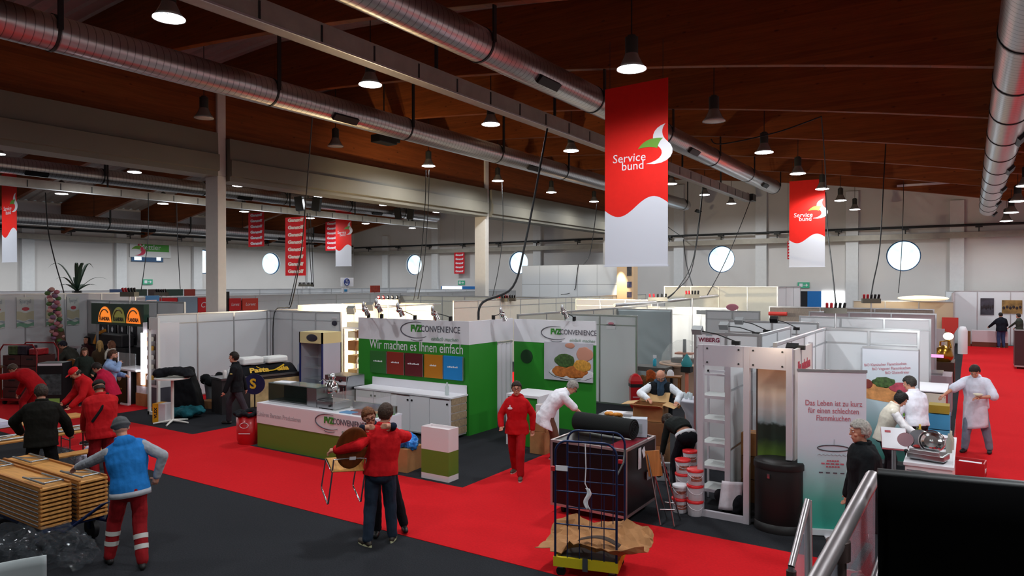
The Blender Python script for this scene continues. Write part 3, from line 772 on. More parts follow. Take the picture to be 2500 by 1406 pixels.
        for j in range(nv):
            for i in range(nu):
                f = (j*nu+i, (j+1)*nu+i, (j+1)*nu+(i+1) % nu, j*nu+(i+1) % nu)
                if keep(sum((vs[x] for x in f), V())/4): fs.append(f)
        for f in fs:
            c = sum((vs[x] for x in f), V())/4; mb.ell(hx(c), .015*s if hs != 'grey' else .019*s, nu=6, nv=4)
        if hs == 'bun': mb.ell(hx((0, -.10, .085)), .05*s)
        if hs in ('bob', 'long'):
            for sg in (-1, 1): seg(mb, hx((sg*.075, -.02, .0)), hx((sg*.082, -.01, -.10 if hs == 'bob' else -.18)), .03*s, .026*s)
            seg(mb, hx((0, -.09, .0)), hx((0, -.085, -.12 if hs == 'bob' else -.22)), .06*s, .05*s)
        if hs == 'pony': seg(mb, hx((0, -.11, .05)), hx((0, -.15, -.12)), .03*s, .02*s)
        remesh(mb, 'hair', hairm(hcol), max(.008, vox), 3, .005, 60, root)
    elif hs == 'fringe':
        mb = MB()
        for i in range(26):
            a = PI+PI*i/25
            for z in (-.05, -.02, .01, .035): mb.ell(hx((.079*math.cos(a), -.012+.1*math.sin(a), z)), .014*s, nu=6, nv=4)
        remesh(mb, 'hair', hairm(hcol), .009, 3, .003, 60, root)
    elif hs == 'beanie':
        mb = MB(); mb.ell(hx((0, -.012, .045)), (.093*s, .112*s, .098*s), M=Mh)
        mb.tube([hx((.09*math.cos(a), -.008+.106*math.sin(a), .035)) for a in [2*PI*j/20 for j in range(20)]], .017*s, 8, closed=True)
        remesh(mb, 'beanie', cloth(hcol), .009, 4, .003, 30, root)
    elif hs == 'cap':
        mb = MB(); mb.ell(hx((0, -.01, .06)), (.088*s, .106*s, .072*s), M=Mh); mb.cyl(hx((0, -.012, .035)), hx((0, -.01, .075)), .1*s, .094*s, n=20)
        mb.cyl(hx((0, .115, .042)), hx((0, .115, .052)), .068*s, .066*s, n=16)
        remesh(mb, 'cap', cloth(hcol), .009, 3, parent=root)
        mb = MB()
        for i in range(18):
            a = PI+PI*i/17
            for z in (-.045, -.02, .005): mb.ell(hx((.077*math.cos(a), -.012+.096*math.sin(a), z)), .012*s, nu=6, nv=4)
        remesh(mb, 'hair', hairm('2c221c'), .009, 3, parent=root)
    if face:
        for sg in (-1, 1):
            o = MB().ell(hx((sg*.031, .0795, .017)), (.0125*s, .009*s, .0075*s), M=Mh, nu=10, nv=6).build('eye', EYEW, root)
            MB().ell(hx((sg*.031, .0865, .017)), (.006*s, .004*s, .0065*s), M=Mh, nu=8, nv=6).build('iris', EYED, o)
            MB().tube([hx((sg*.014, .092, .042)), hx((sg*.03, .092, .046)), hx((sg*.05, .08, .039))], .0042*s, 6).build('eyebrow', hairm(hcol) if hs not in ('cap', 'beanie', 'fringe') else BROW, root)
        MB().ell(hx((0, .0905, -.056)), (.024*s, .006*s, .0065*s), M=Mh, nu=10, nv=6).build('mouth', LIP, root)
    if glasses:
        mb = MB()
        for sg in (-1, 1):
            mb.tube([hx((sg*.034+.026*math.cos(a), .105, .014+.019*math.sin(a))) for a in [2*PI*j/12 for j in range(12)]], .003*s, 6, closed=True)
            mb.tube([hx((sg*.06, .103, .018)), hx((sg*.083, .05, .018)), hx((sg*.084, -.02, .012))], .0028*s, 6)
        mb.tube([hx((-.01, .106, .017)), hx((.01, .106, .017))], .003*s, 6)
        mb.build('glasses', mat('frame_'+glasses, glasses, .3), root)
    if beard:
        mb = MB()
        for i in range(15):
            a = PI*(.08+.84*i/14)
            for z in (-.055, -.075, -.1): mb.ell(hx((.066*math.cos(a), .02+.068*math.sin(a), z)), .016*s, nu=6, nv=4)
        remesh(mb, 'beard', hairm(beard), .009, 3, .003, 50, root)
    J = dict(hx=hx, hc=hc, Rm=Rm, B=B, fr=fr, sh=sh, up=up, rt=rt, fw=fw, el=el, wr=wr, kn=kn, an=an, hj=hj, hp=hp, shl=shl, shr=shr, neck=neck0, s=s, spine=spine, up_h=up_h, rt_h=rt_h, fw_h=fw_h, hw=hw)
    if extras: extras(root, J)
    return root
def bands(ts, col='c9c9c4'):
    def f(root, J):
        s = J['s']
        for i in (0, 1):
            for t in ts:
                a, b = J['kn'][i], J['an'][i]; p = a+(b-a)*t; d = (b-a).normalized(); r = (.082-.014*t)*s
                MB().cyl(p-d*.026*s, p+d*.026*s, r+.004, r+.001, n=20, cap=False).build('reflective_band', mat('reflective_tape', col, .35), root)
    return f
def scarf(col):
    def f(root, J):
        s = J['s']; n = J['neck']+J['up']*.03*s; mb = MB()
        mb.tube([n+(J['rt']*math.cos(a)*.085+J['fw']*(math.sin(a)*.088+.01)+J['up']*.015*math.sin(2*a))*s for a in [2*PI*j/14 for j in range(14)]], .036*s, 10, closed=True)
        for sg, L in ((-1, .3), (1, .22)):
            p = n+J['fw']*.11*s+J['rt']*sg*.03*s; mb.tube([p, p+J['fw']*.05*s-J['up']*.1*s, p+J['fw']*.06*s-J['up']*L*s], [.03*s, .04*s, .034*s], 8)
        remesh(mb, 'scarf', cloth(col), .01, 4, .006, 25, root)
    return f
def chain(*fs):
    def f(root, J):
        for g in fs: g(root, J)
    return f
# ================================================================ stand walls
PANEL = mat('stand_panel', 'dcdee2', 0.6, spec=0.3, var=0.015, vscale=0.8); PANELG = mat('stand_panel_cream', 'd8d4c6', 0.6, var=0.02)
def pwall(label, axis, c, a0, a1, h=2.5, mod=1.0, z0=0.0, pm=None, posts=True, fascia=True, th=0.03):
    Ln = abs(a1-a0); t = thing('partition_wall', label, 'partition wall', (a0, c, 0) if axis == 'x' else (c, a0, 0), (0 if a1 > a0 else PI) if axis == 'x' else (PI/2 if a1 > a0 else -PI/2), kind='thing')
    n = max(1, round(Ln/mod)); w = Ln/n
    for i in range(n):
        MB().box(i*w+.015, (i+1)*w-.015, -th/2, th/2, z0+.04, h-.04).build('panel', pm or PANEL, t)
        if fascia: MB().box(i*w+.02, (i+1)*w-.02, -th/2-.008, th/2+.008, h-.30, h-.272).build('fascia_rail', ALU, t)
    if posts:
        for i in range(n+1): MB().box(i*w-.02, i*w+.02, -.028, .028, z0, h).build('post', ALU, t)
    for z in (z0+.02, h-.02): MB().box(0, Ln, -.03, .03, z-.02, z+.02).build('rail', ALU, t)
    return t
pwall('long grey partition wall behind the man in black at left', 'y', -19.5, 11.4, 16.4, mod=1.2)
pwall('grey partition wall behind the yellow-topped fridge', 'x', 15.3, -19.5, -16.2, mod=1.1)
p = PY(816, 789, 15.26)
t = thing('stand_number_plate', 'small oval plate on the partition above the yellow-topped fridge', 'sign', p)
MB().ell((0, 0, 0), (0.12, 0.012, 0.08)).build('oval_mark', mat('plate_navy', '2d2c3e', .5), t)
MB().box(-.1, .1, -.005, .005, .14, .2).build('number_strip', LOGOW, t)
pwall('tall partition with pale asparagus posters at far left', 'y', -25.7, 8.2, 14.2, h=3.05, mod=1.15, fascia=False)
pwall('partition carrying red signs behind the nearest column', 'y', -27.0, 13.2, 42, h=2.85, mod=2.4)
pwall('long low partition line near the left wall', 'y', -38.0, 8, 44, h=3.0, mod=3.0)
pwall('partition across the far end of the left bay', 'x', 43.0, -38, -28, h=2.9, mod=2.0)
pwall('cream partition line behind the warm lit stand', 'y', -16.4, 21.2, 40, h=2.72, mod=1.6, pm=PANELG)
pwall('cream partition crossing behind the partition spotlights', 'x', 30.0, -27, -16.4, h=2.7, mod=1.5, pm=PANELG)
# warm, flood-lit stand in the gap
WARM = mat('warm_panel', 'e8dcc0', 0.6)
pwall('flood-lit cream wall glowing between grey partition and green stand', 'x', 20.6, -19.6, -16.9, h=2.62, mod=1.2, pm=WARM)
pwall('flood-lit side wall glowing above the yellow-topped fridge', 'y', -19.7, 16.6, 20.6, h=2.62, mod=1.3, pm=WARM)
# asparagus posters
POST = mat('poster_paper', 'd8dcd8', 0.6); PGRN = mat('poster_green', '7fae93', 0.6); PRED = mat('poster_red', 'c8505a', 0.6); PBEI = mat('poster_beige', 'c9c4a6', 0.6); PGRY = mat('poster_grey_ink', 'a3adb4', 0.6)
for i, (x0, x1) in enumerate(((-28, 11), (40, 82), (112, 150), (163, 193))):
    a, b = PX(x0, 775, -25.66), PX(x1, 722, -25.66); W, Hh = b.y-a.y, 0.98
    t = thing('poster', ('pale asparagus poster cut by the left picture edge', 'pale asparagus poster second from the left edge', 'pale asparagus poster beside the decorated pole', 'pale asparagus poster right of the decorated pole')[i], 'poster', (-25.66, (a.y+b.y)/2, 1.95), PI/2, 'pale asparagus posters')
    MB().box(-W/2, W/2, -.008, 0, 0, Hh).build('poster_sheet', POST, t)
    text('Spargel', 0.2, PGRY, t, (0, -.012, Hh*.86), sx=W/0.85)
    wv = lambda z0, z1, m, nm, k: MB().prism([(-W/2+W*u/8, z0+.03*math.sin(u*1.1+k)) for u in range(9)]+[(-W/2+W*u/8, z1+.03*math.sin(u*.9+k)) for u in range(8, -1, -1)], 'xz', -.008, -.011).build(nm, m, t)
    wv(.02, .14, PGRN, 'green_band', 0); wv(.24, .5, PBEI, 'asparagus_picture', 1); wv(.17, .22, PGRY, 'ink_band', 2)
    MB().ell((W*.02, -.011, .6), (W*.22, .004, .06)).build('red_dot', PRED, t)
# decorated pole
p = PX(150, 860, -24.6)
t = thing('decorated_pole', 'tall brown pole covered with flowers near the asparagus posters', 'decoration', (p.x, p.y, 0))
MB().tube([(0, 0, 0), (.02, .03, 1.0), (0, -.1, 1.9)], [.17, .16, .15], 14).build('pole', mat('pole_bark', '6b4a3c', .8, var=.3, vscale=8), t)
for i in range(40):
    z = 1.55+i*.042; a = i*2.4
    MB().ell((.13*math.cos(a), -.12+.02*math.sin(i)-.15*(z-1.5)*.6+.13*math.sin(a), z), (.09, .09, .07), nu=8, nv=6).build('flower' if i % 3 else 'leaf', mat('fl%d' % (i % 4), ('5a7a46', 'c77a86', '8f6a86', 'd6a39a')[i % 4], .8), t)
# pot plant up on the wall
p = PX(188, 708, -26.5)
t = thing('potted_palm', 'dark leaved palm standing above the asparagus posters', 'plant', (p.x, p.y, 2.9))
MB().box(-.3, .3, -.3, .3, -2.9, 0).build('plinth', PANEL, t)
MB().lathe([(.12, 0), (.17, .22), (0, .22)], n=16).build('pot', DKGREY, t)
for i in range(13):
    a = i*2*PI/13; r = .55+.2*(i % 3); h = .5-.25*(i % 2)+(.5 if i % 4 == 0 else 0)
    MB().sheet(lambda u, v: (math.cos(a)*r*u-math.sin(a)*(v-.5)*.13*math.sin(PI*min(u+.1, 1)), math.sin(a)*r*u+math.cos(a)*(v-.5)*.13*math.sin(PI*min(u+.1, 1)), .2+h*math.sin(u*2.2)), 8, 2, .008).build('palm_leaf', mat('palm_green', '2e4a38', .6), t)
# red sign boards behind the left wall (illuminated fascia row)
SRED = mat('sign_red', 'd3131f', 0.45); SBLUE = mat('sign_blue_sheet', '8fa9bd', 0.5); SBLK = mat('sign_black', '1c1e20', 0.5)
def fascia(x0, x1, y0, y1, X, m, label, txt=None, rot=0.0, ts=.6, tc=None):
    a, b = PX(x0, y1, X), PX(x1, y0, X); W = b.y-a.y; z1 = (PX(x0, y0, X).z+b.z)/2; z0 = (a.z+PX(x1, y1, X).z)/2
    t = thing('sign_board', label, 'sign', (X, (a.y+b.y)/2, z0), PI/2)
    MB().box(-W/2, W/2, -.03, .03, 0, z1-z0).build('board', m, t)
    if txt: text(txt, (z1-z0)*ts, tc or LOGOW, t, (0, -.034, (z1-z0)*.5), rot=Matrix.Rotation(rot, 3, 'Y').to_4x4().to_euler() if False else None, shear=.2, sx=min(1, W*.82/((z1-z0)*ts*.56*len(txt))))
    for s in (-1, 1): MB().box(s*W*.4-.02, s*W*.4+.02, .03, .06, -z0+.0, z1-z0).build('stand_post', ALU, t)
fascia(372, 393, 728, 765, -26.9, SRED, 'red board partly hidden beside the blue framed panel', 'on')
fascia(395, 432, 727, 765, -26.9, SRED, 'red board with slanted white script left of the column', 'Salomon', R(12), .42)
fascia(434, 481, 725, 764, -26.9, SBLUE, 'blue plastic sheeted board between two red boards')
fascia(482, 520, 726, 763, -26.9, SRED, 'red board half hidden by the nearest column', 'Cre', 0, .5)
fascia(553, 559, 712, 760, -26.85, SBLK, 'narrow black board right of the nearest column')
fascia(559, 587, 728, 758, -26.8, SRED, 'small red board right of the nearest column', 'Lorenz', 0, .36)
fascia(591, 629, 728, 757, -26.8, mat('sign_orange_red', 'd23c2a', .45), 'orange red board second right of the nearest column', 'Lorenz', 0, .34)
for i, (x0, x1, c) in enumerate(((268, 318, '3a4a6a'), (322, 358, '27352c'), (362, 400, '3a2a26'), (404, 446, '22342a'), (450, 476, '7a2418'))):
    fascia(x0, x1, 706, 722, -34.5, mat('far_sign%d' % i, c, .5), ('navy', 'dark green', 'dark brown', 'black green', 'rust red')[i]+' sign strip on the far stand row at left')
# blue framed panel
a, b = PX(356, 770, -24.0), PX(388, 728, -24.0)
t = thing('framed_panel', 'blue framed panel beside the glowing orange sign', 'sign', (-24.0, (a.y+b.y)/2, 1.6), PI/2)
W = b.y-a.y
MB().box(-W/2, W/2, -.03, .03, 0, 1.35).build('frame', mat('frame_blue', '2f78b4', .5), t)
MB().box(-W/2, W*.28, -.035, -.03, 0, 1.2).build('panel_sheet', mat('pale_pink_sheet', 'd8c6cc', .5), t)
MB().box(-W/2+.05, W/2-.05, -.02, .02, -1.6, 0).build('stand_post', ALU, t)

# ---------------------------------------------------------------- orange sign stand
FY = 11.6
t = thing('illuminated_sign', 'dark green sign with three glowing cheese shapes and lettering', 'sign', (0, FY, 0))
a, b = PY(229, 760, FY), PY(357, 760, FY)
z0, z1 = 2.1, 2.76
MB().box(a.x, b.x, -.08, .08, z0, z1).build('sign_case', mat('sign_dark_green', '17382a', .4), t)
for i, (px, c, e) in enumerate(((263, 'f0822a', .9), (297, 'a8a552', 0.12), (333, 'f07a26', .9))):
    x = PY(px, 760, FY).x; W = .38
    poly = [(x-W, z0+.08), (x+W, z0+.08)]+[(x+W*math.cos(q)*(1 if q > .6 else .93), z0+.1+.46*math.sin(q)) for q in [PI*j/16 for j in range(1, 17)]]
    o = MB().prism(poly, 'xz', -.085, -.10).build('cheese_shape', mat('sign_glow%d' % i, c, .5, emit=c, estr=e), t)
    MB().tube([(x+.29*math.cos(q), -.105, z0+.14+.33*math.sin(q)) for q in [PI*(.25+.65*j/12) for j in range(13)]], .02, 6).build('rind_line', mat('rind', '6f5a34', .5), o)
    text('FLANDRIA', .155, SBLK, o, (x, -.108, z0+.18), off=.006, sx=.82)
pwall('pink lit back wall of the cheese sign stand', 'x', FY+.9, -25.6, -19.9, h=2.82, mod=1.4, fascia=False)
for s in (a.x+.1, b.x-.1):
    MB().box(s-.03, s+.03, .02, .08, 0, 2.1).build('sign_post', ALU, t)
SHLD = mat('shield_dark', '231f2a', .5)
for i, px in enumerate((247, 270, 294, 318)):
    p = PY(px, 810, FY+.8)
    o = thing('shield_plaque', ('first', 'second', 'third', 'fourth')[i]+' dark shield plaque from the left under the cheese sign', 'sign', (p.x, FY+.88, p.z), 0, 'dark shield plaques')
    MB().prism([(-.23, -.42), (.23, -.42), (.23, .22)]+[(.23*math.cos(q), .22+.12*math.sin(q)) for q in [PI*j/8 for j in range(1, 8)]]+[(-.23, .22)], 'xz', -.03, 0).build('plaque', SHLD, o)
    MB().prism([(-.05, .02), (.03, -.02), (.06, .1), (0, .18), (-.06, .12)], 'xz', -.03, -.035).build('crest_mark', LOGOW, o)
    MB().box(-.15, .15, -.034, -.03, -.2, -.17).box(-.11, .11, -.034, -.03, -.27, -.245).build('lettering', PGRY, o)
# counter front dark panel and boxes, white cabinet with the bright tube
t = thing('tall_cabinet', 'white display cabinet with a vertical bright tube lamp', 'cabinet', (0, 0, 0))
x0, x1 = PY(344, 900, 10.75).x, PY(382, 900, 10.75).x
MB().box(x0, x1, 10.8, 11.4, .55, 2.3).build('cabinet_body', mat('cabinet_white', 'e3dfe2', .5), t)
MB().box(x0, x1, 10.82, 11.4, 0, .55).build('plinth', mat('cabinet_plinth', '54505a', .5), t)
xg0, xg1 = PY(362, 900, 10.78).x, PY(379, 900, 10.78).x
MB().box(xg0, xg1, 10.775, 10.8, .62, 2.0).build('display_back', mat('display_dark', '55474a', .5), t)
for z in (.75, 1.05, 1.3, 1.55, 1.8): MB().box(xg0, xg1, 10.68, 10.78, z, z+.015).build('glass_shelf', glassm(), t)
for i in range(10):
    z = (.765, 1.065, 1.315, 1.565, 1.815)[i//2]; xx = xg0+(xg1-xg0)*(.28+.44*(i % 2))
    o = tag(MB().lathe([(.05, 0), (.055, .08), (.04, .12), (0, .12)], n=12).build('jar', mat('jar%d' % (i % 3), ('cfc9bd', 'b88a3a', 'e6e2dc')[i % 3], .2), loc=(xx, 10.735, z)), ('%s jar on the %s glass shelf of the white cabinet' % (('left', 'right')[i % 2], ('lowest', 'second', 'third', 'fourth', 'topmost')[i//2])), 'jar', 'jars in the white cabinet')
p = PY(345, 870, 10.72)
o = MB().cyl((p.x+.05, 10.74, .6), (p.x+.05, 10.74, 2.02), .06, n=16).build('tube_lamp', mat('tube_glow', 'ffffff', .4, emit='f8f6ff', estr=9), t)
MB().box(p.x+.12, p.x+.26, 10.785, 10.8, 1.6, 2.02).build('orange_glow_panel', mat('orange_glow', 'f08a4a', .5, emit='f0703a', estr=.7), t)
t = thing('upright_stand', 'slim white upright frame in front of the white cabinet', 'frame', (0, 0, 0))
fx0, fx1 = PY(362, 1000, 10.2).x, PY(384, 1000, 10.2).x
m = MB(); m.box(fx0, fx0+.07, 10.17, 10.23, 0, 2.5).box(fx1, fx1+.07, 10.17, 10.23, 0, 2.5).box(fx0, fx1, 10.17, 10.23, 2.2, 2.5).box(fx0, fx1, 10.17, 10.23, 0, .08); m.build('frame', mat('frame_white', 'e4e4e0', .5), t)
t = thing('glass_counter', 'dark counter with glass guard and white legs under cheese sign', 'counter', (0, 0, 0))
cx0, cx1 = PY(272, 980, 10.6).x, PY(344, 900, 10.75).x-.01
MB().box(cx0, cx0+.75, 10.6, 11.3, 0, .95).build('dark_front', mat('counter_dark_wood', '231a19', .5), t)
MB().ell((cx0+.4, 10.59, .78), (.13, .01, .13)).build('round_badge', mat('badge_tan', 'b8a89a', .5), t)
MB().box(cx0+.3, cx0+.52, 10.585, 10.6, .42, .46).build('gold_mark', mat('gold_mark', '8a7440', .5), t)
MB().box(cx0, cx1, 10.6, 11.3, .95, .99).build('counter_top', LOGOW, t)
m = MB(); m.box(cx0+.82, cx0+.88, 10.6, 10.66, 0, .95).box(cx0+.5, cx0+.9, 10.56, 10.6, 0, .05); m.build('leg', LOGOW, t)
MB().box(cx0+.3, cx1, 10.6, 10.61, .99, 1.45).build('glass_guard', glassm(), t)
MB().box(cx0+.3, cx0+.33, 10.6, 10.63, .99, 1.45).build('guard_post', LOGOW, t)
CARD = mat('cardboard', 'a9774a', .8, var=.08, vscale=10); CARDD = mat('cardboard_dark', '7d5534', .8, var=.08, vscale=10)
def carton(label, c, size, rz=0, m=None, group=None, tape=True):
    t = thing('cardboard_box', label, 'box', c, rz, group); a, b, d = size
    MB().box(-a/2, a/2, -b/2, b/2, 0, d).build('box_body', m or CARD, t, bev=.004)
    if tape: MB().box(-a/2-.001, a/2+.001, -.03, .03, d-.08, d+.002).build('tape_strip', mat('brown_tape', '8a6238', .35), t)
    return t
gx = cx0+1.25
carton('upper tan cardboard box beside the dark counter', (gx, 10.95, .55), (.5, .4, .36))
tag(MB().cb((0, 0, .1), (.5, .4, .2)).build('white_sack', cloth('d8d8dc'), loc=(gx, 10.95, .35)), 'white folded sack between two boxes beside the dark counter', 'sack')
carton('lower tan cardboard box beside the dark counter', (gx, 10.95, 0), (.55, .42, .35))
# long black covers and the angled orange board behind the women
t = thing('covered_coffee_machine', 'black covered machine with an orange edged lid behind the women', 'machine', (PY(262, 850, 12.1).x, 12.12, 0))
MB().box(-1.2, 1.5, -.25, .25, 0, 1.35).build('cabinet_body', mat('near_black', '141316', .5), t)
MB().box(-.9, 1.2, -.22, .2, 1.35, 1.75).build('machine_body', mat('near_black2', '1d1a1e', .4), t, bev=.04)
MB().prism([(-.45, 1.42), (-.2, 1.78), (.3, 1.92), (.34, 1.84), (-.12, 1.71), (-.32, 1.4)], 'xz', -.27, -.23).build('orange_edge', mat('orange_edge', 'd98f1c', .5), t)

# ---------------------------------------------------------------- objects before the left partition
def fold_sheet(label, name, cat, c, size, col, seed=0, amp=.05):
    random.seed(seed); mb = MB()
    for i in range(9): mb.ell(((random.random()-.5)*size[0]*.7, (random.random()-.5)*size[1]*.7, size[2]*(.35+.25*random.random())), (size[0]*.3, size[1]*.3, size[2]*.36), nu=10, nv=8)
    o = remesh(mb, name, cloth(col), .02, 3, amp, 7); o.location = c
    return tag(o, label, cat)
t = thing('bistro_table', 'white high table with black cloth bundle left of the man in black', 'table', G(420, 1033))
bz = 1.08
MB().cyl((0, 0, bz), (0, 0, bz+.03), .40, n=32).build('table_top', mat('bistro_white', 'e6e2dc', .5), t)
MB().cyl((0, 0, .06), (0, 0, bz), .035, n=12).build('pole', mat('bistro_white', '', 0), t)
for i in range(5):
    a = 2*PI*i/5+.4; MB().tube([(0, 0, .07), (.2*math.cos(a), .2*math.sin(a), .05), (.42*math.cos(a), .42*math.sin(a), .022)], [.03, .024, .02], 8).build('foot', mat('bistro_white', '', 0), t)
p = G(420, 1033)
mb = MB()
for x, y, z, r in ((-.28, 0, .1, .2), (-.1, .05, .14, .2), (.12, 0, .15, .19), (.3, .05, .12, .18), (.42, 0, .06, .1)): mb.ell((x, y, z), (r, .22, r*.55), nu=12, nv=8)
o = remesh(mb, 'black_cloth_bundle', cloth('17181d'), .02, 3, .03, 6); o.location = (p.x, p.y, bz+.03); o.rotation_euler = (0, 0, .5); tag(o, 'black cloth bundle lying on the white high table', 'cloth')
p = G(446, 1005)
mb = MB(); mb._add([Vector(q) for q in ((-.2, -.2, .02), (.5, -.1, .02), (.5, .3, .02), (-.2, .3, .02), (-.28, -.1, 1.15), (.18, -.05, 1.15), (.18, .25, 1.15), (-.28, .25, 1.15))], [(0, 3, 2, 1), (4, 5, 6, 7), (0, 1, 5, 4), (1, 2, 6, 5), (2, 3, 7, 6), (3, 0, 4, 7)])
o = remesh(mb, 'black_cover', cloth('101014'), .025, 4, .035, 5); o.location = p; o.rotation_euler = (0, 0, R(30)); tag(o, 'large black cover leaning behind the white high table', 'cover')
TEAL = cloth('1d6a72')
fold_sheet('teal plastic sack near the yellow carton', 'plastic_sack', 'sack', G(408, 985)+V((0, .4, 0)), (.6, .6, .75), '1f6c74', 3)
fold_sheet('teal plastic sack lying flat under the black cover', 'plastic_sack', 'sack', G(452, 1018), (.9, .6, .3), '1d5f6a', 4)
t = thing('yellow_carton', 'yellow and white carton at foot of the white high table', 'box', G(398, 1030), R(20))
MB().box(-.18, .17, -.15, .15, 0, .46).build('carton_body', mat('carton_white', 'd9d5da', .6), t)
MB().box(-.184, -.02, -.156, .152, 0.002, .464).build('yellow_side', mat('carton_yellow', 'e2a31c', .6), t)
text('VLEX', .11, SBLK, t, (-.09, -.159, .24), rot=(PI/2, -PI/2, 0), off=.004)
t = thing('grey_tub', 'grey round tub with black liner near the wall', 'tub', G(513, 990)+V((0, .2, 0)))
MB().lathe([(.26, .02), (.33, .62), (.35, .64), (.35, .68), (.31, .68), (.25, .06), (0, .06)], n=28).build('tub_body', mat('tub_grey', '7c8890', .5), t)
mb = MB()
for i in range(7): mb.ell((.3*math.cos(i*.7+1.6), .3*math.sin(i*.7+1.6), .7+.06*math.sin(i*2.)), (.15, .15, .12), nu=10, nv=6)
o = remesh(mb, 'black_liner', cloth('121316'), .02, 3, .03, 7, t)
carton('flat brown box between the grey tub and the food stall', G(522, 995), (.6, .4, .2), .3, CARDD)
# food stall with black banner
SX, SY = -16.22, 12.35
t = thing('food_stall_counter', 'steel food counter with black banner and polystyrene on top', 'counter', (SX, SY, 0), R(78))
MB().box(-1.15, 1.15, -.33, .33, 0, .88).build('counter_body', mat('stall_body', '2e2c2e', .5), t)
MB().box(-1.18, 1.2, -.37, .37, .88, .93).build('steel_top', STEEL, t)
MB().box(-.4, 1.12, -.34, -.33, .1, .8).build('printed_front', mat('stall_print', 'c4a878', .6, var=.3, vscale=5), t)
a = PX(618, 935, -14.6)
t = thing('round_sign', 'round navy sign with yellow letters behind the green counter end', 'sign', PX(620, 938, -15.1), R(40))
MB().cyl((0, .0, 0), (0, .03, 0), .26, n=28).build('disc', mat('disc_navy', '1b2147', .4), t)
text('S', .34, mat('letter_yellow', 'e0b02a', .5), t, (-.03, -.004, 0), off=.01)
MB().cyl((0, .05, -.9), (0, .05, .1), .02).build('sign_post', DKGREY, t)
def on_stall(x, y, z=.93):
    q = Matrix.Rotation(R(78), 3, 'Z') @ V((x, y, 0)); return V((SX+q.x, SY+q.y, z))
t = thing('stall_banner', 'black folded banner with yellow lettering on the food counter', 'banner', on_stall(.1, -.05), R(78))
MB().sheet(lambda u, v: ((u-.5)*1.7, -.3+.5*v, .01+.24*math.sin(v*PI*.55)+.02*math.sin(u*11)*v), 24, 8, .01).build('banner_cloth', cloth('14151a'), t)
text('Pasta   ella', .2, mat('letter_yellow', 'e0b02a', .5), t, (.05, -.235, .13), rot=(R(52), 0, 0), shear=.1, off=.008, sx=1.3)
MB().sheet(lambda u, v: ((u-.5)*.8+.1, -.25+.03*math.sin(u*8)+.05*v, .22-.13*math.sin(u*PI)+.02*v), 18, 2, .006).build('yellow_ribbon', mat('ribbon_yellow', 'e5b817', .5), t)
for l, x, h in (('left white polystyrene block on the food counter', -.2, .2), ('right white polystyrene block on the food counter', .5, .18)):
    tag(MB().cb((0, 0, h/2), (.62, .4, h)).build('foam_block', mat('polystyrene', 'eef0f0', .7, bump=.2, bscale=120), loc=on_stall(x, .12, 1.19), rz=R(84), bev=.05), l, 'foam block')
for i, (x, c, l) in enumerate(((-1.02, 'd8d4d2', 'white cup at the left end of the food counter'), (-.86, 'cfd3d6', 'white packet on the food counter beside the pink one'), (-.8, 'c93a7a', 'pink packet on the food counter beside the banner'), (1.08, 'b8c8e0', 'clear bottle at the right end of the food counter'))):
    tag(MB().lathe([(.05, 0), (.055, .15), (.03, .2), (0, .2)], n=12).build('bottle' if i == 3 else 'packet', mat('pk%d' % i, c, .3), loc=on_stall(x, -.2+.1*(i == 1))), l, 'packet' if i < 3 else 'bottle')
# red waste bins
def waste_bin(label, p, kind):
    t = thing('waste_bin', label, 'waste bin', p, R(33))
    RD = mat('bin_red', 'c4161e', .35, coat=.3)
    if kind == 0:
        MB().lathe([(.2, 0), (.235, .1), (.25, .62), (0.2, .62)], n=28).build('bin_body', RD, t)
        mb = MB()
        for i in range(12): mb.ell((.24*math.cos(i*PI/6), .24*math.sin(i*PI/6), .64+.02*math.sin(i*3)), (.085, .085, .05), nu=8, nv=6)
        remesh(mb, 'black_liner', cloth('16171c'), .02, 2, .02, 9, t)
        MB().tube([(.09*math.cos(a), -.256, .42+.055*math.sin(a)) for a in [2*PI*j/16 for j in range(16)]], .006, 6, closed=True).build('ring_mark', LOGOW, t)
        MB().box(-.12, .12, -.252, -.24, .24, .255).build('lettering', LOGOW, t)
    else:
        MB().lathe([(.17, 0), (.2, .05), (.22, .55), (.22, .58)], n=4, M=Matrix.Rotation(PI/4, 4, 'Z'), sm=False).build('bin_body', RD, t, bev=.02)
        MB().box(-.165, .165, -.165, .165, .57, .66).build('dark_slot', BLACK, t)
        MB().lathe([(.235, .66), (.24, .74), (.17, .86), (.08, .92), (0, .93)], n=4, M=Matrix.Rotation(PI/4, 4, 'Z'), sm=False).build('lid', RD, t, bev=.03)
        MB().box(-.1, .1, -.152, -.14, .3, .315).build('lettering', LOGOW, t)
waste_bin('red round waste bin beside the green counter end', G(606, 1082), 0)
waste_bin('red waste bin with a domed flap lid near the grey panel', G(1552, 995), 1)
# fridge with yellow header
FR = V((-15.08, 13.5, 0))
t = thing('drinks_fridge', 'tall open fridge with cream yellow header and blue trim', 'fridge', FR, 0)
CREAM = mat('fridge_cream', 'e2d29a', .45); NAVY = mat('fridge_navy', '1e2a66', .4)
w2 = .46
mb = MB(); mb.box(-w2, w2, .30, .33, .05, 1.75).box(-w2, -w2+.03, -.33, .33, .05, 1.75).box(w2-.03, w2, -.33, .33, .05, 1.75).box(-w2, w2, -.33, .33, .0, .12)
mb.build('fridge_body', mat('fridge_inside', 'b8bcc8', .4), t)
MB().box(-w2, w2, -.36, .33, 1.75, 2.05).build('header', CREAM, t)
MB().box(-w2-.006, -w2, -.33, .33, .5, 1.7).build('printed_side', mat('fridge_side_print', '4a2f3f', .4, var=.4, vscale=4), t)
for x in (-w2+.02, w2-.02): MB().box(x-.02, x+.02, -.36, -.32, .12, 2.05).build('blue_trim', NAVY, t)
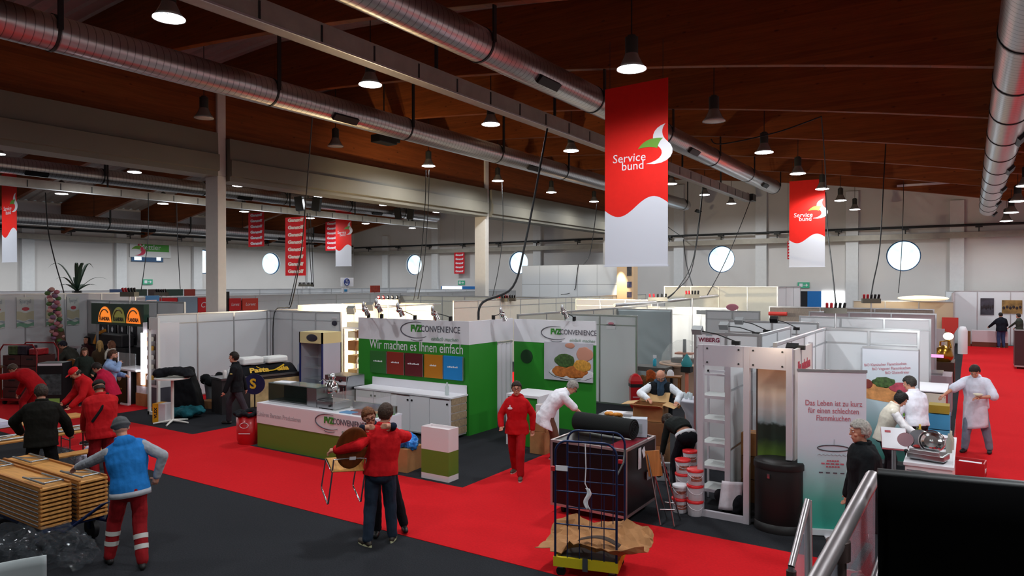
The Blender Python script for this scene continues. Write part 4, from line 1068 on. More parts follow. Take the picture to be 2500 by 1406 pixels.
for x, s in ((.06, .22),): MB().ell((x, -.365, 1.9), (s, .01, .1)).build('oval_badge', mat('badge_navy', '2a2433', .4), t)
MB().ell((-w2-.005, 0, 1.9), (.01, .14, .09)).build('oval_badge', mat('badge_navy', '2a2433', .4), t)
MB().box(-w2+.04, w2-.04, -.35, -.34, .12, .62).build('printed_front', mat('fridge_front', 'd8d8dc', .4), t)
mb = MB()
for i in range(26):
    a = random.random()*6.28; r = .3*random.random()**.5; mb.ell((r*math.cos(a), -.355, .42+r*.55*math.sin(a)), (.07, .012, .04), nu=8, nv=6)
mb.build('pasta_picture', mat('pasta_print', 'b4572a', .5, var=.5, vscale=14), t)
MB().box(-w2+.05, w2-.05, -.352, -.345, .14, .27).build('cream_strip', CREAM, t)
for z in (.75, 1.05, 1.35): MB().box(-w2+.03, w2-.03, -.2, .3, z, z+.012).build('shelf', glassm(), t)
# ================================================================ the green stand
GRN = mat('stand_green', '2f8a2c', 0.45, spec=0.35); GRND = mat('stand_moss_green', '5f7c2a', 0.5); WL = mat('white_laminate', 'e6e4ea', 0.4); WLC = mat('white_laminate_front', 'e2d8da', 0.45)
GREY_T = mat('text_grey', '55535e', 0.5); LEAF = mat('text_green', '3a8a32', 0.5)
def fvz_logo(t, x, y, z, W, rz=0):
    """brand mark: ring arc, green and grey lettering, script line; W is the width of the whole mark"""
    k = W/1.75
    def add(o): return o
    Mz = Matrix.Rotation(rz, 3, 'Z'); P = lambda a, b, c=0: V((x, y, z))+Mz @ V((a*k, c, b*k))
    text('FVZ', .21*k, LEAF, t, P(-.40, .05, -.004), rz=rz, off=.012*k, sx=.92)
    text('CONVENIENCE', .21*k, GREY_T, t, P(.33, .05, -.004), rz=rz, sx=.80)
    text('einfach machen', .13*k, mat('text_pale_green', '8aa694', .5), t, P(.45, -.17, -.004), rz=rz, shear=.35)
    arc = [P(-.40+.48*math.cos(a), .02+.19*math.sin(a), -.004) for a in [R(70)+R(240)*i/24 for i in range(25)]]
    MB().tube(arc, [.004*k+.009*k*math.sin(PI*i/24) for i in range(25)], 6).build('ring_mark', GREY_T, t)
    MB().tube([P(-.38+.32*math.cos(a), -.05+.19*math.sin(a), -.004) for a in [R(235)+R(70)*i/10 for i in range(11)]], .006*k, 6).build('arc_mark', GREY_T, t)
GX0, GX1, GXE = -12.72, -9.32, -7.12
t = thing('green_stand_wall', 'green and white stand wall with big white slogan', 'partition wall', (0, 12.6, 0), kind='thing')
MB().box(GX0, GX1, 0, .06, 2.02, 2.54).build('white_header', WL, t); MB().box(GX0, GX1, 0.005, .055, 0, 2.02).build('green_panel', GRN, t)
MB().box(GX1-.06, GX1, .06, 1.8, 2.02, 2.54).build('side_header', WL, t); MB().box(GX1-.055, GX1-.005, .06, 1.12, 0, 2.02).build('green_side_panel', GRN, t)
text('Wir machen es Ihnen einfach', .32, LOGOW, t, ((PY(905, 0, 12.6).x+PY(1128, 0, 12.6).x)/2, -.002, 1.90), sx=.76)
fvz_logo(t, (PY(983, 0, 12.6).x+PY(1120, 0, 12.6).x)/2-.02, -.004, 2.28, 1.72)
t2 = thing('green_stand_wall', 'smaller green stand wall with food picture right of the curtain', 'partition wall', (0, 14.42, 0), kind='thing')
MB().box(GX1+.01, GXE, 0, .06, 1.98, 2.52).build('white_header', WL, t2); MB().box(GX1+.01, GXE, .005, .055, 0, 1.98).build('green_panel', GRN, t2)
MB().cyl((PY(1286, 870, 14.42).x, -.012, PY(1286, 870, 14.42).z), (PY(1286, 870, 14.42).x, .002, PY(1286, 870, 14.42).z), .165, n=32).build('round_opening', mat('hole_dark_green', '143a1a', .8), t2)
fvz_logo(t2, (PY(1328, 0, 14.4).x+PY(1446, 0, 14.4).x)/2, -.004, 2.21, 1.42)
a, b = PY(1329, 925, 14.38), PY(1447, 840, 14.38); W, Hh = b.x-a.x, b.z-a.z
o = thing('food_picture', 'large food picture hanging on the smaller green wall', 'picture', ((a.x+b.x)/2, 14.40, a.z))
MB().box(-W/2, W/2, -.03, .01, 0, Hh).build('picture_sheet', mat('picture_pale', 'c3c0ca', .5, var=.08, vscale=2), o)
FRIED = mat('fried_crust', 'b5682c', .6, var=.35, vscale=16); SALAD = mat('salad_print', '3f5a2c', .6, var=.5, vscale=18); FLESH = mat('hand_print', 'c98d78', .6)
fe = lambda x, z, rx, rz_, m, nm, d=.03: MB().ell((W*x, -d, Hh*z), (W*rx, .006, Hh*rz_), nu=20, nv=10, fn=lambda p: p*(1+.06*math.sin(p.x*40))).build(nm, m, o)
fe(.08, .2, .46, .18, mat('plate_print', 'dad8de', .4), 'plate'); fe(-.14, .24, .19, .15, FRIED, 'cutlet', .034); fe(.13, .26, .27, .18, FRIED, 'cutlet', .034); fe(.29, .42, .18, .16, mat('potato_print', 'c98f36', .6, var=.3, vscale=20), 'potatoes', .036)
fe(-.06, .53, .21, .18, SALAD, 'salad', .037); fe(.34, .72, .17, .19, FLESH, 'hand', .034); fe(.05, .93, .1, .07, FLESH, 'hand', .034)
# curtain in the doorway
t = thing('curtain', 'grey white curtain in the doorway between the green walls', 'curtain', (GX1-.02, 13.74, 0), PI/2)
MB().sheet(lambda u, v: (u*.66, .03*math.sin(u*22), .02+1.94*v), 40, 4, .006).build('curtain_cloth', mat('curtain_cloth', 'c9c7cc', .8), t)
MB().cyl((-.0, 0, 1.985), (.66, 0, 1.985), .015).build('curtain_rod', ALU, t)
for i, (dx, dy) in enumerate(((0, 0), (.13, .05), (.06, .16))):
    tag(MB().lathe([(.05, 0), (.055, .06), (.055, .2), (.02, .28), (.02, .32), (0, .32)], n=14).build('water_bottle', mat('bottle_clear', 'c6d4d2', .1, alpha=.55), loc=(-9.06+dx, 14.02+dy, 0)), ('nearest', 'right hand', 'rear')[i]+' clear bottle on the floor before the curtain', 'bottle', 'clear bottles before the curtain')
# product tiles on the wall
for (x0, x1, c, l), wd in zip(((900, 938, '2e6a30', 'green'), (941, 981, '8a2c22', 'brick red'), (985, 1027, '5e1a22', 'dark wine red'), (1032, 1076, 'b9741a', 'golden orange'), (1079, 1125, '1d83c9', 'bright blue')), (.3, .26, .36, .2, .3)):
    a, b = PY(x0, 900, 12.5), PY(x1, 900, 12.5)
    o = thing('wall_tile', l+' square board under the white slogan', 'board', ((a.x+b.x)/2, 12.60, 1.22), 0, 'coloured square boards'); W = b.x-a.x
    MB().box(-W/2, W/2, -.05, -.002, 0, .53).build('board', mat('tile_'+c, c, .4), o)
    MB().box(W/2, W/2+.02, -.045, -.005, 0, .52).build('board_edge', ALU, o)
    for k in range(6): MB().box(-wd/2+k*wd/6, -wd/2+k*wd/6+wd/6*.72, -.053, -.05, .27, .305 if k % 2 else .295).build('lettering', LOGOW, o)
# low white cabinets
t = thing('white_sideboard', 'long white low cabinet row under the coloured boards', 'cabinet', (0, 11.98, 0))
MB().box(-12.2, -9.36, .02, .57, .06, .90).build('cabinet_body', WL, t); MB().box(-12.22, -9.33, -.02, .6, .90, .935).build('worktop', WL, t)
MB().box(-12.2, -9.36, .57, .6, .935, 1.12).build('backsplash', WL, t)
WOODP = woodm('pale_wood_panel', 'a58e74', 'x')
for i in range(5): MB().box(-9.36, -9.335, .03, .56, .1+i*.165, .1+i*.165+.14).build('wood_strip', WOODP, t)
xs = [-12.17, -11.62, -11.07, -10.5, -9.94, -9.38]
for i in range(5):
    o = MB().box(xs[i]+.008, xs[i+1]-.008, .0, .02, .09, .885 if i not in (2, 4) else .86).build('door', WL, t)
    kx = xs[i+1]-.06 if i % 2 == 0 else xs[i]+.06
    MB().cyl((kx, -.02, .78), (kx, 0, .78), .022, n=12).build('knob', BLACK, o)
    if i in (2, 4): MB().box(xs[i]+.02, xs[i+1]-.02, -.004, .004, .862, .878).build('handle_slot', mat('slot_shade', '5a3a3c', .5), o)  # maroon strip paints the shadow of the handle recess
for x in (-12, -11, -10.3, -9.5): MB().box(x-.04, x+.04, .1, .5, 0, .06).build('caster', BLACK, t)
tag(MB().lathe([(.045, 0), (.05, .05), (.05, .16), (.018, .24), (.018, .28), (0, .28)], n=14).build('water_bottle', mat('bottle_clear', '', 0), loc=(-9.62, 12.2, .935)), 'clear bottle on the right end of the white low cabinets', 'bottle')
# oven
t = thing('combi_oven', 'steel oven with dark glass door left of the white cabinets', 'oven', (-12.62, 11.75, 0))
MB().box(-.36, .36, 0, .6, .42, 1.2).build('oven_body', STEEL, t, bev=.01)
MB()._add([V(p) for p in ((-.36, 0, 1.0), (.36, 0, 1.0), (.36, .08, 1.2), (-.36, .08, 1.2), (-.36, -.03, 1.0), (.36, -.03, 1.0), (.36, .05, 1.2), (-.36, .05, 1.2))], [(0, 1, 2, 3), (4, 7, 6, 5), (0, 4, 5, 1), (1, 5, 6, 2), (2, 6, 7, 3), (3, 7, 4, 0)]).build('control_panel', mat('panel_pale', 'c9cbd2', .4), t)
MB().cb((-.12, -.0, 1.1), (.2, .012, .09), rx=R(-22)).build('display', mat('display_blue', '1b2a44', .2), t); MB().cyl((.17, -.03, 1.09), (.17, .02, 1.1), .035, n=16).build('knob', BLACK, t)
MB().box(-.31, .31, -.02, 0, .46, .97).build('door_glass', mat('oven_glass', '2a2a2e', .1), t); MB().cyl((.33, -.06, .5), (.33, -.06, .94), .015).build('door_handle', STEEL, t)
MB().box(-.34, .34, .02, .58, .0, .42).build('stand', mat('oven_stand', '4b4a4c', .5), t)
# front counter
t = thing('reception_counter', 'long white and moss green front counter of green stand', 'counter', (0, 9.42, 0))
MB().box(-12.45, -9.08, 0, .7, .49, .885).build('white_band', WLC, t); MB().box(-12.44, -9.09, .01, .69, 0, .49).build('green_front', GRND, t)
MB().box(-12.45, -9.08, 0, .72, .885, .91).build('counter_top', WL, t)
text('Zuhören Beraten Produzieren', .13, mat('text_faint', 'a5a0a4', .5), t, ((PY(633, 0, 9.42).x+PY(726, 0, 9.42).x)/2, -.002, .68), sx=.86)
fvz_logo(t, (PY(770, 0, 9.42).x+PY(884, 0, 9.42).x)/2+.05, -.004, .72, 1.35)
t = thing('glass_display', 'dark glass food display at the left end of the counter', 'display case', (0, 9.66, .91))
x0, x1 = -12.38, -10.9
SMOKE = mat('smoked_glass', '1c2420', .05, alpha=.75)
MB().box(x0, x1-.3, 0, .4, .005, .03).build('display_base', STEEL, t); MB().box(x0, x1-.3, 0, .012, .03, .38).build('front_glass', SMOKE, t); MB().box(x0, x1-.02, 0, .42, .38, .395).build('top_glass', mat('top_glass', '6f7f7c', .08, alpha=.8), t)
MB().box(x1-.32, x1-.02, .005, .42, .005, .375).build('steel_end', STEEL, t); MB().box(x0, x1-.3, .4, .415, .03, .38).build('back_panel', BLACK, t)
tag(MB().box(-.2, .2, -.12, .12, 0, .012).build('paper_sheet', LOGOW, loc=(-12.1, 9.86, 1.306), rz=.2), 'white paper lying on the dark glass food display', 'paper')
t = thing('griddle', 'flat steel griddle on the counter beside the dark display', 'griddle', (-10.62, 9.86, .91))
MB().box(-.26, .26, -.22, .22, .02, .15).build('griddle_body', STEEL, t, bev=.008); MB().box(-.24, .24, -.2, .2, .15, .16).build('griddle_plate', mat('griddle_top', '6f7274', .3, metal=.8), t); MB().cyl((.12, -.25, .08), (.12, -.22, .08), .02).build('knob', BLACK, t)
for x in (-.2, .2): MB().box(x-.03, x+.03, -.2, .2, 0, .02).build('foot', BLACK, t)
t = thing('heat_lamp', 'chrome dome heat lamp standing on the counter by griddle', 'lamp', (-10.86, 10.02, .91))
MB().lathe([(.12, 0), (.12, .012), (.015, .02), (.012, .30)], n=20).build('stem', CHROME, t); MB().lathe([(.14, .26), (.15, .3), (.13, .42), (.07, .5), (.05, .54), (.08, .58), (.05, .64), (.0, .66)], n=24).build('dome', CHROME, t)
MB().tube([(-.1, 0, .45), (-.25, 0, .52), (-.36, 0, .44)], .01, 8).build('arm', CHROME, t)
t = thing('glass_case', 'clear glass case with steel rail on the front counter', 'display case', (0, 9.5, .91))
x0, x1 = -10.28, -9.15
GL = glassm('case_glass', 'e8f4f2', .1)
MB().box(x0, x1, 0, .008, 0, .36).build('front_glass', GL, t); MB().box(x0, x0+.008, .01, .56, 0, .36).build('side_glass', GL, t); MB().box(x1-.008, x1, .01, .56, 0, .36).build('side_glass', GL, t); MB().box(x0, x1, 0, .58, .36, .37).build('top_glass', mat('case_top_glass', '8f8a86', .08, alpha=.16), t)
MB().box(x0, x1, .53, .58, .0, .14).build('steel_rail', STEEL, t)
for i, (c, l) in enumerate((('1f86c4', 'blue'), ('7c2438', 'wine red'), ('4b7a34', 'green'), ('8a3a22', 'rust brown'), ('b97a22', 'golden'), ('3c7a30', 'rear green'))):
    r, k = divmod(i, 3)
    tag(MB().box(-.15, .15, -.1, .1, 0, .012).build('sample_card', mat('card_'+c, c, .4), loc=(-10.0+.34*k+.06*r, 9.64+.24*r, .911), rz=0), l+' sample card inside the clear glass case', 'card', 'sample cards in the glass case')
# pedestal
t = thing('pedestal', 'white and moss green square pedestal at the stand corner', 'pedestal', (-7.73, 9.6, 0))
MB().box(-.3, .3, -.14, .14, 0, .10).build('white_base', WLC, t); MB().box(-.3, .3, -.14, .14, .10, .51).build('green_band', GRND, t)
m = MB().box(-.3, .3, -.14, .14, .51, .86); 
for a_ in ((-.3, .3, -.14, -.12), (-.3, .3, .12, .14), (-.3, -.28, -.12, .12), (.28, .3, -.12, .12)): m.box(*a_, .86, .9)
m.build('white_top', WLC, t)
# carton with blue film
t = carton('open brown carton with blue film beside the hugging pair', (-8.75, 9.75, 0), (.62, .5, .42), .1, None, None, False)
mb = MB()
for i in range(14): mb.ell((.28*math.cos(i*2.4)*(i/14)**.4, .2*math.sin(i*2.4)*(i/14)**.4, .46+.1*random.random()), (.13, .11, .12), nu=8, nv=6)
o = remesh(mb, 'blue_film', mat('blue_film', '1f7fd6', .2, coat=.5), .015, 1, .035, 16); o.location = (-8.75, 9.75, 0); tag(o, 'shiny blue plastic film bulging out of the brown carton', 'plastic film')
# side counter
t = thing('side_counter', 'white topped side counter with green front near red woman', 'counter', (-8.2, 12.4, 0))
MB().box(0, .8, 0, .85, 1.02, 1.07).build('counter_top', WL, t); MB().box(.76, .8, 0, .85, 0, 1.02).build('white_side', WL, t); MB().box(0, .04, 0, .85, 0, 1.02).build('white_side', WL, t); MB().box(.04, .76, .04, .08, 0, 1.02).build('green_front', GRN, t)
carton('brown carton behind the bending chef, lower one', (-7.2, 12.2, 0), (.34, .4, .45)); carton('brown carton behind the bending chef, upper open one', (-7.2, 12.2, .452), (.34, .4, .35), .15)
carton('white and purple carton on top beside the side counter', (-7.2, 12.2, .804), (.22, .2, .16), .3, mat('carton_white', '', 0))
# spotlights on arms over the wall tops
def spotlight(label, base, tip, col=None):
    base, tip = V(base), V(tip); t = thing('spotlight', label, 'lamp', base, 0, 'arm spotlights on the stand walls'); d = tip-base
    MB().box(-.03, .03, -.03, .03, -.05, .06).build('clamp', BLACK, t)
    MB().tube([(0, 0, .04), d*.6+V((0, 0, .03)), d], .010, 6).build('arm', DKGREY, t)
    MB().ell(d, (.075, .075, .07)).cyl(d+V((.02, .02, -.03)), d+V((.05, .05, -.14)), .05, .065, n=16).build('lamp_head', CHROME, t)
    MB().ell(d+V((-.02, -.03, .1)), (.04, .04, .08)).build('transformer', ALU, t)
for i, (b, tp, l) in enumerate((((900, 774), (891, 755), 'first'), ((932, 774), (922, 747), 'second'), ((1013, 780), (975, 757), 'third'), ((1100, 784), (1060, 765), 'fourth'))):
    spotlight(l+' chrome spotlight from the left above the slogan wall', PY(b[0], b[1], 12.63).xy.to_3d()+V((0, 0, 2.58)), PY(tp[0], tp[1], 12.1))
spotlight('chrome spotlight above the curtain doorway of green stand', V((GX1-.03, 13.6, 2.58)), PX(1226, 768, -9.0)); spotlight('chrome spotlight above the smaller green wall', PY(1402, 783, 14.45).xy.to_3d()+V((0, 0, 2.56)), PY(1376, 762, 14.2))
for i, (px, py, Y, l) in enumerate(((857, 757, 16.6, 'left'), (903, 748, 16.9, 'right'))):
    p = PY(px, py, Y); t = thing('floodlight', l+' grey square floodlight over the warm lit stand', 'lamp', p)
    MB().cb((0, 0, 0), (.25, .2, .22), rx=R(25), rz=.5).build('lamp_case', mat('flood_grey', '8f9294', .5), t)
    MB().cyl((0, 0, 0), (0, 20.58-p.y, 2.6-p.z), .02).build('arm', ALU, t)
# shelves seen through the gap
def showcase(label, x0, x1, y0, y1, h, n=4):
    t = thing('glass_showcase', label, 'showcase', (x0, y0, 0)); w_, d_ = x1-x0, y1-y0
    for x in (0, w_-.05):
        for y in (0, d_-.05): MB().box(x, x+.05, y, y+.05, 0, h).build('post', ALU, t)
    MB().box(0, w_, 0, d_, h, h+.05).build('top_board', LOGOW, t); MB().box(0, w_, 0, d_, 0, .12).build('base', mat('base_grey', '77757a', .5), t)
    for k in range(n): MB().box(.03, w_-.03, .03, d_-.03, .45+k*.4, .465+k*.4).build('glass_shelf', GL, t)
    return t
sx0, sx1 = PY(826, 900, 15.5).x, PY(889, 900, 15.5).x
showcase('tall aluminium glass showcase with cartons, seen through the gap', sx0-.1, sx1+.5, 15.75, 16.35, 1.95)
q = 0
for k, z in enumerate((.465, .865, 1.265, 1.665)):
    for j in range(4):
        q += 1; c = ('c9a878', 'e0d8c4', '8a5a34', 'b08a52')[(k*3+j) % 4]
        carton(('lowest', 'second', 'third', 'top')[k]+' shelf of the showcase, '+('leftmost', 'second', 'third', 'rightmost')[j]+' carton', (sx0+.15+j*.4, 16.05, z), (.3, .3, .2+.05*((k+j) % 3)), 0, mat('carton_'+c, c, .7), 'cartons in the glass showcase', False)
carton('pale carton lying on top of the glass showcase', (sx0+.3, 16.05, 2.0), (.6, .4, .16), 0, mat('carton_e0d8c4', '', 0)); carton('tan carton lying at the right on the glass showcase', (sx0+1.1, 16.05, 2.0), (.55, .4, .24))
tag(MB().lathe([(.1, 0), (.13, .1), (.1, .2), (0, .24)], n=16).build('tin_can', CHROME, loc=(sx0+.55, 15.9, .875)), 'shiny tin in the second shelf of the showcase', 'tin')
# wires and plug clusters
def plugs(label, p, red=True, w=.5, post=True):
    t = thing('plug_cluster', label, 'plug box', p, R(20))
    if post: MB().cyl((0, 0, 0), (0, 0, -p.z), .02, n=6).build('support_post', ALU, t)
    MB().box(-w/2, w/2, -.1, .1, 0, .14).build('distribution_box', mat('box_olive', '5d584c', .5), t)
    for i in range(5): MB().cyl((-w*.4+i*w*.2, 0, .14), (-w*.42+i*w*.21, -.05, .26), .035, n=10).build('plug', mat('plug_red', 'b5202a', .5) if (i < 2 and red) else BLACK, t)
plugs('plug cluster on the rail left of the hanging thick cable', PX(1226, 736, -16.4)); plugs('plug cluster on the rail at the foot of the thick cable', PX(1245, 735, -16.4))
plugs('plug cluster above the warm lit stand, with small sign', PX(948, 741, -16.4), True, .8)
plugs('left plug cluster of the pair below the biggest crimson banner', PX(738, 699, -37.9), False); plugs('right plug cluster of the pair below the biggest crimson banner', PX(757, 699, -37.9), False)
cable('thick black cable running from the tray down to the slogan stand', [PX(1336, 315, -9.7), PX(1320, 400, -9.6), PX(1283, 590, -9.5), PX(1252, 700, -9.4), (GX1-.05, 13.2, 2.95), (GX1-.03, 13.0, 2.56)], .03)
cable('black cable from the duct down to the grey partition corner', [PX(768, 235, -15.0), PX(760, 330, -16), PX(748, 480, -17.5), PX(735, 620, -18.8), PX(712, 740, -19.4), (-19.45, 15.9, 2.56), (-19.2, 15.22, 2.4), (-19.25, 15.2, .9)])
cable('left of two thin cables hanging above the slogan wall', [PX(1040, 415, -18.9), PX(1038, 500, -18), PX(1028, 620, -17), PX(1010, 732, -16.45)], .014); cable('right of two thin cables hanging above the slogan wall', [PX(1048, 415, -18.9), PX(1046, 500, -18), PX(1036, 640, -17), PX(1020, 730, -16.45)], .014)
cable('thin cable hanging just right of the second column', [PX(1226, 445, -19), PX(1228, 560, -18), PX(1218, 650, -17), PX(1203, 722, -16.45)], .016)
cable('thin cable left of the biggest red banner', [PX(1458, 492, -18.7), PX(1450, 560, -18), PX(1440, 620, -17.6), PX(1425, 645, -17.2)], .02)
cable('cable looping down the tall white panel wall', [PY(1412, 645, 35.9), PY(1407, 680, 35.9), PY(1404, 705, 35.9), PY(1390, 716, 35.9), PX(1370, 719, -16.4)], .02)
for i, (pts, l) in enumerate((((108, 462), (118, 560), (140, 650), (155, 715)), ((363, 470), (362, 580), (352, 660), (343, 715)), ((432, 490), (434, 600), (440, 703)), ((572, 598), (580, 640), (598, 702)), ((752, 520), (742, 600), (722, 690)), ((757, 520), (760, 600), (764, 700)))) if False else []: pass
for l, X, pts in (('long cable drooping at far left above the asparagus posters', -26.5, ((112, 470), (118, 560), (135, 640), (156, 716), (160, 760), (150, 815))), ('cable hanging beside the flame sign', -33.2, ((363, 485), (362, 580), (353, 650), (344, 712))), ('cable hanging left of the nearest column', -33.2, ((432, 495), (434, 590), (440, 705))),
                  ('pair cable, left, under the loudspeakers', -30, ((750, 520), (755, 600), (762, 700))), ('pair cable, right, under the loudspeakers', -30, ((757, 520), (762, 600), (765, 700))), ('cable crossing the biggest crimson banner', -26.2, ((745, 530), (733, 620), (706, 745)))):
    cable(l, [PX(a_, b_, X) for a_, b_ in pts], .02)

def spot(name, loc, tgt, e, size, col, r=.08, blend=.5):
    l = bpy.data.lights.new(name, 'SPOT'); l.energy = e; l.spot_size = R(size); l.spot_blend = blend; l.color = col; l.shadow_soft_size = r
    o = bpy.data.objects.new(name, l); COL.objects.link(o); o.location = loc; o.rotation_euler = (V(tgt)-V(loc)).to_track_quat('-Z', 'Y').to_euler()
spot('flood_beam', PY(857, 757, 16.6)+V((0, .1, -.25)), (-18.6, 20.6, 1.9), 1500, 150, (1, .8, .5)); spot('flood_beam', PY(903, 748, 16.9)+V((0, .1, -.25)), (-17.2, 20.6, 1.9), 1500, 150, (1, .8, .5)); spot('flood_beam', (-18.6, 19.2, 2.7), (-18.6, 15.4, 1.6), 400, 140, (1, .82, .55)); spot('flood_beam', (-15.6, 17.2, 2.7), (-16.2, 15.9, 1.0), 250, 130, (1, .85, .6))
spot('stand_fill', (-9.2, 23.4, 2.75), (-9.0, 25.5, 1.9), 160, 140, (1, .95, .82)); spot('stand_fill', (-7.6, 22.9, 2.75), (-8.4, 25.5, 1.7), 130, 140, (1, .95, .82)); spot('stand_fill', (-2.9, 34.2, 2.9), (-2.6, 35.5, 2.0), 60, 140, (1, .85, .6))  # added spots with no fixture, brightening the stands, here and next line
spot('stand_fill', (-2.3, 9.6, 2.6), (-2.15, 10.8, 1.9), 10, 110, (1, .8, .55)); spot('stand_fill', (-1.2, 12.6, 2.62), (-1.5, 15, 1.2), 60, 120, (.95, 1, 1)); spot('stand_fill', (-1.7, 18.0, 2.6), (-1.6, 20.3, 1.4), 60, 130, (.95, 1, 1))
# ================================================================ right hand stands
def put(o, label, cat, group=None): return tag(o, label, cat, group)
pwall('grey partition right of the smaller green wall', 'x', 18.1, -9.9, -7.68, mod=1.15)
pwall('partition rail running back behind the smaller green wall', 'y', -10.2, 16.0, 25, h=2.55, mod=1.5, pm=PANELG)
t = thing('plastic_sheet_wall', 'wall wrapped in wrinkled grey plastic sheet', 'partition wall', (0, 22.3, 0), kind='thing')
MB().sheet(lambda u, v: (-10.5+2.25*u, -.04+.035*noise.noise(V((u*3+v*2, v*3-u*1.5, 3)))+.02*noise.noise(V((u*7+v*5, v*6, 9))), .05+2.43*v), 44, 44, .01).build('plastic_sheet', mat('plastic_grey', 'a9b6ba', .3, spec=.5), t)
m = MB(); 
for x in (-10.5, -8.25): MB().box(x-.03, x+.03, -.02, .04, 0, 2.52).build('post', ALU, t)
MB().box(-10.5, -8.25, 0, .05, 2.46, 2.52).build('rail', ALU, t)
pwall('bright lit white wall behind the plastic sheet wall', 'x', 25.5, -10.9, -7.0, mod=1.25)
pwall('white partition with pink oval above the dome table', 'x', 23.0, -7.3, -5.6, h=2.5, mod=.85)
o = put(MB().ell((0, 0, 0), (.2, .01, .11)).build('oval_sign', mat('oval_pink', 'd88a9c', .5), loc=PY(1788, 750, 22.95)), 'pink oval sign on the white partition above the dome table', 'sign')
put(MB().box(-.2, .2, -.02, 0, -.07, .07).build('name_sign', mat('sign_ink', '4a4e55', .5), loc=PY(1714, 762, 25.46)), 'small dark lettered sign on the bright lit white wall', 'sign')
# tall white wall with the lit picture pillar
a_, b_ = PY(1275, 648, 36.0), PY(1508, 648, 36.0)
t = thing('partition_wall', 'tall white panel wall beneath the largest hanging banner', 'partition wall', (a_.x, 36.0, 0), kind='thing'); W = b_.x-a_.x
for i in range(5):
    for z0, z1 in ((0, 2.2), (2.2, 3.3), (3.3, 4.42)): MB().box(W*i/5+.01, W*(i+1)/5-.01, -.04, .04, z0+.01, z1-.01).build('panel', PANEL, t)
MB().box(0, W, -.035, .035, 0, 4.42).build('core', mat('core_grey', '8b8d8f', .6), t)
p0, p1 = PY(1508, 648, 35.9), PY(1548, 648, 35.9)
t = thing('picture_pillar', 'warm lit pillar with photos under the largest banner', 'pillar', (p0.x, 35.9, 0), kind='thing'); W = p1.x-p0.x
MB().box(0, W, -.1, .5, 0, 4.4).build('pillar_body', mat('pillar_tan', 'd9b894', .6), t)
for i, (z, h) in enumerate(((4.05, .55), (3.3, .3), (2.75, .3))): MB().box(W*.62, W*.9, -.12, -.1, z-h/2, z+h/2).build('photo_print', mat('photo_dark%d' % i, ('3a3a42', '45466a', '3f3a52')[i], .5, var=.5, vscale=7), t)
l = bpy.data.lights.new('pillar_spot', 'SPOT'); l.energy = 900; l.spot_size = R(38); l.spot_blend = .6; l.color = (1, .8, .55); l.shadow_soft_size = .05
lo = bpy.data.objects.new('pillar_spot', l); COL.objects.link(lo); lo.location = (p0.x+.25, 35.3, 4.75); lo.rotation_euler = (R(14), 0, 0)
# wall rows further back
pwall('cream wall row below the round window right of the banner', 'x', 30.0, -11.4, -6.6, h=3.25, mod=1.2, pm=PANELG, fascia=False)
pwall('bright white side wall beside the blue gate', 'y', -6.6, 30.0, 34.5, h=3.25, mod=1.5, fascia=False)
pwall('white partition row left of the dome table', 'x', 27.5, -14.5, -11.0, h=2.7, mod=1.2)
REED = mat('reed_matting', '8c8076', .8, var=.25, vscale=30, stretch=(8, 8, .4))
pwall('brown grey reed wall behind the lettered stands', 'x', 26.5, -6.1, -1.0, h=2.55, mod=1.5, pm=REED, fascia=False)
pwall('mauve partition stepping back along the right aisle', 'x', 24.0, -4.3, -.85, h=2.5, mod=1.15, pm=mat('mauve_panel', 'b2a2a6', .6), fascia=False)
pwall('cream lit partition with bright lamp at the right aisle', 'x', 35.5, -4.5, -.6, h=2.6, mod=1.3, pm=mat('tan_panel', 'b5a48e', .6), fascia=False)
pwall('white end wall with dark posters at far right', 'x', 46.6, -1.2, 4.8, h=2.95, mod=1.5, fascia=False)
pwall('grey slanted shade wall near the far posters', 'y', -.75, 40, 46.5, h=2.9, mod=1.6, fascia=False)
pwall('white partition with asparagus coloured lettering plate', 'x', 20.4, -3.9, -.84, mod=1.0)
pwall('pale partition behind the printed pizza banner', 'x', 15.3, -2.5, -.82, mod=.84)
pwall('low rear partition row behind the lettered stands', 'x', 17.2, -4.9, -2.9, mod=1.0)
pwall('partition bearing the dark red lettered name plate', 'x', 12.75, -4.25, -3.12, mod=.57)
pwall('white partition receding behind the shelf frame', 'y', -3.1, 12.8, 15.2, mod=1.1)
pwall('white inner partition behind the frame header', 'y', -2.45, 11.0, 15.2, mod=1.1)
p = PY(1731, 829, 12.72)
t = thing('name_plate', 'white plate with dark red lettering on the grey partition', 'sign', (p.x, 12.7335, p.z))
MB().box(-.2, .2, -.006, 0, -.11, .11).build('plate', LOGOW, t); text('WIBERG', .105, mat('wine_text', '7a2440', .5), t, (0, -.008, -.01), off=.004); MB().box(-.06, .06, -.008, -.006, .06, .09).build('ink_mark', PGRY, t)
p = PY(1492, 793, 18.083)
t = thing('name_plate', 'tiny pale plate with pink mark on the grey partition top', 'sign', p); MB().box(-.14, .14, -.006, 0, -.12, .12).build('plate', LOGOW, t); MB().ell((0, -.008, .04), (.09, .004, .035)).build('pink_mark', mat('oval_pink', '', 0), t)
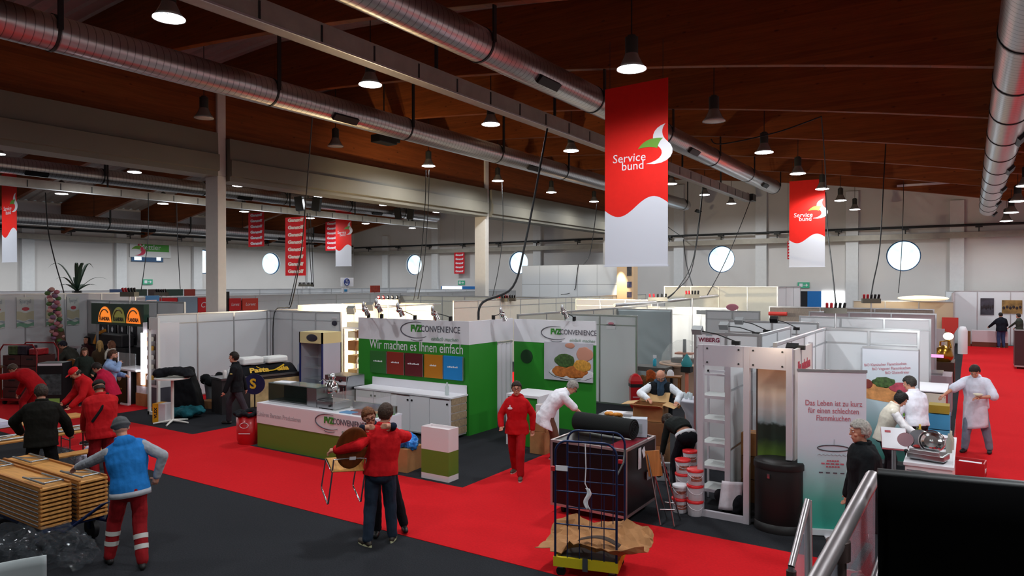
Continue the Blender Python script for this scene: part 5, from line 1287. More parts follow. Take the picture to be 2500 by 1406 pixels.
# portal frame with shelves
FM = mat('frame_alu_white', 'c9c4cc', .4, metal=.25)
t = thing('portal_stand', 'tall aluminium portal frame left of the black drum', 'frame', (0, 10.15, 0))
for x in (-3.3, -2.64, -2.07): MB().box(x-.04, x+.04, -.04, .04, 0 if x < -2.5 else .98, 2.5).build('post', FM, t)
MB().box(-3.26, -2.68, -.03, .03, 2.2, 2.5).build('header_board', FM, t); MB().box(-2.60, -2.11, -.03, .03, 2.2, 2.5).build('header_board', FM, t); MB().box(-3.26, -2.68, -.03, .03, 0, .09).build('bottom_rail', FM, t)
for x in (-3.2, -2.75, -2.55, -2.16):
    for z in (2.25, 2.45): MB().cyl((x, -.04, z), (x, -.03, z), .013, n=10).build('bolt_head', DKGREY, t)
t = thing('portal_side_panel', 'warm lit side panel with red lettering beside the frame', 'panel', (-2.03, 10.2, 0), PI/2)
MB().box(0, 1.25, -.02, .02, .0, 2.48).build('panel_board', mat('panel_warm_white', 'e0d8d2', .5), t); MB().box(1.21, 1.25, -.03, .03, 0, 2.5).build('post', FM, t)
text('Flammkuchen', .2, mat('text_crimson', 'c0354a', .5), t, (.62, -.024, 2.22), sx=.8, off=.006); text('aus dem Ofen', .1, mat('text_crimson', '', 0), t, (.7, -.024, 2.05), sx=.8)
t = thing('white_shelf_unit', 'open white shelf unit with four glass shelves', 'shelf', (-3.5, 10.62, 0))
m = MB()
for i, (x, y) in enumerate(((0, 0), (.42, 0), (0, .45), (.42, .45))): MB().box(x, x+.03, y, y+.03, 0, 2.02).build('post', FM, t)
for y in (0, .45): MB().box(0, .45, y, y+.03, 1.99, 2.02).build('top_rail', FM, t)
for z in (.25, .6, .95, 1.31, 1.67): 
    MB().box(.03, .42, .03, .45, z, z+.012).build('glass_shelf', mat('shelf_frost', 'dfe4e2', .2, alpha=.8), t); MB().box(0, .45, 0, .015, z-.03, z+.015).build('shelf_edge', FM, t)
t = thing('white_upright_panel', 'white upright divider between the two shelf bays', 'panel', (-3.02, 10.55, 0), PI/2)
MB().box(0, .7, -.03, .03, .02, 2.15).build('panel_board', PANEL, t); MB().box(-.03, 0, -.04, .04, 0, 2.18).build('post', FM, t)
for z in (.9, 1.78): MB().box(0, .7, -.035, .035, z, z+.03).build('divider_rail', ALU, t)
t = thing('glass_rack', 'rear aluminium rack seen inside the portal frame', 'shelf', (-3.0, 11.75, 0))
for x, y in ((0, 0), (.5, 0), (0, .4), (.5, .4)): MB().box(x, x+.03, y, y+.03, 0, 2.1).build('post', ALU, t)
for z in (1.25, 1.62, 1.95): MB().box(0, .53, 0, .43, z, z+.015).build('glass_shelf', GL, t)
o = MB().lathe([(.0, 0), (.17, .02), (.2, .12), (.14, .25), (0, .3)], n=20).build('metal_bowl', mat('bronze_bowl', '8a7048', .25, metal=.9), loc=(-2.72, 11.93, 1.267)); put(o, 'shiny bronze bowl on the rear rack inside the frame', 'bowl')
for k, z in enumerate((0, .36, .72)): carton(('bottom', 'middle', 'top')[k]+' brown carton of the stack inside the portal frame', (-2.82, 11.3, z), (.34, .3, .35), 0, CARD if k == 2 else CARDD, 'cartons inside the portal frame')
fold_sheet('dark bag on the floor inside the portal frame', 'sack', 'bag', (-2.93, 10.5, 0), (.42, .34, .42), '1b1b20', 9)
put(MB().sheet(lambda u, v: ((u-.5)*.3+.05*v, -.02*math.sin(u*5), v*.42), 8, 8, .006).build('printed_bag', mat('bag_white', 'd8d4dc', .6, var=.12, vscale=9), loc=(-2.93, 10.29, .1), rz=.2), 'white printed bag leaning on the dark bag in the frame', 'bag')
put(MB().sheet(lambda u, v: ((u-.5)*.16, .03*math.sin(u*5), v*.3+.01*math.sin(u*9)), 8, 8, .006).build('paper_bag', mat('bag_white', '', 0), loc=(-3.52, 10.78, 0.002), rz=.1), 'white paper bag on the floor under the glass shelves', 'bag')
# black drum with printed landscape banner
t = thing('black_drum', 'black rounded transport drum before the landscape banner', 'drum', (-2.21, 10.16, 0))
S1 = Matrix.Scale(.78, 4, (0, 1, 0)); DRM = mat('drum_black', '0e0d0e', .45, bump=.15, bscale=200)
MB().lathe([(.31, 0), (.32, .03), (.32, .86), (.31, .88)], n=40, M=S1).build('drum_body', DRM, t); MB().lathe([(.335, .86), (.335, .93), (.32, .96), (0, .965)], n=40, M=S1).build('drum_lid', DRM, t); MB().lathe([(.328, .0), (.328, .12), (.31, .125)], n=40, M=S1).build('base_rim', DRM, t)
MB().cb((-.08, -.255, .78), (.035, .02, .06)).build('latch', CHROME, t)
t = thing('landscape_banner', 'upright banner of orange sky over dark green hills', 'banner', (-2.32, 10.62, 0))
def sky_print():
    m = bpy.data.materials.new('landscape_print'); m.use_nodes = True; nt = m.node_tree; N = nt.nodes; L = nt.links; b = N['Principled BSDF']
    tc = N.new('ShaderNodeTexCoord'); sp = N.new('ShaderNodeSeparateXYZ'); L.new(tc.outputs['Object'], sp.inputs[0])
    nz = N.new('ShaderNodeTexNoise'); nz.inputs['Scale'].default_value = 9; L.new(tc.outputs['Object'], nz.inputs[0])
    ma = N.new('ShaderNodeMath'); ma.operation = 'MULTIPLY_ADD'; ma.inputs[1].default_value = .12; L.new(nz.outputs['Fac'], ma.inputs[0]); L.new(sp.outputs['Z'], ma.inputs[2])
    mr = N.new('ShaderNodeMapRange'); mr.inputs['From Min'].default_value = .95; mr.inputs['From Max'].default_value = 2.3; L.new(ma.outputs[0], mr.inputs['Value'])
    cr = N.new('ShaderNodeValToRGB'); e = cr.color_ramp.elements; e[0].position = 0; e[0].color = (*lin('5a7a2c'), 1); e[1].position = 1; e[1].color = (*lin('d08a58'), 1)
    for p_, c in ((.18, '1f2d22'), (.33, '26332c'), (.36, '9fb4bd'), (.5, 'd5d2d4'), (.72, 'e2c4a8')): q = e.new(p_); q.color = (*lin(c), 1)
    L.new(mr.outputs[0], cr.inputs[0]); L.new(cr.outputs[0], b.inputs['Base Color']); b.inputs['Roughness'].default_value = .5
    L.new(cr.outputs[0], b.inputs['Base Color'])
    return m
MB().box(-.29, .22, 0, .015, .02, 2.28).build('banner_print', sky_print(), t); MB().box(-.31, .24, -.06, .06, 0, .06).build('foot', ALU, t); MB().box(-.31, -.29, 0, .02, .02, 2.28).build('frame_edge', mat('edge_brown', '3a241c', .5), t)
t = thing('barrel', 'dark upright barrel with wooden lid behind the roll-up banner', 'barrel', (-1.86, 10.72, 0))
MB().lathe([(.16, 0), (.18, .5), (.16, 1.35), (0, 1.35)], n=24).build('barrel_body', mat('barrel_dark', '25262a', .4), t); MB().lathe([(.17, 1.36), (.17, 1.42), (.12, 1.48), (0, 1.49)], n=24).build('lid', mat('lid_tan', 'b58a64', .5), t); MB().cb((-.03, -.185, 1.02), (.05, .01, .06)).build('tag', mat('tag_teal', '9fd0c0', .5), t)
# roll-up banners
def grad_mat(name, stops, z0, z1):
    m = bpy.data.materials.new(name); m.use_nodes = True; nt = m.node_tree; N = nt.nodes; L = nt.links; b = N['Principled BSDF']
    tc = N.new('ShaderNodeTexCoord'); sp = N.new('ShaderNodeSeparateXYZ'); L.new(tc.outputs['Object'], sp.inputs[0])
    mr = N.new('ShaderNodeMapRange'); mr.inputs['From Min'].default_value = z0; mr.inputs['From Max'].default_value = z1; L.new(sp.outputs['Z'], mr.inputs['Value'])
    cr = N.new('ShaderNodeValToRGB'); e = cr.color_ramp.elements; e[0].position = stops[0][0]; e[0].color = (*lin(stops[0][1]), 1); e[1].position = stops[-1][0]; e[1].color = (*lin(stops[-1][1]), 1)
    for p_, c in stops[1:-1]: q = e.new(p_); q.color = (*lin(c), 1)
    L.new(mr.outputs[0], cr.inputs[0]); L.new(cr.outputs[0], b.inputs['Base Color']); b.inputs['Roughness'].default_value = .45
    return m
RU = grad_mat('rollup_print', [(0, '2fa592'), (.2, '4bb09f'), (.38, 'a3cdd0'), (.58, 'd3dcea'), (1, 'e2e6f2')], 0, 2.2)
A, B_ = G(1962, 1308), G(2110, 1302); c = (A+B_)/2; W = .86
t = thing('rollup_banner', 'white to teal roll-up banner with red lettering lines', 'banner', (-1.56, 10.28, 0), R(22), 'roll-up banners')
MB().box(-W/2, W/2, -.006, .006, .08, 2.22).build('banner_print', RU, t); MB().box(-W/2-.01, W/2+.01, -.015, .015, 2.2, 2.235).build('top_bar', ALU, t); MB().box(-W/2-.02, W/2+.02, -.06, .06, .015, .09).build('base_case', mat('base_white', 'd9dde2', .3), t)
MB().box(-.1, .0, -.2, .1, .0, .015).build('foot', LOGOW, t)
TC = mat('text_rose', 'bf6a78', .5)
for s_, z, k in (('Das Leben ist zu kurz', 1.78, .78), ('für einen schlechten', 1.68, .75), ('Flammkuchen', 1.58, .75)): text(s_, .105, TC, t, (.02, -.009, z), sx=k)
MB().tube([(.02+.2*math.cos(a), -.012, 1.18+.04*math.sin(a)) for a in [2*PI*j/28 for j in range(28)]], .006, 6, closed=True).build('ring_mark', mat('ink_dark', '3d4148', .5), t)
MB().tube([(-.18+.4*i/16, -.012, 1.08+.02*(i % 2)) for i in range(17)], .003, 5).build('wave_mark', PGRY, t); MB().tube([(.03, -.012, 1.22+.02*i) for i in range(5)], .003, 5).build('steam_mark', PGRY, t)
for z, w_ in ((1.0, .16), (.96, .3), (.92, .18)): 
    for k in range(5): MB().box(.02-w_/2+k*w_/5, .02-w_/2+k*w_/5+w_/7, -.01, -.006, z, z+.02).build('lettering', TC, t)
for k in range(4): MB().box(-.16+k*.09, -.11+k*.09, -.01, -.006, .84, .855).build('lettering', GREY_T, t)
t = thing('rollup_banner', 'large printed banner with pizza slice and salad picture', 'banner', (-1.27, 15.0, 0), 0, 'roll-up banners'); W = .93
MB().box(-W/2, W/2, -.006, .006, .05, 2.17).build('banner_print', grad_mat('pizza_banner', [(0, '2b7a6a'), (.25, '6f9fa2'), (.5, 'b5c9d2'), (1, 'e0e4ee')], 0, 2.1), t); MB().box(-W/2, W/2, -.015, .015, 2.15, 2.19).build('top_bar', ALU, t); MB().box(-W/2, W/2, -.07, .07, 0, .07).build('base_case', ALU, t)
for i, s_ in enumerate(('BiO Klassischer Flammkuchen', 'BiO Veganer Flammkuchen', 'BiO Glutenfreier')): text(s_, .075, TC, t, (-.08+.1*i, -.009, 1.86-.07*i), rot=(PI/2, -R(6), 0), sx=.78)
DGH = mat('dough_print', 'c98a52', .6, var=.25, vscale=12)
MB().prism([(-.46, 1.2), (.05, 1.14), (.3, 1.3), (.1, 1.5), (-.2, 1.52), (-.46, 1.42)], 'xz', -.006, -.010).build('pizza_picture', DGH, t)
MB().ell((-.1, -.012, 1.52), (.2, .004, .1), fn=lambda p: p*(1+.1*math.sin(p.x*50))).build('salad_picture', SALAD, t); MB().ell((-.38, -.012, 1.47), (.09, .004, .09)).build('tomato_picture', mat('tomato_print', '7a2f28', .6, var=.3), t); MB().ell((.2, -.012, 1.44), (.22, .004, .1)).build('ham_picture', mat('ham_print', 'b8485a', .6, var=.3, vscale=10), t)
MB().box(.22, .38, -.01, -.006, .92, 1.02).build('green_label', mat('label_green', '6a9a32', .5), t); text('BiO', .09, GREY_T, t, (.28, -.009, .78), off=.004)
# things around the round bar tables
t = thing('bar_table', 'round bar table in white stretch cover behind the bending woman', 'table', (-4.55, 13.85, 0))
MB().lathe([(.36, 0), (.3, .12), (.23, .5), (.27, .8), (.4, 1.03), (.41, 1.05), (.41, 1.075), (0, 1.08)], n=40).build('stretch_cover', mat('cover_white', 'd5d4e0', .7), t)
BT = lambda dx, dy: V((-4.55+dx, 13.85+dy, 1.08))
t = thing('kettle', 'tall black and steel kettle on the round bar table', 'kettle', BT(.16, .02))
MB().lathe([(.1, 0), (.11, .02), (.085, .24), (.07, .34), (0, .36)], n=24).build('kettle_body', STEEL, t); MB().tube([(.07, 0, .33), (.17, 0, .32), (.19, 0, .2), (.12, 0, .06)], .02, 8).build('handle', BLACK, t); MB().lathe([(.12, 0), (.12, .03), (0, .03)], n=24).build('base', BLACK, t)
for i, (dx, dy, c) in enumerate(((-.3, -.02, 'c9ccd0'), (-.22, .05, 'd5d7da'), (-.14, -.06, 'b9bec4'), (-.06, .1, 'cfd3d6'), (-.2, -.16, 'c4c8cc'), (-.09, -.2, 'd9dbdd'))): put(MB().lathe([(.03, 0), (.036, .11), (.033, .11), (.0, .01)], n=14).build('drinking_glass', mat('glass_cup', 'cdd6da', .05, alpha=.6), loc=BT(dx, dy)), ('leftmost', 'second', 'third', 'rear', 'front left', 'front right')[i]+' drinking glass on the round bar table', 'glass', 'glasses on the round bar table')
carton('blue box behind glasses on the round bar table', BT(.0, .2), (.22, .12, .24), .2, mat('box_blue', '1d3f9a', .4), None, False)
put(MB().lathe([(.03, 0), (.03, .12), (.012, .16), (.012, .2), (0, .2)], n=12).build('bottle', BLACK, loc=BT(.03, -.12)), 'small dark bottle before the kettle on the bar table', 'bottle')
t = thing('dome_display', 'clear plastic dome over cakes on a round wooden counter', 'display case', (-7.2, 20.6, 0))
MB().lathe([(.55, 0), (.6, .9), (.75, .95), (.75, 1.0), (0, 1.0)], n=36).build('round_counter', mat('counter_peach', 'd6b49c', .5), t); MB().lathe([(.7, 1.0), (.66, 1.25), (.5, 1.5), (.25, 1.66), (0, 1.7)], n=32).build('dome', mat('dome_clear', 'eef6f6', .03, spec=.8, alpha=.18), t)
MB().lathe([(.06, 1.0), (.05, 1.7), (0, 1.7)], n=12).build('dome_post', DKGREY, t); MB().cb((0, 0, 1.08), (.7, .4, .12)).build('tray', mat('tray_dark', '3a2f22', .5), t); MB().cb((0, 0, 1.28), (.5, .35, .05)).build('upper_tray', mat('tray_orange', 'b5602c', .5), t)
def stool(label, c, rz):
    t = thing('wooden_stool', label, 'stool', c, rz); WD = woodm('stool_wood', '8a5428', 'x')
    MB().cb((0, 0, .83), (.5, .4, .04)).build('seat', WD, t)
    for x in (-.2, .2):
        for y in (-.15, .15): MB().box(x-.025, x+.025, y-.025, y+.025, 0, .81).build('leg', WD, t)
stool('brown wooden high table under the dome counter', (-6.85, 18.6, 0), .2)
put(MB().lathe([(.1, 0), (.09, .1), (.04, .16), (0, .17)], n=16).build('white_teapot', LOGOW, loc=(-6.9, 18.6, .851)), 'white pot standing on the brown wooden high table', 'pot')
t = thing('napkin_stand', 'teal napkin cone in a black holder on an orange post', 'stand', (-5.85, 16.9, 0))
MB().cyl((0, 0, 0), (0, 0, 1.2), .045).build('post', mat('post_orange', 'd0735a', .5), t); MB().cb((0, 0, 1.27), (.24, .2, .14)).build('holder', BLACK, t); MB().lathe([(.12, 1.34), (.14, 1.42), (.06, 1.58), (0, 1.66)], n=16).build('napkin', mat('napkin_teal', '2f8a90', .6), t)
t = thing('grill_table', 'dark grill table in front of the plastic sheet wall', 'table', (-8.05, 19.6, 0))
MB().box(-.55, .75, -.35, .35, .84, .96).build('table_top', mat('grill_grey', '55524e', .5), t)
for x in (-.5, .7):
    for y in (-.3, .3): MB().box(x-.03, x+.03, y-.03, y+.03, 0, .84).build('leg', BLACK, t)
MB().box(-.5, .7, -.3, .3, .3, .34).build('lower_shelf', CARDD, t)
t = thing('spray_bottle', 'turquoise spray bottle standing on the dark grill table', 'bottle', (-7.75, 19.6, .96)); MB().lathe([(.05, 0), (.055, .15), (.03, .22), (0, .22)], n=14).build('bottle_body', mat('spray_teal', '2aa7c4', .2), t); MB().cb((0, 0, .28), (.09, .04, .08)).cyl((0, 0, .2), (0, 0, .3), .018).build('spray_head', LOGOW, t)
fold_sheet('brown paper sacks heaped under the dark grill table', 'paper_sack', 'sack', (-7.75, 18.95, 0), (.8, .5, .85), '6d4a2a', 12)
put(MB().sheet(lambda u, v: ((u-.5)*.5, .1*math.sin(u*6), .3*v+.05*math.sin(u*8)), 12, 6, .01).build('orange_net', mat('net_orange', 'b5561e', .7, var=.4, vscale=20), loc=(-7.35, 18.65, .62), rz=.3), 'orange net bag on the brown paper sacks', 'bag')
# carton pile and open carton
PX_, PY_ = -4.98, 12.45
for k, (z, h, l) in enumerate(((0, .42, 'bottom'), (.42, .42, 'middle'))): carton(l+' carton of the pile before the man opening a box', (PX_, PY_, z), (.58, .45, h-.003), .1, CARDD if k else CARD)
t = thing('open_carton', 'open cardboard box with spread flaps on the carton pile', 'box', (PX_-.02, PY_, .842), .1)
MB().box(-.28, .28, -.2, -.19, 0, .3).box(-.28, .28, .19, .2, 0, .3).box(-.28, -.27, -.19, .19, 0, .3).box(.27, .28, -.19, .19, 0, .3).box(-.28, .28, -.2, .2, 0, .01).build('box_body', CARD, t)
for (x, y, w_, d_, rx, ry) in ((0, -.3, .56, .22, R(-18), 0), (0, .28, .56, .22, R(50), 0), (-.39, 0, .24, .4, 0, R(-8)), (.38, 0, .22, .4, 0, R(14))): MB().cb((x, y, .3+(.09 if y > .1 else -.0)), (w_, d_, .006), rx=rx, ry=ry).build('flap', mat('cardboard_light', 'c09a6a', .8), t)
# low counter left of the flight case pile
t = thing('steel_table', 'low steel table with papers behind the flight case', 'table', (-5.45, 12.3, 0), .12)
MB().box(-.5, .35, -.3, .3, .86, .9).build('table_top', STEEL, t)
for x in (-.45, .3):
    for y in (-.25, .25): MB().box(x-.02, x+.02, y-.02, y+.02, 0, .86).build('leg', DKGREY, t)
put(MB().box(-.28, .28, -.15, .15, 0, .03).build('paper_pad', LOGOW, loc=(-5.6, 12.4, .9), rz=.25), 'white papers lying on the low steel table', 'paper')
mb = MB()
for i in range(9): mb.ell((.13*math.cos(i*2.3), .07*math.sin(i*2.3), .03+.01*(i % 3)), (.06, .04, .035), nu=10, nv=6)
put(mb.build('bread_rolls', mat('bread_orange', 'd08a34', .6, var=.2, vscale=20), loc=(-5.6, 12.12, .9)), 'orange bread pieces heaped on the low steel table', 'bread', None); bpy.data.objects['bread_rolls']['kind'] = 'stuff'
# flight case
CX0, CX1, CY0, CY1 = -5.2, -3.99, 9.05, 10.15
t = thing('flight_case', 'big black flight case with aluminium edges on castors', 'flight case', (CX0, CY0, 0)); W, D = CX1-CX0, CY1-CY0
MB().box(.01, W-.01, .01, D-.01, .13, 1.07).build('case_body', mat('case_black', '120c0e', .35, spec=.4), t)
def edge(x0, x1, y0, y1, z0, z1): MB().box(x0, x1, y0, y1, z0, z1).build('edge_profile', mat('case_edge', 'b9a6a6', .35, metal=.7), t)
e = .035
for z in (.12, 1.05):
    edge(0, W, 0, e, z, z+e); edge(0, W, D-e, D, z, z+e); edge(0, e, e, D-e, z, z+e); edge(W-e, W, e, D-e, z, z+e)
for x in (0, W-e):
    for y in (0, D-e): edge(x, x+e, y, y+e, .155, 1.05)
for x in (.15, W-.15):
    for y in (.15, D-.15):
        o = MB().cyl((x-.025, y, .055), (x+.025, y, .055), .055, n=20).build('castor', BLACK, t); MB().box(x-.04, x+.04, y-.03, y+.03, .09, .13).build('castor_plate', STEEL, o)
MB().box(W-.34, W-.06, .06, D-.1, 1.07, 1.075).build('red_sheet', mat('sheet_red', '8a2230', .3), t); MB().box(W-.002, W+.004, .42, .52, .72, 1.02).build('white_sticker', LOGOW, t); MB().box(W, W+.02, .7, .9, .5, .62).build('butterfly_latch', STEEL, t)
mk_ = MB(); mk_.cb((W+.003, .62, .93), (.004, .1, .14), rx=.5); mk_.build('chalk_mark', LOGOW, t)
t = thing('carpet_roll', 'rolled black carpet lying on the flight case', 'carpet roll', (-4.66, 9.78, 1.235), R(-7))
MB().cyl((-.52, 0, 0), (.5, 0, 0), .145, n=32).build('roll', mat('roll_black', '121414', .95, bump=.4, bscale=120), t)
MB().tube([(.505, .13*(1-i/40)*math.cos(i*.6), .13*(1-i/40)*math.sin(i*.6)) for i in range(36)], .006, 5).build('roll_end_spiral', mat('roll_grey', '26282a', .9), t)
t = thing('cardboard_case', 'upright pale carton with grey print on flight case', 'box', (-4.2, 10.0, 1.085), R(20)); MB().box(-.12, .12, -.1, .1, 0, .27).build('box_body', mat('carton_pale_blue', 'b9c0cc', .6), t); MB().box(-.05, .05, -.104, -.1, .06, .2).build('grey_print', PGRY, t)
# roll cage
RC = V((-3.67, 7.18, 0)); RZ = R(15.5)
t = thing('roll_cage', 'blue tube roll cage on a yellow base with castors', 'trolley', RC, RZ); BL = mat('cage_blue', '1b2c52', .35, metal=.5); w_, d_ = .375, .66
MB().box(-w_, w_, 0, .04, .13, .24).build('yellow_beam', mat('cage_yellow', 'c9b51e', .45), t)
for x0, x1, y0, y1 in ((-w_, -w_+.04, .04, d_), (w_-.04, w_, .04, d_), (-w_, w_, d_-.04, d_)): MB().box(x0, x1, y0, y1, .13, .24).build('yellow_beam', mat('cage_yellow', '', 0), t)
MB().box(-w_+.04, w_-.04, .04, d_-.04, .15, .18).build('deck_plate', mat('deck_grey', '6a6a62', .5), t); MB().box(-.03, .03, -.01, .0, .11, .26).build('hook_plate', STEEL, t)
for x in (-.3, .3):
    for y in (.08, d_-.08):
        o = MB().cyl((x, y-.02, .055), (x, y+.02, .055), .055, n=20).build('castor', BLACK, t); MB().box(x-.03, x+.03, y-.04, y+.04, .1, .13).build('castor_fork', STEEL, o)
for y in (.02, d_-.02):
    top = 1.58; pts = [(-w_+.02, y, .2), (-w_+.02, y, top-.14)]+[(-w_+.16-.14*math.cos(R(90)*i/6), y, top-.14+.14*math.sin(R(90)*i/6)) for i in range(1, 7)]+[(w_-.16+.14*math.sin(R(90)*i/6), y, top-.14+.14*math.cos(R(90)*i/6)) for i in range(0, 7)]+[(w_-.02, y, .2)]
    fr_ = MB().tube(pts, .014, 8).build('side_frame', BL, t)
    zs = [.62, 1.0, 1.28] if y < .1 else [.62, .95, 1.3]
    for z in zs: MB().tube([(-w_+.02, y, z), (w_-.02, y, z)], .008, 6).build('cross_bar', BL, fr_)
    for i in range(1, 5): x = -w_+.02+(2*w_-.04)*i/5; MB().tube([(x, y, .2), (x, y, 1.0 if y < .1 else 1.56)], .006, 6).build('vertical_bar', BL, fr_)
o = MB().tube([(.0, -.0, 1.57), (.01, -.01, 1.3), (.0, -.01, 1.12), (.03, -.015, 1.06)], .006, 6).build('twine', LOGOW, t); MB().sheet(lambda u, v: (.03+(u-.5)*.05+.02*math.sin(v*7), -.02+.01*math.sin(u*5+v*6), 1.07-.24*v), 4, 12, .004).build('paper_tag', LOGOW, o)
MB().box(-w_+.03, -w_+.17, -.005, .0, 1.24, 1.3).build('white_label', LOGOW, t); MB().cb((-w_+.0, 0, 1.26), (.04, .04, .05)).build('red_clip', mat('clip_red', 'c21d24', .5), t)
o = MB().tube([(w_-.02, .02, 1.22), (w_+.01, .33, 1.3), (w_-.02, d_-.02, 1.38)], .012, 6).build('strap_bar', BLACK, t); MB().cb((w_-.06, d_-.04, 1.24), (.07, .04, .04)).build('red_clip', mat('clip_red', '', 0), t)
# crumpled cardboard in the cage
random.seed(21)
CJ = [[(random.random()-.5, random.random()-.5, random.random()-.5) for i in range(30)] for j in range(20)]
def crump(u, v):
    i, j = int(round(u*18)), int(round(v*10)); q = CJ[j][i]
    x, y = (u-.5)*1.28, (v-.5)*.72
    if u > .85: y *= 1-.5*((u-.85)/.15)**2
    if u < .12: y = y*.75-.1*(1-u/.12)
    z = .07+.34*max(0, v-.55)**1.3*1.8*(.75+.25*math.cos(u*9))+.14*max(0, .22-v)*3*(1 if u > .3 else -.6)-.22*max(0, .16-u)*2+.10*max(0, u-.8)*3
    return (x+q[0]*.03, y+q[1]*.03, max(z+q[2]*.05, .02))
o = MB().sheet(crump, 18, 10, -.006, sm=False).build('crumpled_cardboard', CARD, loc=RC+V((-.02, .36, .24)), rz=.05); put(o, 'crumpled brown cardboard lying across the roll cage base', 'cardboard')
put(MB().sheet(lambda u, v: ((u-.5)*.5, (v-.5)*.1+.05*math.sin(u*3), .05*math.sin(u*PI)), 16, 2, .004).build('shade_strip', mat('cardboard_shadow', '3d2a1e', .8), loc=RC+V((.05, .26, .37)), rz=.1), 'dark strip of painted shade on the crumpled cardboard', 'cardboard')  # shade on the cardboard put in as a dark strip
# folding stool
t = thing('folding_stool', 'folded steel stool with brown seat beside flight case', 'stool', (-3.66, 9.5, 0), R(12))
SB = woodm('seat_tan', 'b57a44', 'z')
MB().cb((-.1, 0, .84), (.2, .025, .36), ry=R(-9)).build('seat', SB, t)
for x0, x1, y in ((-.2, .03, -.1), (0, .22, -.1)): MB().tube([(x0, 0, 1.0-.0), (x1-.02, y, .012)], .011, 8).build('leg', STEEL, t)
for x0, x1, y in ((-.18, .05, .22), (.0, .24, .22)): MB().tube([(x0, .01, .98), (x1, y, .012)], .011, 8).build('leg', STEEL, t)
MB().tube([(.0, -.08, .22), (.2, -.085, .24)], .009, 8).build('cross_bar', STEEL, t); MB().tube([(.03, .17, .25), (.22, .17, .25)], .009, 8).build('cross_bar', STEEL, t)
# buckets
BKT = mat('bucket_white', 'dcd6dc', .35); BRD = mat('bucket_red_lid', 'd6262a', .35)
def bucket(label, c, lid, r=.112, h=.215, lab=False):
    t = thing('plastic_bucket', label, 'bucket', c, R(33), 'white plastic buckets')
    MB().lathe([(r*.86, 0), (r*.9, .01), (r, h-.03)], n=28).build('bucket_body', BKT, t); MB().lathe([(r*1.06, h-.035), (r*1.07, h-.005), (r*.98, h), (0, h-.004)], n=28).build('lid', lid, t)
    MB().tube([(r*1.02*math.cos(a), -r*1.02*abs(math.sin(a))*.9-.002, h-.04-.09*math.sin(a)) for a in [PI*j/12 for j in range(13)]], .005, 6).build('handle', BKT, t)
    if lab:
        n = 10; vs = [(r*.965*math.sin(a), -r*.965*math.cos(a), z) for z in (.06, .15) for a in [R(-45+9*j) for j in range(n+1)]]
        MB()._add(vs, [(j, j+1, n+2+j, n+1+j) for j in range(n)]).build('printed_label', mat('bucket_label', 'a05a4a', .5, var=.5, vscale=25), t)
for base, n, h, ls in ((G(1661, 1250), 2, .215, ('lower bucket of the two-high front left pile', 'upper white-lidded bucket of the front left pile')), (G(1698, 1258), 3, .225, ('bottom bucket of the front right pile', 'middle bucket of the front right pile', 'top bucket of the front right pile, red lid')), (G(1668, 1222), 3, .215, ('bottom bucket of the rear left pile', 'middle bucket of the rear left pile', 'top red-lidded bucket of the rear left pile')), (G(1686, 1207), 3, .235, ('bottom bucket of the rearmost pile', 'middle bucket of the rearmost pile', 'topmost bucket of the rearmost pile'))):
    for k in range(n): bucket(ls[k], base+V((0, 0, k*(h+.002))), LOGOW if (n == 2 and k == 1) else BRD, .105 if (n == 2 and k == 1) else .115, h if not (n == 2 and k == 1) else .19, k == n-1 or n == 2)
# printed carrier bag beside bending woman
t = thing('carrier_bag', 'grey carrier bag with dark photo print on floor', 'bag', G(1612, 1172), R(20)); MB().box(-.17, .17, -.06, .06, 0, .3).build('bag_body', mat('bag_grey', 'a9a9ad', .5), t); mm = MB()
for x, z, r_ in ((-.1, .2, .05), (-.02, .13, .06), (.07, .2, .055), (.12, .1, .04), (-.09, .1, .03)): mm.ell((x, -.062, z), (r_, .003, r_*1.3), nu=12, nv=6)
mm.build('photo_print', mat('print_dark', '2a2528', .5), t); MB().tube([(-.07, 0, .3), (-.05, 0, .42), (.05, 0, .42), (.07, 0, .3)], .006, 6).build('handle', LOGOW, t)
# right counter with slicer
t = thing('serving_counter', 'white serving counter with the meat slicer on it', 'counter', (-.76, 11.25, 0))
MB().box(0, .56, 0, 2.2, 0, .86).build('counter_body', WLC, t); MB().box(-.02, .58, -.02, 2.22, .86, .9).build('counter_top', WL, t); MB().box(.02, .2, -.006, 0, .79, .80).build('slot', GREY_T, t)
MB().box(.56, .565, .1, 2.2, .9, 1.2).build('glass_guard', GL, t)
t = thing('meat_slicer', 'steel meat slicer with round blade on the white counter', 'slicer', (-.5, 11.5, .9), R(-12)); t.scale = (.9, .9, .82)
MB().box(-.26, .26, -.14, .2, .03, .14).build('slicer_base', STEEL, t, bev=.02); MB().box(-.22, .2, -.16, -.1, .12, .2).build('carriage', ALU, t, bev=.01)
Mr = Matrix.Translation((.06, -.02, .34)) @ Matrix.Rotation(R(76), 4, 'X')
MB().lathe([(.0, .02), (.1, .025), (.14, .012), (.17, 0), (.17, -.02), (0, -.03)], n=36, sm=False, M=Mr).build('blade', CHROME, t); MB().lathe([(.175, -.02), (.19, -.01), (.19, .015), (.175, .02)], n=36, M=Mr, cap=False).build('blade_guard', CHROME, t); MB().lathe([(0, .03), (.03, .032), (.03, .02)], n=16, M=Mr).build('hub', STEEL, t)
MB().lathe([(.0, .02), (.16, .012), (.17, 0), (.17, -.02), (0, -.02)], n=36, sm=False, M=Matrix.Translation((-.13, .05, .33)) @ Matrix.Rotation(R(80), 4, 'X')).build('rear_plate', STEEL, t); MB().lathe([(.0, .01), (.12, .01), (.12, -.01), (0, -.01)], n=28, sm=False, M=Matrix.Translation((-.32, .02, .3)) @ Matrix.Rotation(R(70), 4, 'X')).build('side_plate', mat('plate_rose', 'a9848c', .3, metal=.5), t)
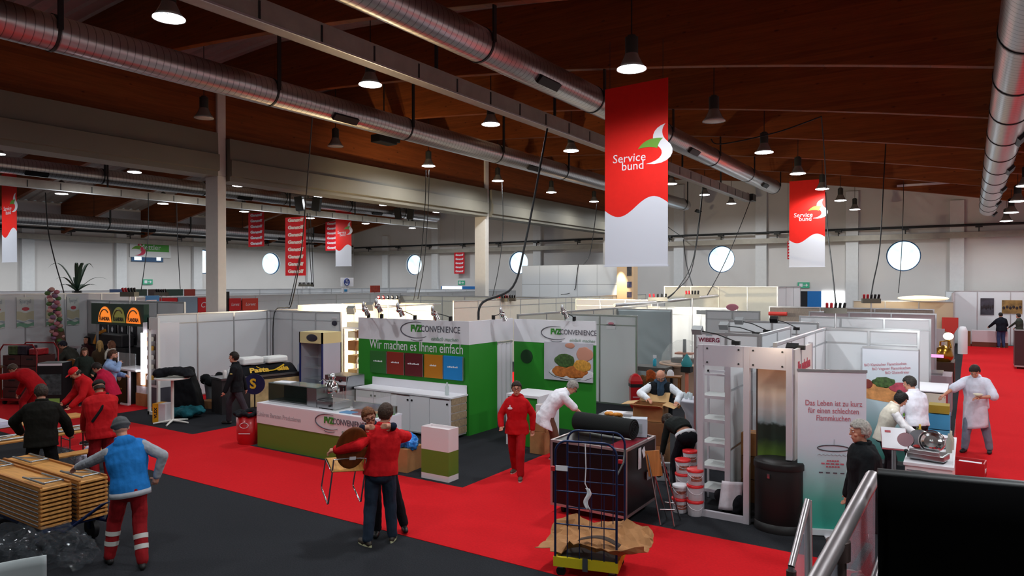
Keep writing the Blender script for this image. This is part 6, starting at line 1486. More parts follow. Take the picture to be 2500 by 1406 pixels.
MB().ell((-.14, -.02, .22), (.06, .04, .03)).build('red_meat', mat('meat_red', 'b53030', .4), t)
for x in (-.22, .22): MB().cyl((x, 0, 0), (x, 0, .04), .025).build('foot', BLACK, t)
MB().ell((-.29, -.05, .12), (.035, .035, .035)).build('knob', BLACK, t)
for i, (x, y) in enumerate(((-.42, 12.5), (-.4, 12.9))):
    for k in range(4): put(MB().lathe([(.08, 0), (.14, .018), (.14, .024), (.0, .012)], n=24).build('plate', LOGOW, loc=(x, y, .901+k*.026)), ('lowest', 'second', 'third', 'top')[k]+(' plate of the near pile' if i == 0 else ' plate of the far pile')+' on the serving counter', 'plate', 'plates on the serving counter')
for i, (x, y, c, l) in enumerate(((-.68, 12.45, '3a4a2a', 'green oil bottle on the serving counter'), (-.62, 12.3, '5a3a24', 'brown sauce bottle before the oil bottle'), (-.66, 12.75, 'c9a63a', 'yellow capped bottle on the serving counter'), (-.26, 12.2, 'a5a59a', 'glass jar at the right rim of the counter'), (-.24, 12.45, 'b9b2a0', 'second glass jar at the right rim of the counter'))): put(MB().lathe([(.04, 0), (.042, .16), (.016, .22), (.016, .28), (0, .28)], n=14).build('bottle', mat('btl%d' % i, c, .15), loc=(x, y, .901)), l, 'bottle')
for i, (x, y) in enumerate(((-.7, 12.95), (-.55, 13.2))): put(MB().lathe([(.05, 0), (.11, .06), (.105, .06), (0, .012)], n=20).build('bowl', LOGOW, loc=(x, y, .901)), ('white bowl by the oil bottle on the serving counter', 'white bowl at the rear end of the serving counter')[i], 'bowl')
t = thing('menu_lectern', 'white sloping board on a stand behind the man in the coat', 'lectern', G(2175, 1255)+V((0, .6, 0)), R(8)); zt = 1.0
MB().cb((0, 0, zt), (.34, .5, .02), rx=R(28)).build('board', LOGOW, t); MB().cb((0, -.012, zt-.012), (.35, .51, .012), rx=R(28)).build('red_edge', mat('edge_red', 'b5525a', .5), t); MB().cyl((0, 0, 0), (0, 0, zt-.02), .03).build('post', ALU, t); MB().cyl((0, 0, 0), (0, 0, .02), .2).build('foot', ALU, t)
MB().cb((-.08, .12, zt+.078), (.08, .05, .004), rx=R(28)).build('red_print', mat('edge_red', '', 0), t)
t = thing('red_crate', 'red plastic crate on the red carpet beside the counter', 'crate', (-.02, 14.85, .006), R(-6)); RCM = mat('crate_red', 'b01b22', .4)
MB().box(-.25, .25, -.19, -.17, .0, .26).box(-.25, .25, .17, .19, 0, .26).box(-.25, -.23, -.17, .17, 0, .26).box(.23, .25, -.17, .17, 0, .26).box(-.25, .25, -.19, .19, 0, .02).build('crate_body', RCM, t); MB().cb((.02, 0, .2), (.34, .2, .05)).build('white_content', LOGOW, t)
MB().box(.251, .254, -.1, .1, .08, .14).build('white_print', LOGOW, t)
# stands further down the right aisle
t = thing('tasting_counter', 'cream fronted counter with shelf of pans further down', 'counter', (-1.15, 18.2, 0))
MB().box(0, .7, 0, 1.6, 0, .95).build('counter_body', mat('counter_wine', '7a2230', .4), t); MB().box(.12, .7, -.02, 0, .3, .97).build('cream_front', mat('cream_front', 'e2dccb', .5), t); MB().box(-.02, .72, -.02, 1.62, .95, .99).build('counter_top', LOGOW, t)
t = thing('blue_crate_stack', 'pale blue crates stacked behind the man in the white shirt', 'crate', (-.5, 15.95, 0)); 
for k in range(3): MB().box(-.18, .18, -.2, .2, k*.3, k*.3+.28).build('crate', mat('crate_blue%d' % (k % 2), ('4aa0d0', '62b4dc')[k % 2], .4), t)
MB().box(-.17, .17, -.19, .19, .9, 1.05).build('mustard_box', mat('mustard', 'a98f2c', .5), t)
t = thing('copper_machine', 'brass and copper machine at the left rim of the far aisle', 'machine', (-.72, 26.3, 0)); BRS = mat('brass', 'a5782c', .25, metal=.9)
MB().box(-.3, .3, -.4, .9, 0, .9).build('machine_base', mat('dark_brown_box', '3a2418', .5), t); MB().lathe([(.2, .9), (.28, 1.05), (.22, 1.3), (.06, 1.4), (0, 1.42)], n=24).build('boiler', BRS, t); MB().tube([(-.1, .3, .9), (-.1, .3, 1.5), (.15, .3, 1.55), (.2, .3, 1.3)], .03, 8).build('pipe', BRS, t)
t = thing('globe_lamp', 'round glowing lamp above the brass machine', 'lamp', (-.62, 27.6, 0)); MB().ell((0, 0, 1.62), (.15, .15, .12)).build('glowing_globe', mat('globe_glow', 'fff4e6', .4, emit='fff0dc', estr=6), t); MB().cyl((0, 0, 0), (0, 0, 1.55), .03).build('post', BRS, t); MB().cyl((0, 0, 0), (0, 0, .03), .15).build('foot', BRS, t)
t = thing('black_backed_counter', 'counter with pink lit glass and black machine at right', 'counter', (-1.5, 21.2, 0)); MB().box(0, 1.1, 0, 1.2, 0, 1.0).build('counter_body', mat('counter_mauve', '9a8890', .5), t); MB().box(.1, .9, .1, .9, 1.0, 1.06).build('counter_top', STEEL, t)
MB().box(.15, .6, .15, .6, 1.06, 1.36).build('black_machine', BLACK, t, bev=.04); MB().box(.2, .9, .8, .84, 1.4, 1.48).build('pink_light', mat('pink_light', 'f2a8d4', .5, emit='f0a0d8', estr=1.0), t); MB().box(.2, .24, .8, .84, 1.06, 1.4).build('light_post', ALU, t)
t = thing('grey_pillar_board', 'grey tilted board at the left rim of the far aisle', 'panel', (-1.0, 28.6, 0)); MB().cb((0, 0, .9), (.5, .08, 1.8), ry=R(0)).build('board', mat('board_grey', 'a8a2aa', .5), t)
t = thing('oval_lamp_top', 'bright cream oval light box on the tan partition', 'lamp', (-1.75, 35.2, 2.6)); MB().ell((0, .3, .12), (.98, .6, .12)).build('light_oval', mat('oval_glow', 'f6e8cc', .5, emit='f2dcb4', estr=1.0), t)
put(MB().prism([(-.3, .4), (.3, .4), (.3, 0), (.1, -.35), (-.3, -.1)], 'xz', -.02, 0).build('red_figure_sign', mat('figure_red', 'b8332c', .5), loc=PY(2320, 798, 35.4)), 'red cut-out on the tan partition of right aisle', 'sign')
for px0, px1, py0, py1, c, l in ((2394, 2427, 728, 768, '3a3640', 'dark group photo on the far right end wall'), (2446, 2496, 733, 765, '8a6a3a', 'brown banquet photo on the far right end wall')):
    A_, B2 = PY(px0, py1, 46.56), PY(px1, py0, 46.56); t = thing('wall_photo', l, 'picture', ((A_.x+B2.x)/2, 46.57, A_.z)); W_, H_ = B2.x-A_.x, B2.z-A_.z
    MB().box(-W_/2, W_/2, -.03, 0, 0, H_).build('photo', mat('photo_'+c, c, .5, var=.6, vscale=3.2), t); mm = MB()
    for k in range(6): mm.ell((-W_*.4+k*W_*.16, -.035, H_*(.42+.07*(k % 2))), (W_*.07, .01, H_*.12), nu=10, nv=6)
    mm.build('figures_print', mat('fig_dark', '2a2022', .6, var=.4, vscale=9), t)
t = thing('white_table', 'white clothed table by the far right wall', 'table', (.75, 45.4, 0)); MB().box(-.7, .9, -.4, .4, .25, .85).build('table_cloth', mat('cloth_offwhite', 'd6ccd2', .7), t); MB().box(-.7, .9, -.4, .4, 0, .25).build('brown_base', mat('base_brown', '6a3a2a', .6), t)
t = thing('box_pile', 'brown carton pile left of the white clothed table', 'box', (-.25, 45.2, 0)); MB().cb((0, 0, .4), (.5, .5, .8)).build('carton', CARDD, t)
t = thing('dark_trolley', 'dark maroon covered trolley at the right picture edge', 'trolley', (1.86, 34.6, .01)); MB().box(-.4, .4, -.5, .5, .12, 1.5).build('cover', mat('maroon_dark', '3f2226', .6), t); MB().box(-.4, .4, -.52, .5, .08, .14).build('base', mat('base_pale', 'a58a88', .5), t)
for x in (-.3, .3):
    for y in (-.4, .4): MB().cyl((x-.02, y, .04), (x+.02, y, .04), .04).build('castor', BLACK, t)
t = thing('white_cylinder_bin', 'white cylinder standing on the brass machine side', 'bin', PY(2351, 828, 40)-V((0, 0, .6))); t.location.z = 0; MB().lathe([(.2, 0), (.2, 1.1), (.12, 1.3), (0, 1.32)], n=20).build('cylinder', LOGOW, t)
# lamps and plugs on the right
plugs('plug cluster on the rail behind the plastic sheet wall', PY(1606, 735, 24.5), True, .7); plugs('plug cluster above the pink oval partition', PY(1690, 728, 24.5)); plugs('plug cluster above the portal frame back wall', PY(2040, 765, 19.5)); plugs('plug cluster above the mauve partition', PY(2127, 740, 24.0))
plugs('plug cluster above the glowing cheese sign', PY(316, 724, 11.6)); plugs('plug cluster on the red sign row', PX(394, 722, -26.9), False)
t = thing('conduit_rail', 'slanting grey rail above the bright lit white wall', 'rail', (0, 0, 0)); MB().tube([PY(1500, 745, 22.4), PY(1600, 738, 24.3), PY(1752, 722, 29.6)], .06, 8).build('rail_tube', ALU, t)
t = thing('red_awning', 'red rounded awning end on the reed wall', 'awning', PY(1900, 766, 26.2)); MB().cyl((-.32, 0, 0), (.3, 0, 0), .07, n=16).build('awning_roll', mat('awning_red', 'c2342c', .5), t); MB().cb((0, .16, -.0), (.06, .3, .06)).build('bracket', ALU, t)
LO_G = 'arm floodlights on the partitions'
for i, (b_, tp, Y, l) in enumerate((((1797, 834), (1703, 806), 11.3, 'arm floodlight reaching left over the name plate partition'), ((1846, 812), (1768, 795), 12.9, 'second arm floodlight over the name plate partition'), ((1872, 806), (1805, 783), 14.0, 'arm floodlight with dark red back near the oval partition'), ((1945, 800), (1890, 780), 16.0, 'arm lamp above the portal frame back wall'), ((1955, 845), (1935, 850), 10.6, 'black clip lamp on the warm lit side panel'))):
    base, tip = PY(*b_, Y), PY(*tp, Y); t = thing('arm_floodlight', l, 'lamp', base, 0, LO_G); d = tip-base
    MB().tube([(0, 0, 0), d*.5+V((0, 0, .03)), d], .01, 6).build('arm', DKGREY, t); MB().cb((0, 0, -.02), (.12, .08, .06)).build('clamp', BLACK, t); MB().cyl((0, 0, -.03), (0, 0, -base.z), .018, n=8).build('stand_post', ALU, t); MB().cb(d, (.16, .12, .1), rx=R(30)).build('lamp_head', mat('flood_grey', '', 0) if i < 3 else BLACK, t)
for l, pts, r_ in (('thin cable right of the largest banner, left strand', [PY(1717, 440, 33), PY(1706, 540, 32), PY(1690, 640, 30), PY(1650, 710, 26), PY(1618, 735, 24.6)], .02), ('thin cable right of the largest banner, right strand', [PY(1717, 440, 33), PY(1708, 540, 32), PY(1688, 660, 29), PY(1655, 705, 26), PY(1622, 732, 24.6)], .02), ('short thick dark cable hanging over the cream row', [PY(1668, 585, 47.3), PY(1675, 640, 42), PY(1690, 696, 31)], .03), ('sagging cable from the largest banner to the wall rail', [PY(1627, 552, 40), PY(1650, 568, 44), PY(1668, 580, 47.3)], .02), ('cable dropping from the tray end to the slanting rail', [PY(1834, 483, 37), PY(1800, 570, 35), PY(1765, 650, 32), PY(1726, 722, 29)], .02),
                   ('cable hanging beside the right red banner', [PY(2015, 470, 30), PY(2020, 560, 28), PY(2032, 660, 24), PY(2042, 755, 19.6)], .02), ('cable hanging left of the right round window', [PY(2165, 290, 29), PY(2157, 430, 28.5), PY(2148, 600, 26), PY(2132, 690, 25), PY(2125, 735, 24.1)], .02), ('thin cable crossing the right round window', [PY(2205, 450, 42), PY(2203, 560, 40), PY(2198, 660, 37), PY(2193, 715, 35.5)], .016),
                   ('cable from a lamp to a roof hook in the near bay', [PY(1735, 340, 22.3), PY(1760, 352, 22.3), PY(1890, 325, 22.3), PY(2004, 285, 22.3)], .02), ('cable hanging from the roof hook beside the right banner', [PY(2004, 285, 22.3), PY(2012, 380, 25), PY(2016, 460, 29)], .018)): cable(l, pts, r_)
# small signs on the far row
for px0, px1, py0, py1, X, txt, c, l in ((833, 863, 678, 699, -32, 'AG', '2a3f8a', 'white sign with blue ring letters on far row'), (836, 852, 703, 716, -31.5, '', '2a8ac0', 'small white sign with blue bottle shape on far row'), (905, 928, 697, 714, -31, '', 'b5402c', 'orange red food picture on the far row')):
    A_, B2 = PX(px0, py1, X), PX(px1, py0, X); t = thing('row_sign', l, 'sign', (X, (A_.y+B2.y)/2, A_.z), PI/2); W_, H_ = B2.y-A_.y, B2.z-A_.z
    MB().box(-W_/2, W_/2, 0, .05, 0, H_).build('board', LOGOW if not c == 'b5402c' else mat('food_orange', c, .5, var=.3), t); MB().box(-.04, .04, .05, .1, -A_.z, H_).build('stand_post', ALU, t)
    if txt: text(txt, H_*.5, mat('ink_'+c, c, .5), t, (-.05, -.01, H_*.5), off=.01); MB().tube([(-.05+H_*.4*math.cos(a), -.01, H_*.5+H_*.38*math.sin(a)) for a in [2*PI*j/24 for j in range(24)]], .03, 6, closed=True).build('ring_mark', mat('ink_'+c, c, .5), t)
    elif c == '2a8ac0': MB().box(-.12, .12, -.01, 0, .1, H_*.75).build('bottle_mark', mat('ink_'+c, c, .5), t)
# stair rail and black drape in the foreground
t = thing('black_drape', 'black cloth draped barrier in the right foreground', 'barrier', (0, 0, 0))
BLKC = mat('drape_black', '060607', .9, spec=.05)
L0, L1 = PY(2143, 1157, 2.25), PY(2143, 1157, 2.25)+V((1.7, .35, .0))
def drape(u, v):
    p = L0+(L1-L0)*u; f = .015*math.sin(u*34)*v
    return (p.x+.02*v*(1-u), p.y-.03*v+f, p.z-.01*math.sin(u*5)*0-1.6*v)
MB().sheet(drape, 60, 16, .02).build('drape_cloth', BLKC, t); MB().tube([L0+V((0, .015, -.01)), L1+V((0, .015, -.01))], .022, 10).build('top_rail', DKGREY, t)
for u in (.06, .5, .95):
    p = L0+(L1-L0)*u+V((0, .06, 0)); MB().cyl((p.x, p.y, 0), (p.x, p.y, p.z), .025).build('post', DKGREY, t)
t = thing('stair_rail', 'metal stair handrail running down left of the black drape', 'handrail', (0, 0, 0)); RLM = mat('rail_satin', 'a9a2a4', .35, metal=.8); RLD = mat('rail_brown', '4a3a38', .4, metal=.4); ACR = mat('acrylic', 'b9bcc8', .06, spec=.5, alpha=.28)
Ra, Rb = PY(2133, 1165, 2.38), PY(1985, 1440, 1.82)
MB().tube([Ra, Rb], .022, 12).build('handrail', RLM, t); Rc, Rd = Ra-V((0.0, 0, .28)), Rb-V((0, 0, .28)); MB().tube([Ra+V((.03, .02, -.22)), Rb+V((.06, .02, -.22))], .012, 10).build('lower_rail', RLM, t)
q = Ra+(Rb-Ra)*.62; MB().cyl((q.x, q.y, 0), (q.x, q.y, q.z), .02).build('post', RLD, t); MB().cyl(q+V((-.0, 0, -.0)), q+V((0, 0, -.05)), .03).build('post_cap', RLD, t)
MB()._add([Ra+V((0, 0, -.04)), Rb+V((0, 0, -.04)), Rb+V((0, 0, -.9)), Ra+V((0, 0, -.9)), Ra+V((.006, .006, -.04)), Rb+V((.006, .006, -.04)), Rb+V((.006, .006, -.9)), Ra+V((.006, .006, -.9))], [(0, 1, 2, 3), (7, 6, 5, 4), (0, 4, 5, 1), (2, 6, 7, 3), (1, 5, 6, 2), (0, 3, 7, 4)]).build('acrylic_panel', ACR, t)
t = thing('stair_rail', 'lower stair rail end with a clear panel, left of handrail', 'handrail', (0, 0, 0))
Rt, Rl, Rr = PY(1974, 1222, 4.0), PY(1934, 1385, 3.75), PY(1990, 1480, 3.6)
MB().tube([Rt, Rl], .018, 10).build('handrail', RLM, t); MB().tube([Rt, V((Rr.x, Rr.y, 0))], .02, 10).build('end_post', RLM, t); MB().tube([Rl, V((Rl.x, Rl.y, 0))], .016, 10).build('post', RLM, t); MB().cyl(Rl+V((0, 0, -.02)), Rl+V((0, 0, -.06)), .025).build('end_cap', RLD, t)
MB()._add([Rt, Rl, V((Rl.x, Rl.y, .3)), V((Rr.x, Rr.y, .3)), Rt+V((.006, .006, 0)), Rl+V((.006, .006, 0)), V((Rl.x+.006, Rl.y+.006, .3)), V((Rr.x+.006, Rr.y+.006, .3))], [(0, 1, 2, 3), (7, 6, 5, 4), (0, 4, 5, 1), (1, 5, 6, 2), (2, 6, 7, 3), (3, 7, 4, 0)]).build('acrylic_panel', ACR, t)
# ================================================================ left foreground: benches, tables, films
def Dp(px, py, zc):
    d = ray(px, py)*zc; return V((d.x, d.y, EYE+d.z))
BW = woodm('bench_wood', 'c98f4e', 'x'); BWE = woodm('bench_end', 'a86c34', 'x'); GALV = metalm('9fa3a6', .4)
def bench(label, x1, y0, z, Ln=2.2, w_=.36, top=False):
    t = thing('folded_bench', label, 'bench', (x1, y0, z), 0, 'folded benches on the trolley')
    MB().box(-Ln, 0, 0, w_, 0, .028).build('board', BW, t, bev=.004)
    for y in (.0, w_-.03): MB().box(-Ln+.02, -.02, y, y+.03, .028, .05).build('batten', BWE, t)
    if top:
        for s in (-1.75, -.35):
            MB().tube([(s-.28, .07, .07), (s+.28, .07, .07)], .014, 8).build('leg', GALV, t); MB().tube([(s-.28, w_-.07, .07), (s+.28, w_-.07, .07)], .014, 8).build('leg', GALV, t)
            MB().tube([(s+.26, .07, .072), (s+.26, w_-.07, .072)], .012, 8).build('leg_brace', GALV, t); MB().tube([(s-.2, .07, .072), (s+.15, w_-.1, .072)], .008, 6).build('strut', GALV, t)
    else: MB().tube([(-Ln+.1, .004, .034), (-.06, .004, .034)], .011, 6).build('leg', GALV, t)
ORD = ('bottom', 'second', 'third', 'fourth', 'fifth', 'sixth', 'seventh', 'eighth', 'ninth', 'top')
for k in range(10): bench(ORD[k]+' folded bench of the nearer wooden stack', -9.6, 4.12, .35+k*.0525, top=(k == 9))
for k in range(10): bench(ORD[k]+' folded bench of the rear wooden stack', -9.52, 4.53, .35+k*.0525, top=(k == 9))
t = thing('hand_trolley', 'blue flat trolley carrying the two stacks of benches', 'trolley', (-10.6, 4.5, 0)); TB = mat('trolley_blue', '182a56', .4, metal=.3)
MB().box(-1.1, 1.0, -.36, .38, .3, .347).build('deck', TB, t)
MB().tube([(.98, -.2, .3), (1.22, -.2, .32), (1.5, .1, .62), (1.52, .25, .66), (1.22, .3, .32), (.98, .3, .3)], .02, 8).build('push_bar', TB, t)
for x in (-.9, .8):
    for y in (-.3, .32): MB().cyl((x, y-.03, .14), (x, y+.03, .14), .14, n=24).build('wheel', BLACK, t); MB().box(x-.03, x+.03, y-.05, y+.05, .14, .3).build('fork', TB, t)
FILM = mat('clear_film', '5c636a', .06, spec=1.0, alpha=.22, coat=1.0, bump=1.0, bscale=11)
def film(label, c, size, seed):
    random.seed(seed); mb = MB()
    for i in range(16): mb.ell(((random.random()-.5)*size[0]*.75, (random.random()-.5)*size[1]*.7, size[2]*(.3+.35*random.random())), (size[0]*.24, size[1]*.26, size[2]*.32), nu=10, nv=8)
    o = remesh(mb, 'plastic_film', FILM, .035, 0, .09, 9); o.data.polygons.foreach_set('use_smooth', [False]*len(o.data.polygons)); o.location = c; tag(o, label, 'plastic film')
film('heap of clear plastic film before the bench trolley', G(130, 1390)+V((-.2, .05, 0)), (.95, .6, .42), 2); film('clear plastic film bag at the bottom left edge', G(10, 1372)+V((0, .1, 0)), (.7, .5, .4), 5); film('clear film heap on the floor behind the bench stacks', G(150, 1150), (1.3, .6, .35), 6)
fold_sheet('white crumpled bag beside the clear film heap', 'plastic_bag', 'bag', G(207, 1140), (.36, .3, .34), 'cfcbe0', 11)
def table(label, cx, cy, rz, z, Ln, w_, legs):
    t = thing('beer_table' if w_ > .4 else 'beer_bench', label, 'table' if w_ > .4 else 'bench', (cx, cy, 0), rz, 'orange wooden tables and benches at left')
    MB().box(-Ln/2, Ln/2, -w_/2, w_/2, z-.028, z).build('board', BW, t, bev=.004)
    for x in (-Ln/2+.3, Ln/2-.3):
        for y in (-w_/2+.06, w_/2-.06): MB().tube([(x, y, 0), (x, y, z-.03)], .012, 8).build('leg', mat('leg_dark', '3a3030', .5), t)
        MB().tube([(x, -w_/2+.06, z*.4), (x, w_/2-.06, z*.4)], .01, 6).build('cross_bar', mat('leg_dark', '', 0), t)
    if legs:
        for s in (-Ln/2+.5, Ln/2-.5):
            for y in (-.17, .17): MB().tube([(s-.36, y, z+.02), (s+.36, y, z+.02)], .018, 8).build('folded_leg', GALV, t)
            MB().tube([(s-.3, -.17, z+.022), (s-.3, .17, z+.022)], .02, 8).build('folded_brace', GALV, t); MB().tube([(s-.2, -.12, z+.022), (s+.3, .1, z+.022)], .01, 6).build('strut', GALV, t)
table('farthest orange table behind the man in black jacket', -15.05, 6.1, R(88), .76, 2.2, .5, False); table('orange table with folded grey legs lying on it', -13.5, 5.75, R(84), .78, 2.2, .6, True); table('orange bench in front of the table with folded legs', -12.95, 5.5, R(84), .48, 2.2, .28, False); table('second orange bench nearer to the bench stacks', -12.75, 4.15, R(84), .48, 1.3, .26, False)
put(MB().box(-.4, .4, -.35, .35, 0, .05).box(-.36, .36, -.3, .3, .055, .1).build('white_board', mat('boards_lilac', 'cfcadd', .5), loc=(-15.1, 5.5, .762), rz=R(88)), 'white boards lying on the orange table at left edge', 'board')
t = thing('grey_chair', 'pale grey chair back cut by the bottom left corner', 'chair', Dp(20, 1500, 5.2).xy.to_3d(), R(70)); GC = mat('chair_grey', '9aa2a4', .5)
zt = EYE-690/1725*5.2*1.0
MB().sheet(lambda u, v: ((u-.5)*.46, .05*math.cos((u-.5)*2), 1.33-.55*v), 14, 8, .02).build('backrest', GC, t, bev=.0); MB().cb((0, -.25, .78), (.46, .46, .04)).build('seat', GC, t)
for x in (-.2, .2):
    for y in (-.44, .0): MB().cyl((x, y, 0), (x, y, .78), .014).build('leg', STEEL, t)
# red crate trolley with bottles, glass dome
t = thing('crate_trolley', 'red tube trolley with stacked brown bottle crates', 'trolley', (-22.3, 9.3, 0), R(25)); RT = mat('trolley_red', '8a1c22', .4, metal=.3)
MB().box(-.6, .6, -.4, .4, .12, .18).build('deck', RT, t)
for y in (-.38, .38): MB().tube([(-.58, y, .18), (-.58, y, 1.5), (-.45, y, 1.68), (.45, y, 1.68), (.58, y, 1.5), (.58, y, .18)], .022, 8).build('side_frame', RT, t)
for x in (-.5, .5):
    for y in (-.3, .3): MB().cyl((x-.02, y, .07), (x+.02, y, .07), .07).build('castor', BLACK, t)
for k in range(4):
    for j in (0, 1):
        q = Matrix.Rotation(R(25), 3, 'Z') @ V((-.28+.56*j, 0, 0))
        c_ = thing('bottle_crate', ORD[k]+(' left' if j == 0 else ' right')+' brown crate on the red tube trolley', 'crate', (-22.3+q.x, 9.3+q.y, .182+k*.3), R(25), 'brown crates on the red trolley')
        m = MB()
        for a_ in ((-.27, .27, -.3, -.27), (-.27, .27, .27, .3), (-.27, -.24, -.27, .27), (.24, .27, -.27, .27)): m.box(*a_, 0, .29)
        m.box(-.27, .27, -.3, .3, 0, .02).build('crate_body', mat('crate_brown', '4a2322', .5), c_); MB().box(-.1, .1, -.303, -.3, .17, .21).build('handle_slot', BLACK, c_)
for i, (dx, c, n, l) in enumerate((('-.35', '4b5a34', 'wine_box', 'box of green bottles on top of the red trolley'), ('-.05', '2e2230', 'bottle_box', 'dark bottle box on top of the red trolley'), ('.3', '9a1c24', 'red_cover', 'red cloth heap on top of the red trolley'))):
    q = Matrix.Rotation(R(25), 3, 'Z') @ V((float(dx), 0, 0))
    put(MB().cb((0, 0, .13 if i < 2 else .09), (.3, .4, .26 if i < 2 else .18)).build(n, mat('tr%d' % i, c, .5, var=.4, vscale=14), loc=(-22.3+q.x, 9.3+q.y, 1.375), rz=R(25), bev=.03), l, 'box')
t = thing('glass_dome_display', 'sparkling clear dome display at the far left edge', 'display case', (-24.0, 8.75, 0)); MB().lathe([(.5, 0), (.5, .9), (.62, .95), (0, .95)], n=32).build('round_base', mat('dome_base', 'b58a4a', .5), t)
MB().lathe([(.6, .95), (.58, 1.4), (.42, 1.7), (.2, 1.84), (0, 1.88)], n=28).build('dome', mat('dome_clear', '', 0), t)
for i in range(8): MB().ell((.3*math.cos(i*2.4), .3*math.sin(i*2.4), 1.15+.08*(i % 5)), (.05, .05, .05), nu=8, nv=6).build('glint_bead', mat('glint_bead', 'f4f2ff', .03, spec=1.0, coat=1.0), t)  # pale glossy beads stand in for lamp reflections on the dome
t = thing('orange_table', 'orange topped small table left of the red trolley', 'table', G(12, 950)+V((-.3, .5, 0))); MB().cb((0, 0, .85), (.8, .6, .24)).build('table_top', mat('orange_top', 'c8791e', .5), t)
for x in (-.35, .35):
    for y in (-.25, .25): MB().cyl((x, y, 0), (x, y, .74), .02).build('leg', BWE, t)
t = thing('dark_fridge', 'dark glass fronted fridge right of the red trolley', 'fridge', PX(133, 930, -20.8).xy.to_3d(), R(40)); MB().box(-.32, .32, -.25, .25, 0, 1.25).build('fridge_body', mat('near_black', '', 0), t); MB().box(-.28, .28, -.256, -.25, .4, .95).build('glass_door', mat('door_grey', '4a5254', .1, var=.5, vscale=8), t); MB().box(-.3, .3, -.262, -.25, 1.18, 1.24).build('white_strip', LOGOW, t); MB().box(-.1, .24, -.262, -.25, .18, .3).build('green_label', mat('label_lime', '8fc060', .5), t)
t = thing('oval_table', 'brown oval table top leaning beside seated women', 'table', Dp(174, 950, 19.6).xy.to_3d(), R(45)); MB().cyl((0, -.02, .62), (0, .02, .62), .5, n=36).build('table_top', mat('oval_brown', '8a4f20', .4), t); t.scale = (.6, 1, 1.15)
t = thing('white_counter', 'narrow white high table with items behind the women', 'table', (-24.6, 11.6, 0)); MB().cb((0, 0, 1.3), (1.0, .28, .05)).build('table_top', LOGOW, t); MB().cyl((0, 0, 0), (0, 0, 1.3), .05).build('post', DKGREY, t); MB().cyl((0, 0, 0), (0, 0, .03), .22).build('foot', DKGREY, t)
t = thing('mustard_carton', 'mustard yellow carton behind the bearded man', 'box', G(262, 985)); MB().cb((0, 0, .4), (.4, .4, .8)).build('carton', mat('carton_mustard', 'b98a1c', .6), t)
# ---------------------------------------------------------------- the lifted chair
t = thing('wooden_chair', 'bentwood chair with brown oval back carried by the man in red', 'chair', Dp(832, 1212, 9.2), R(40)); t.rotation_euler = (R(14), R(4), R(60))
SW = woodm('chair_seat_wood', 'd0954c', 'y'); SBK = woodm('chair_back_wood', '6b3515', 'z', rough=.35)
MB().sheet(lambda u, v: ((u-.5)*.44, (v-.5)*.44, .46+.02*math.cos((v-.5)*3)-.05*max(0, v-.8)*4), 8, 12, -.014).build('seat', SW, t)
def oval(u, v):
    a = 2*PI*u; return (.2*v*math.cos(a), -.2-.0+.03*(v*math.cos(a))**2-.05*(.3*v*math.sin(a)), .78+.29*v*math.sin(a))
MB().sheet(lambda u, v: oval(u, max(v, .02)), 32, 6, .014).build('backrest', SBK, t)
MB().box(-.02, .06, -.216, -.205, .62, .66).build('white_label', LOGOW, t); MB().box(-.05, .05, -.21, -.2, .9, .91).build('handle_slot', LOGOW, t)
for x in (-.21, .21):
    MB().tube([(x, -.19, .62), (x, -.2, .46), (x, -.2, .02), (x, -.17, 0), (x, .22, 0), (x, .24, .03), (x, .2, .44), (x, -.16, .44)], .011, 8).build('leg', CHROME, t)
MB().tube([(-.21, .2, .44), (.21, .2, .44)], .011, 8).build('cross_bar', CHROME, t); MB().tube([(-.21, -.19, .62), (0, -.2, .64), (.21, -.19, .62)], .011, 8).build('back_bar', CHROME, t)

# ================================================================ the people
def to_local(at, yaw, p):
    d = V(p)-V(at); return tuple(Matrix.Rotation(-R(yaw), 3, 'Z') @ d)
def hand_s(at, yaw, h, *pts): return tuple(tuple(c*1.75/h for c in to_local(at, yaw, p)) for p in pts)
RJ = 'c4161d'; RP = '8f1a20'
# 1 trolley pusher
at = V((-8.5, 4.6, 0)); ya = 68
person('person in grey beanie and blue hoodie pushing the bench trolley', at, ya, 1.83, lean=16, side=-9, hip=(.02, -.03, .90), feet=((-.17, .16, 0), (.12, -.22, 0)), hands=(hand_s(at, ya, 1.83, (-9.58, 4.26, .97))[0], (.30, -.02, .99)), epole=((-.5, -.6, -.5), (.9, -.7, .2)),
       head=(12, 0), top=dict(kind='hoodie', col='2478c4', sleeve='9fa3ab', sname='grey_sleeves', hood=True, hem='a9adb4', inf=.03, sinf=.016, t0=-.16), bottom=RP, hair=('beanie', '55575a'), shoes='222222', lod=0, build=1.08, face=True, sole=None, extras=bands((.35, .62)))
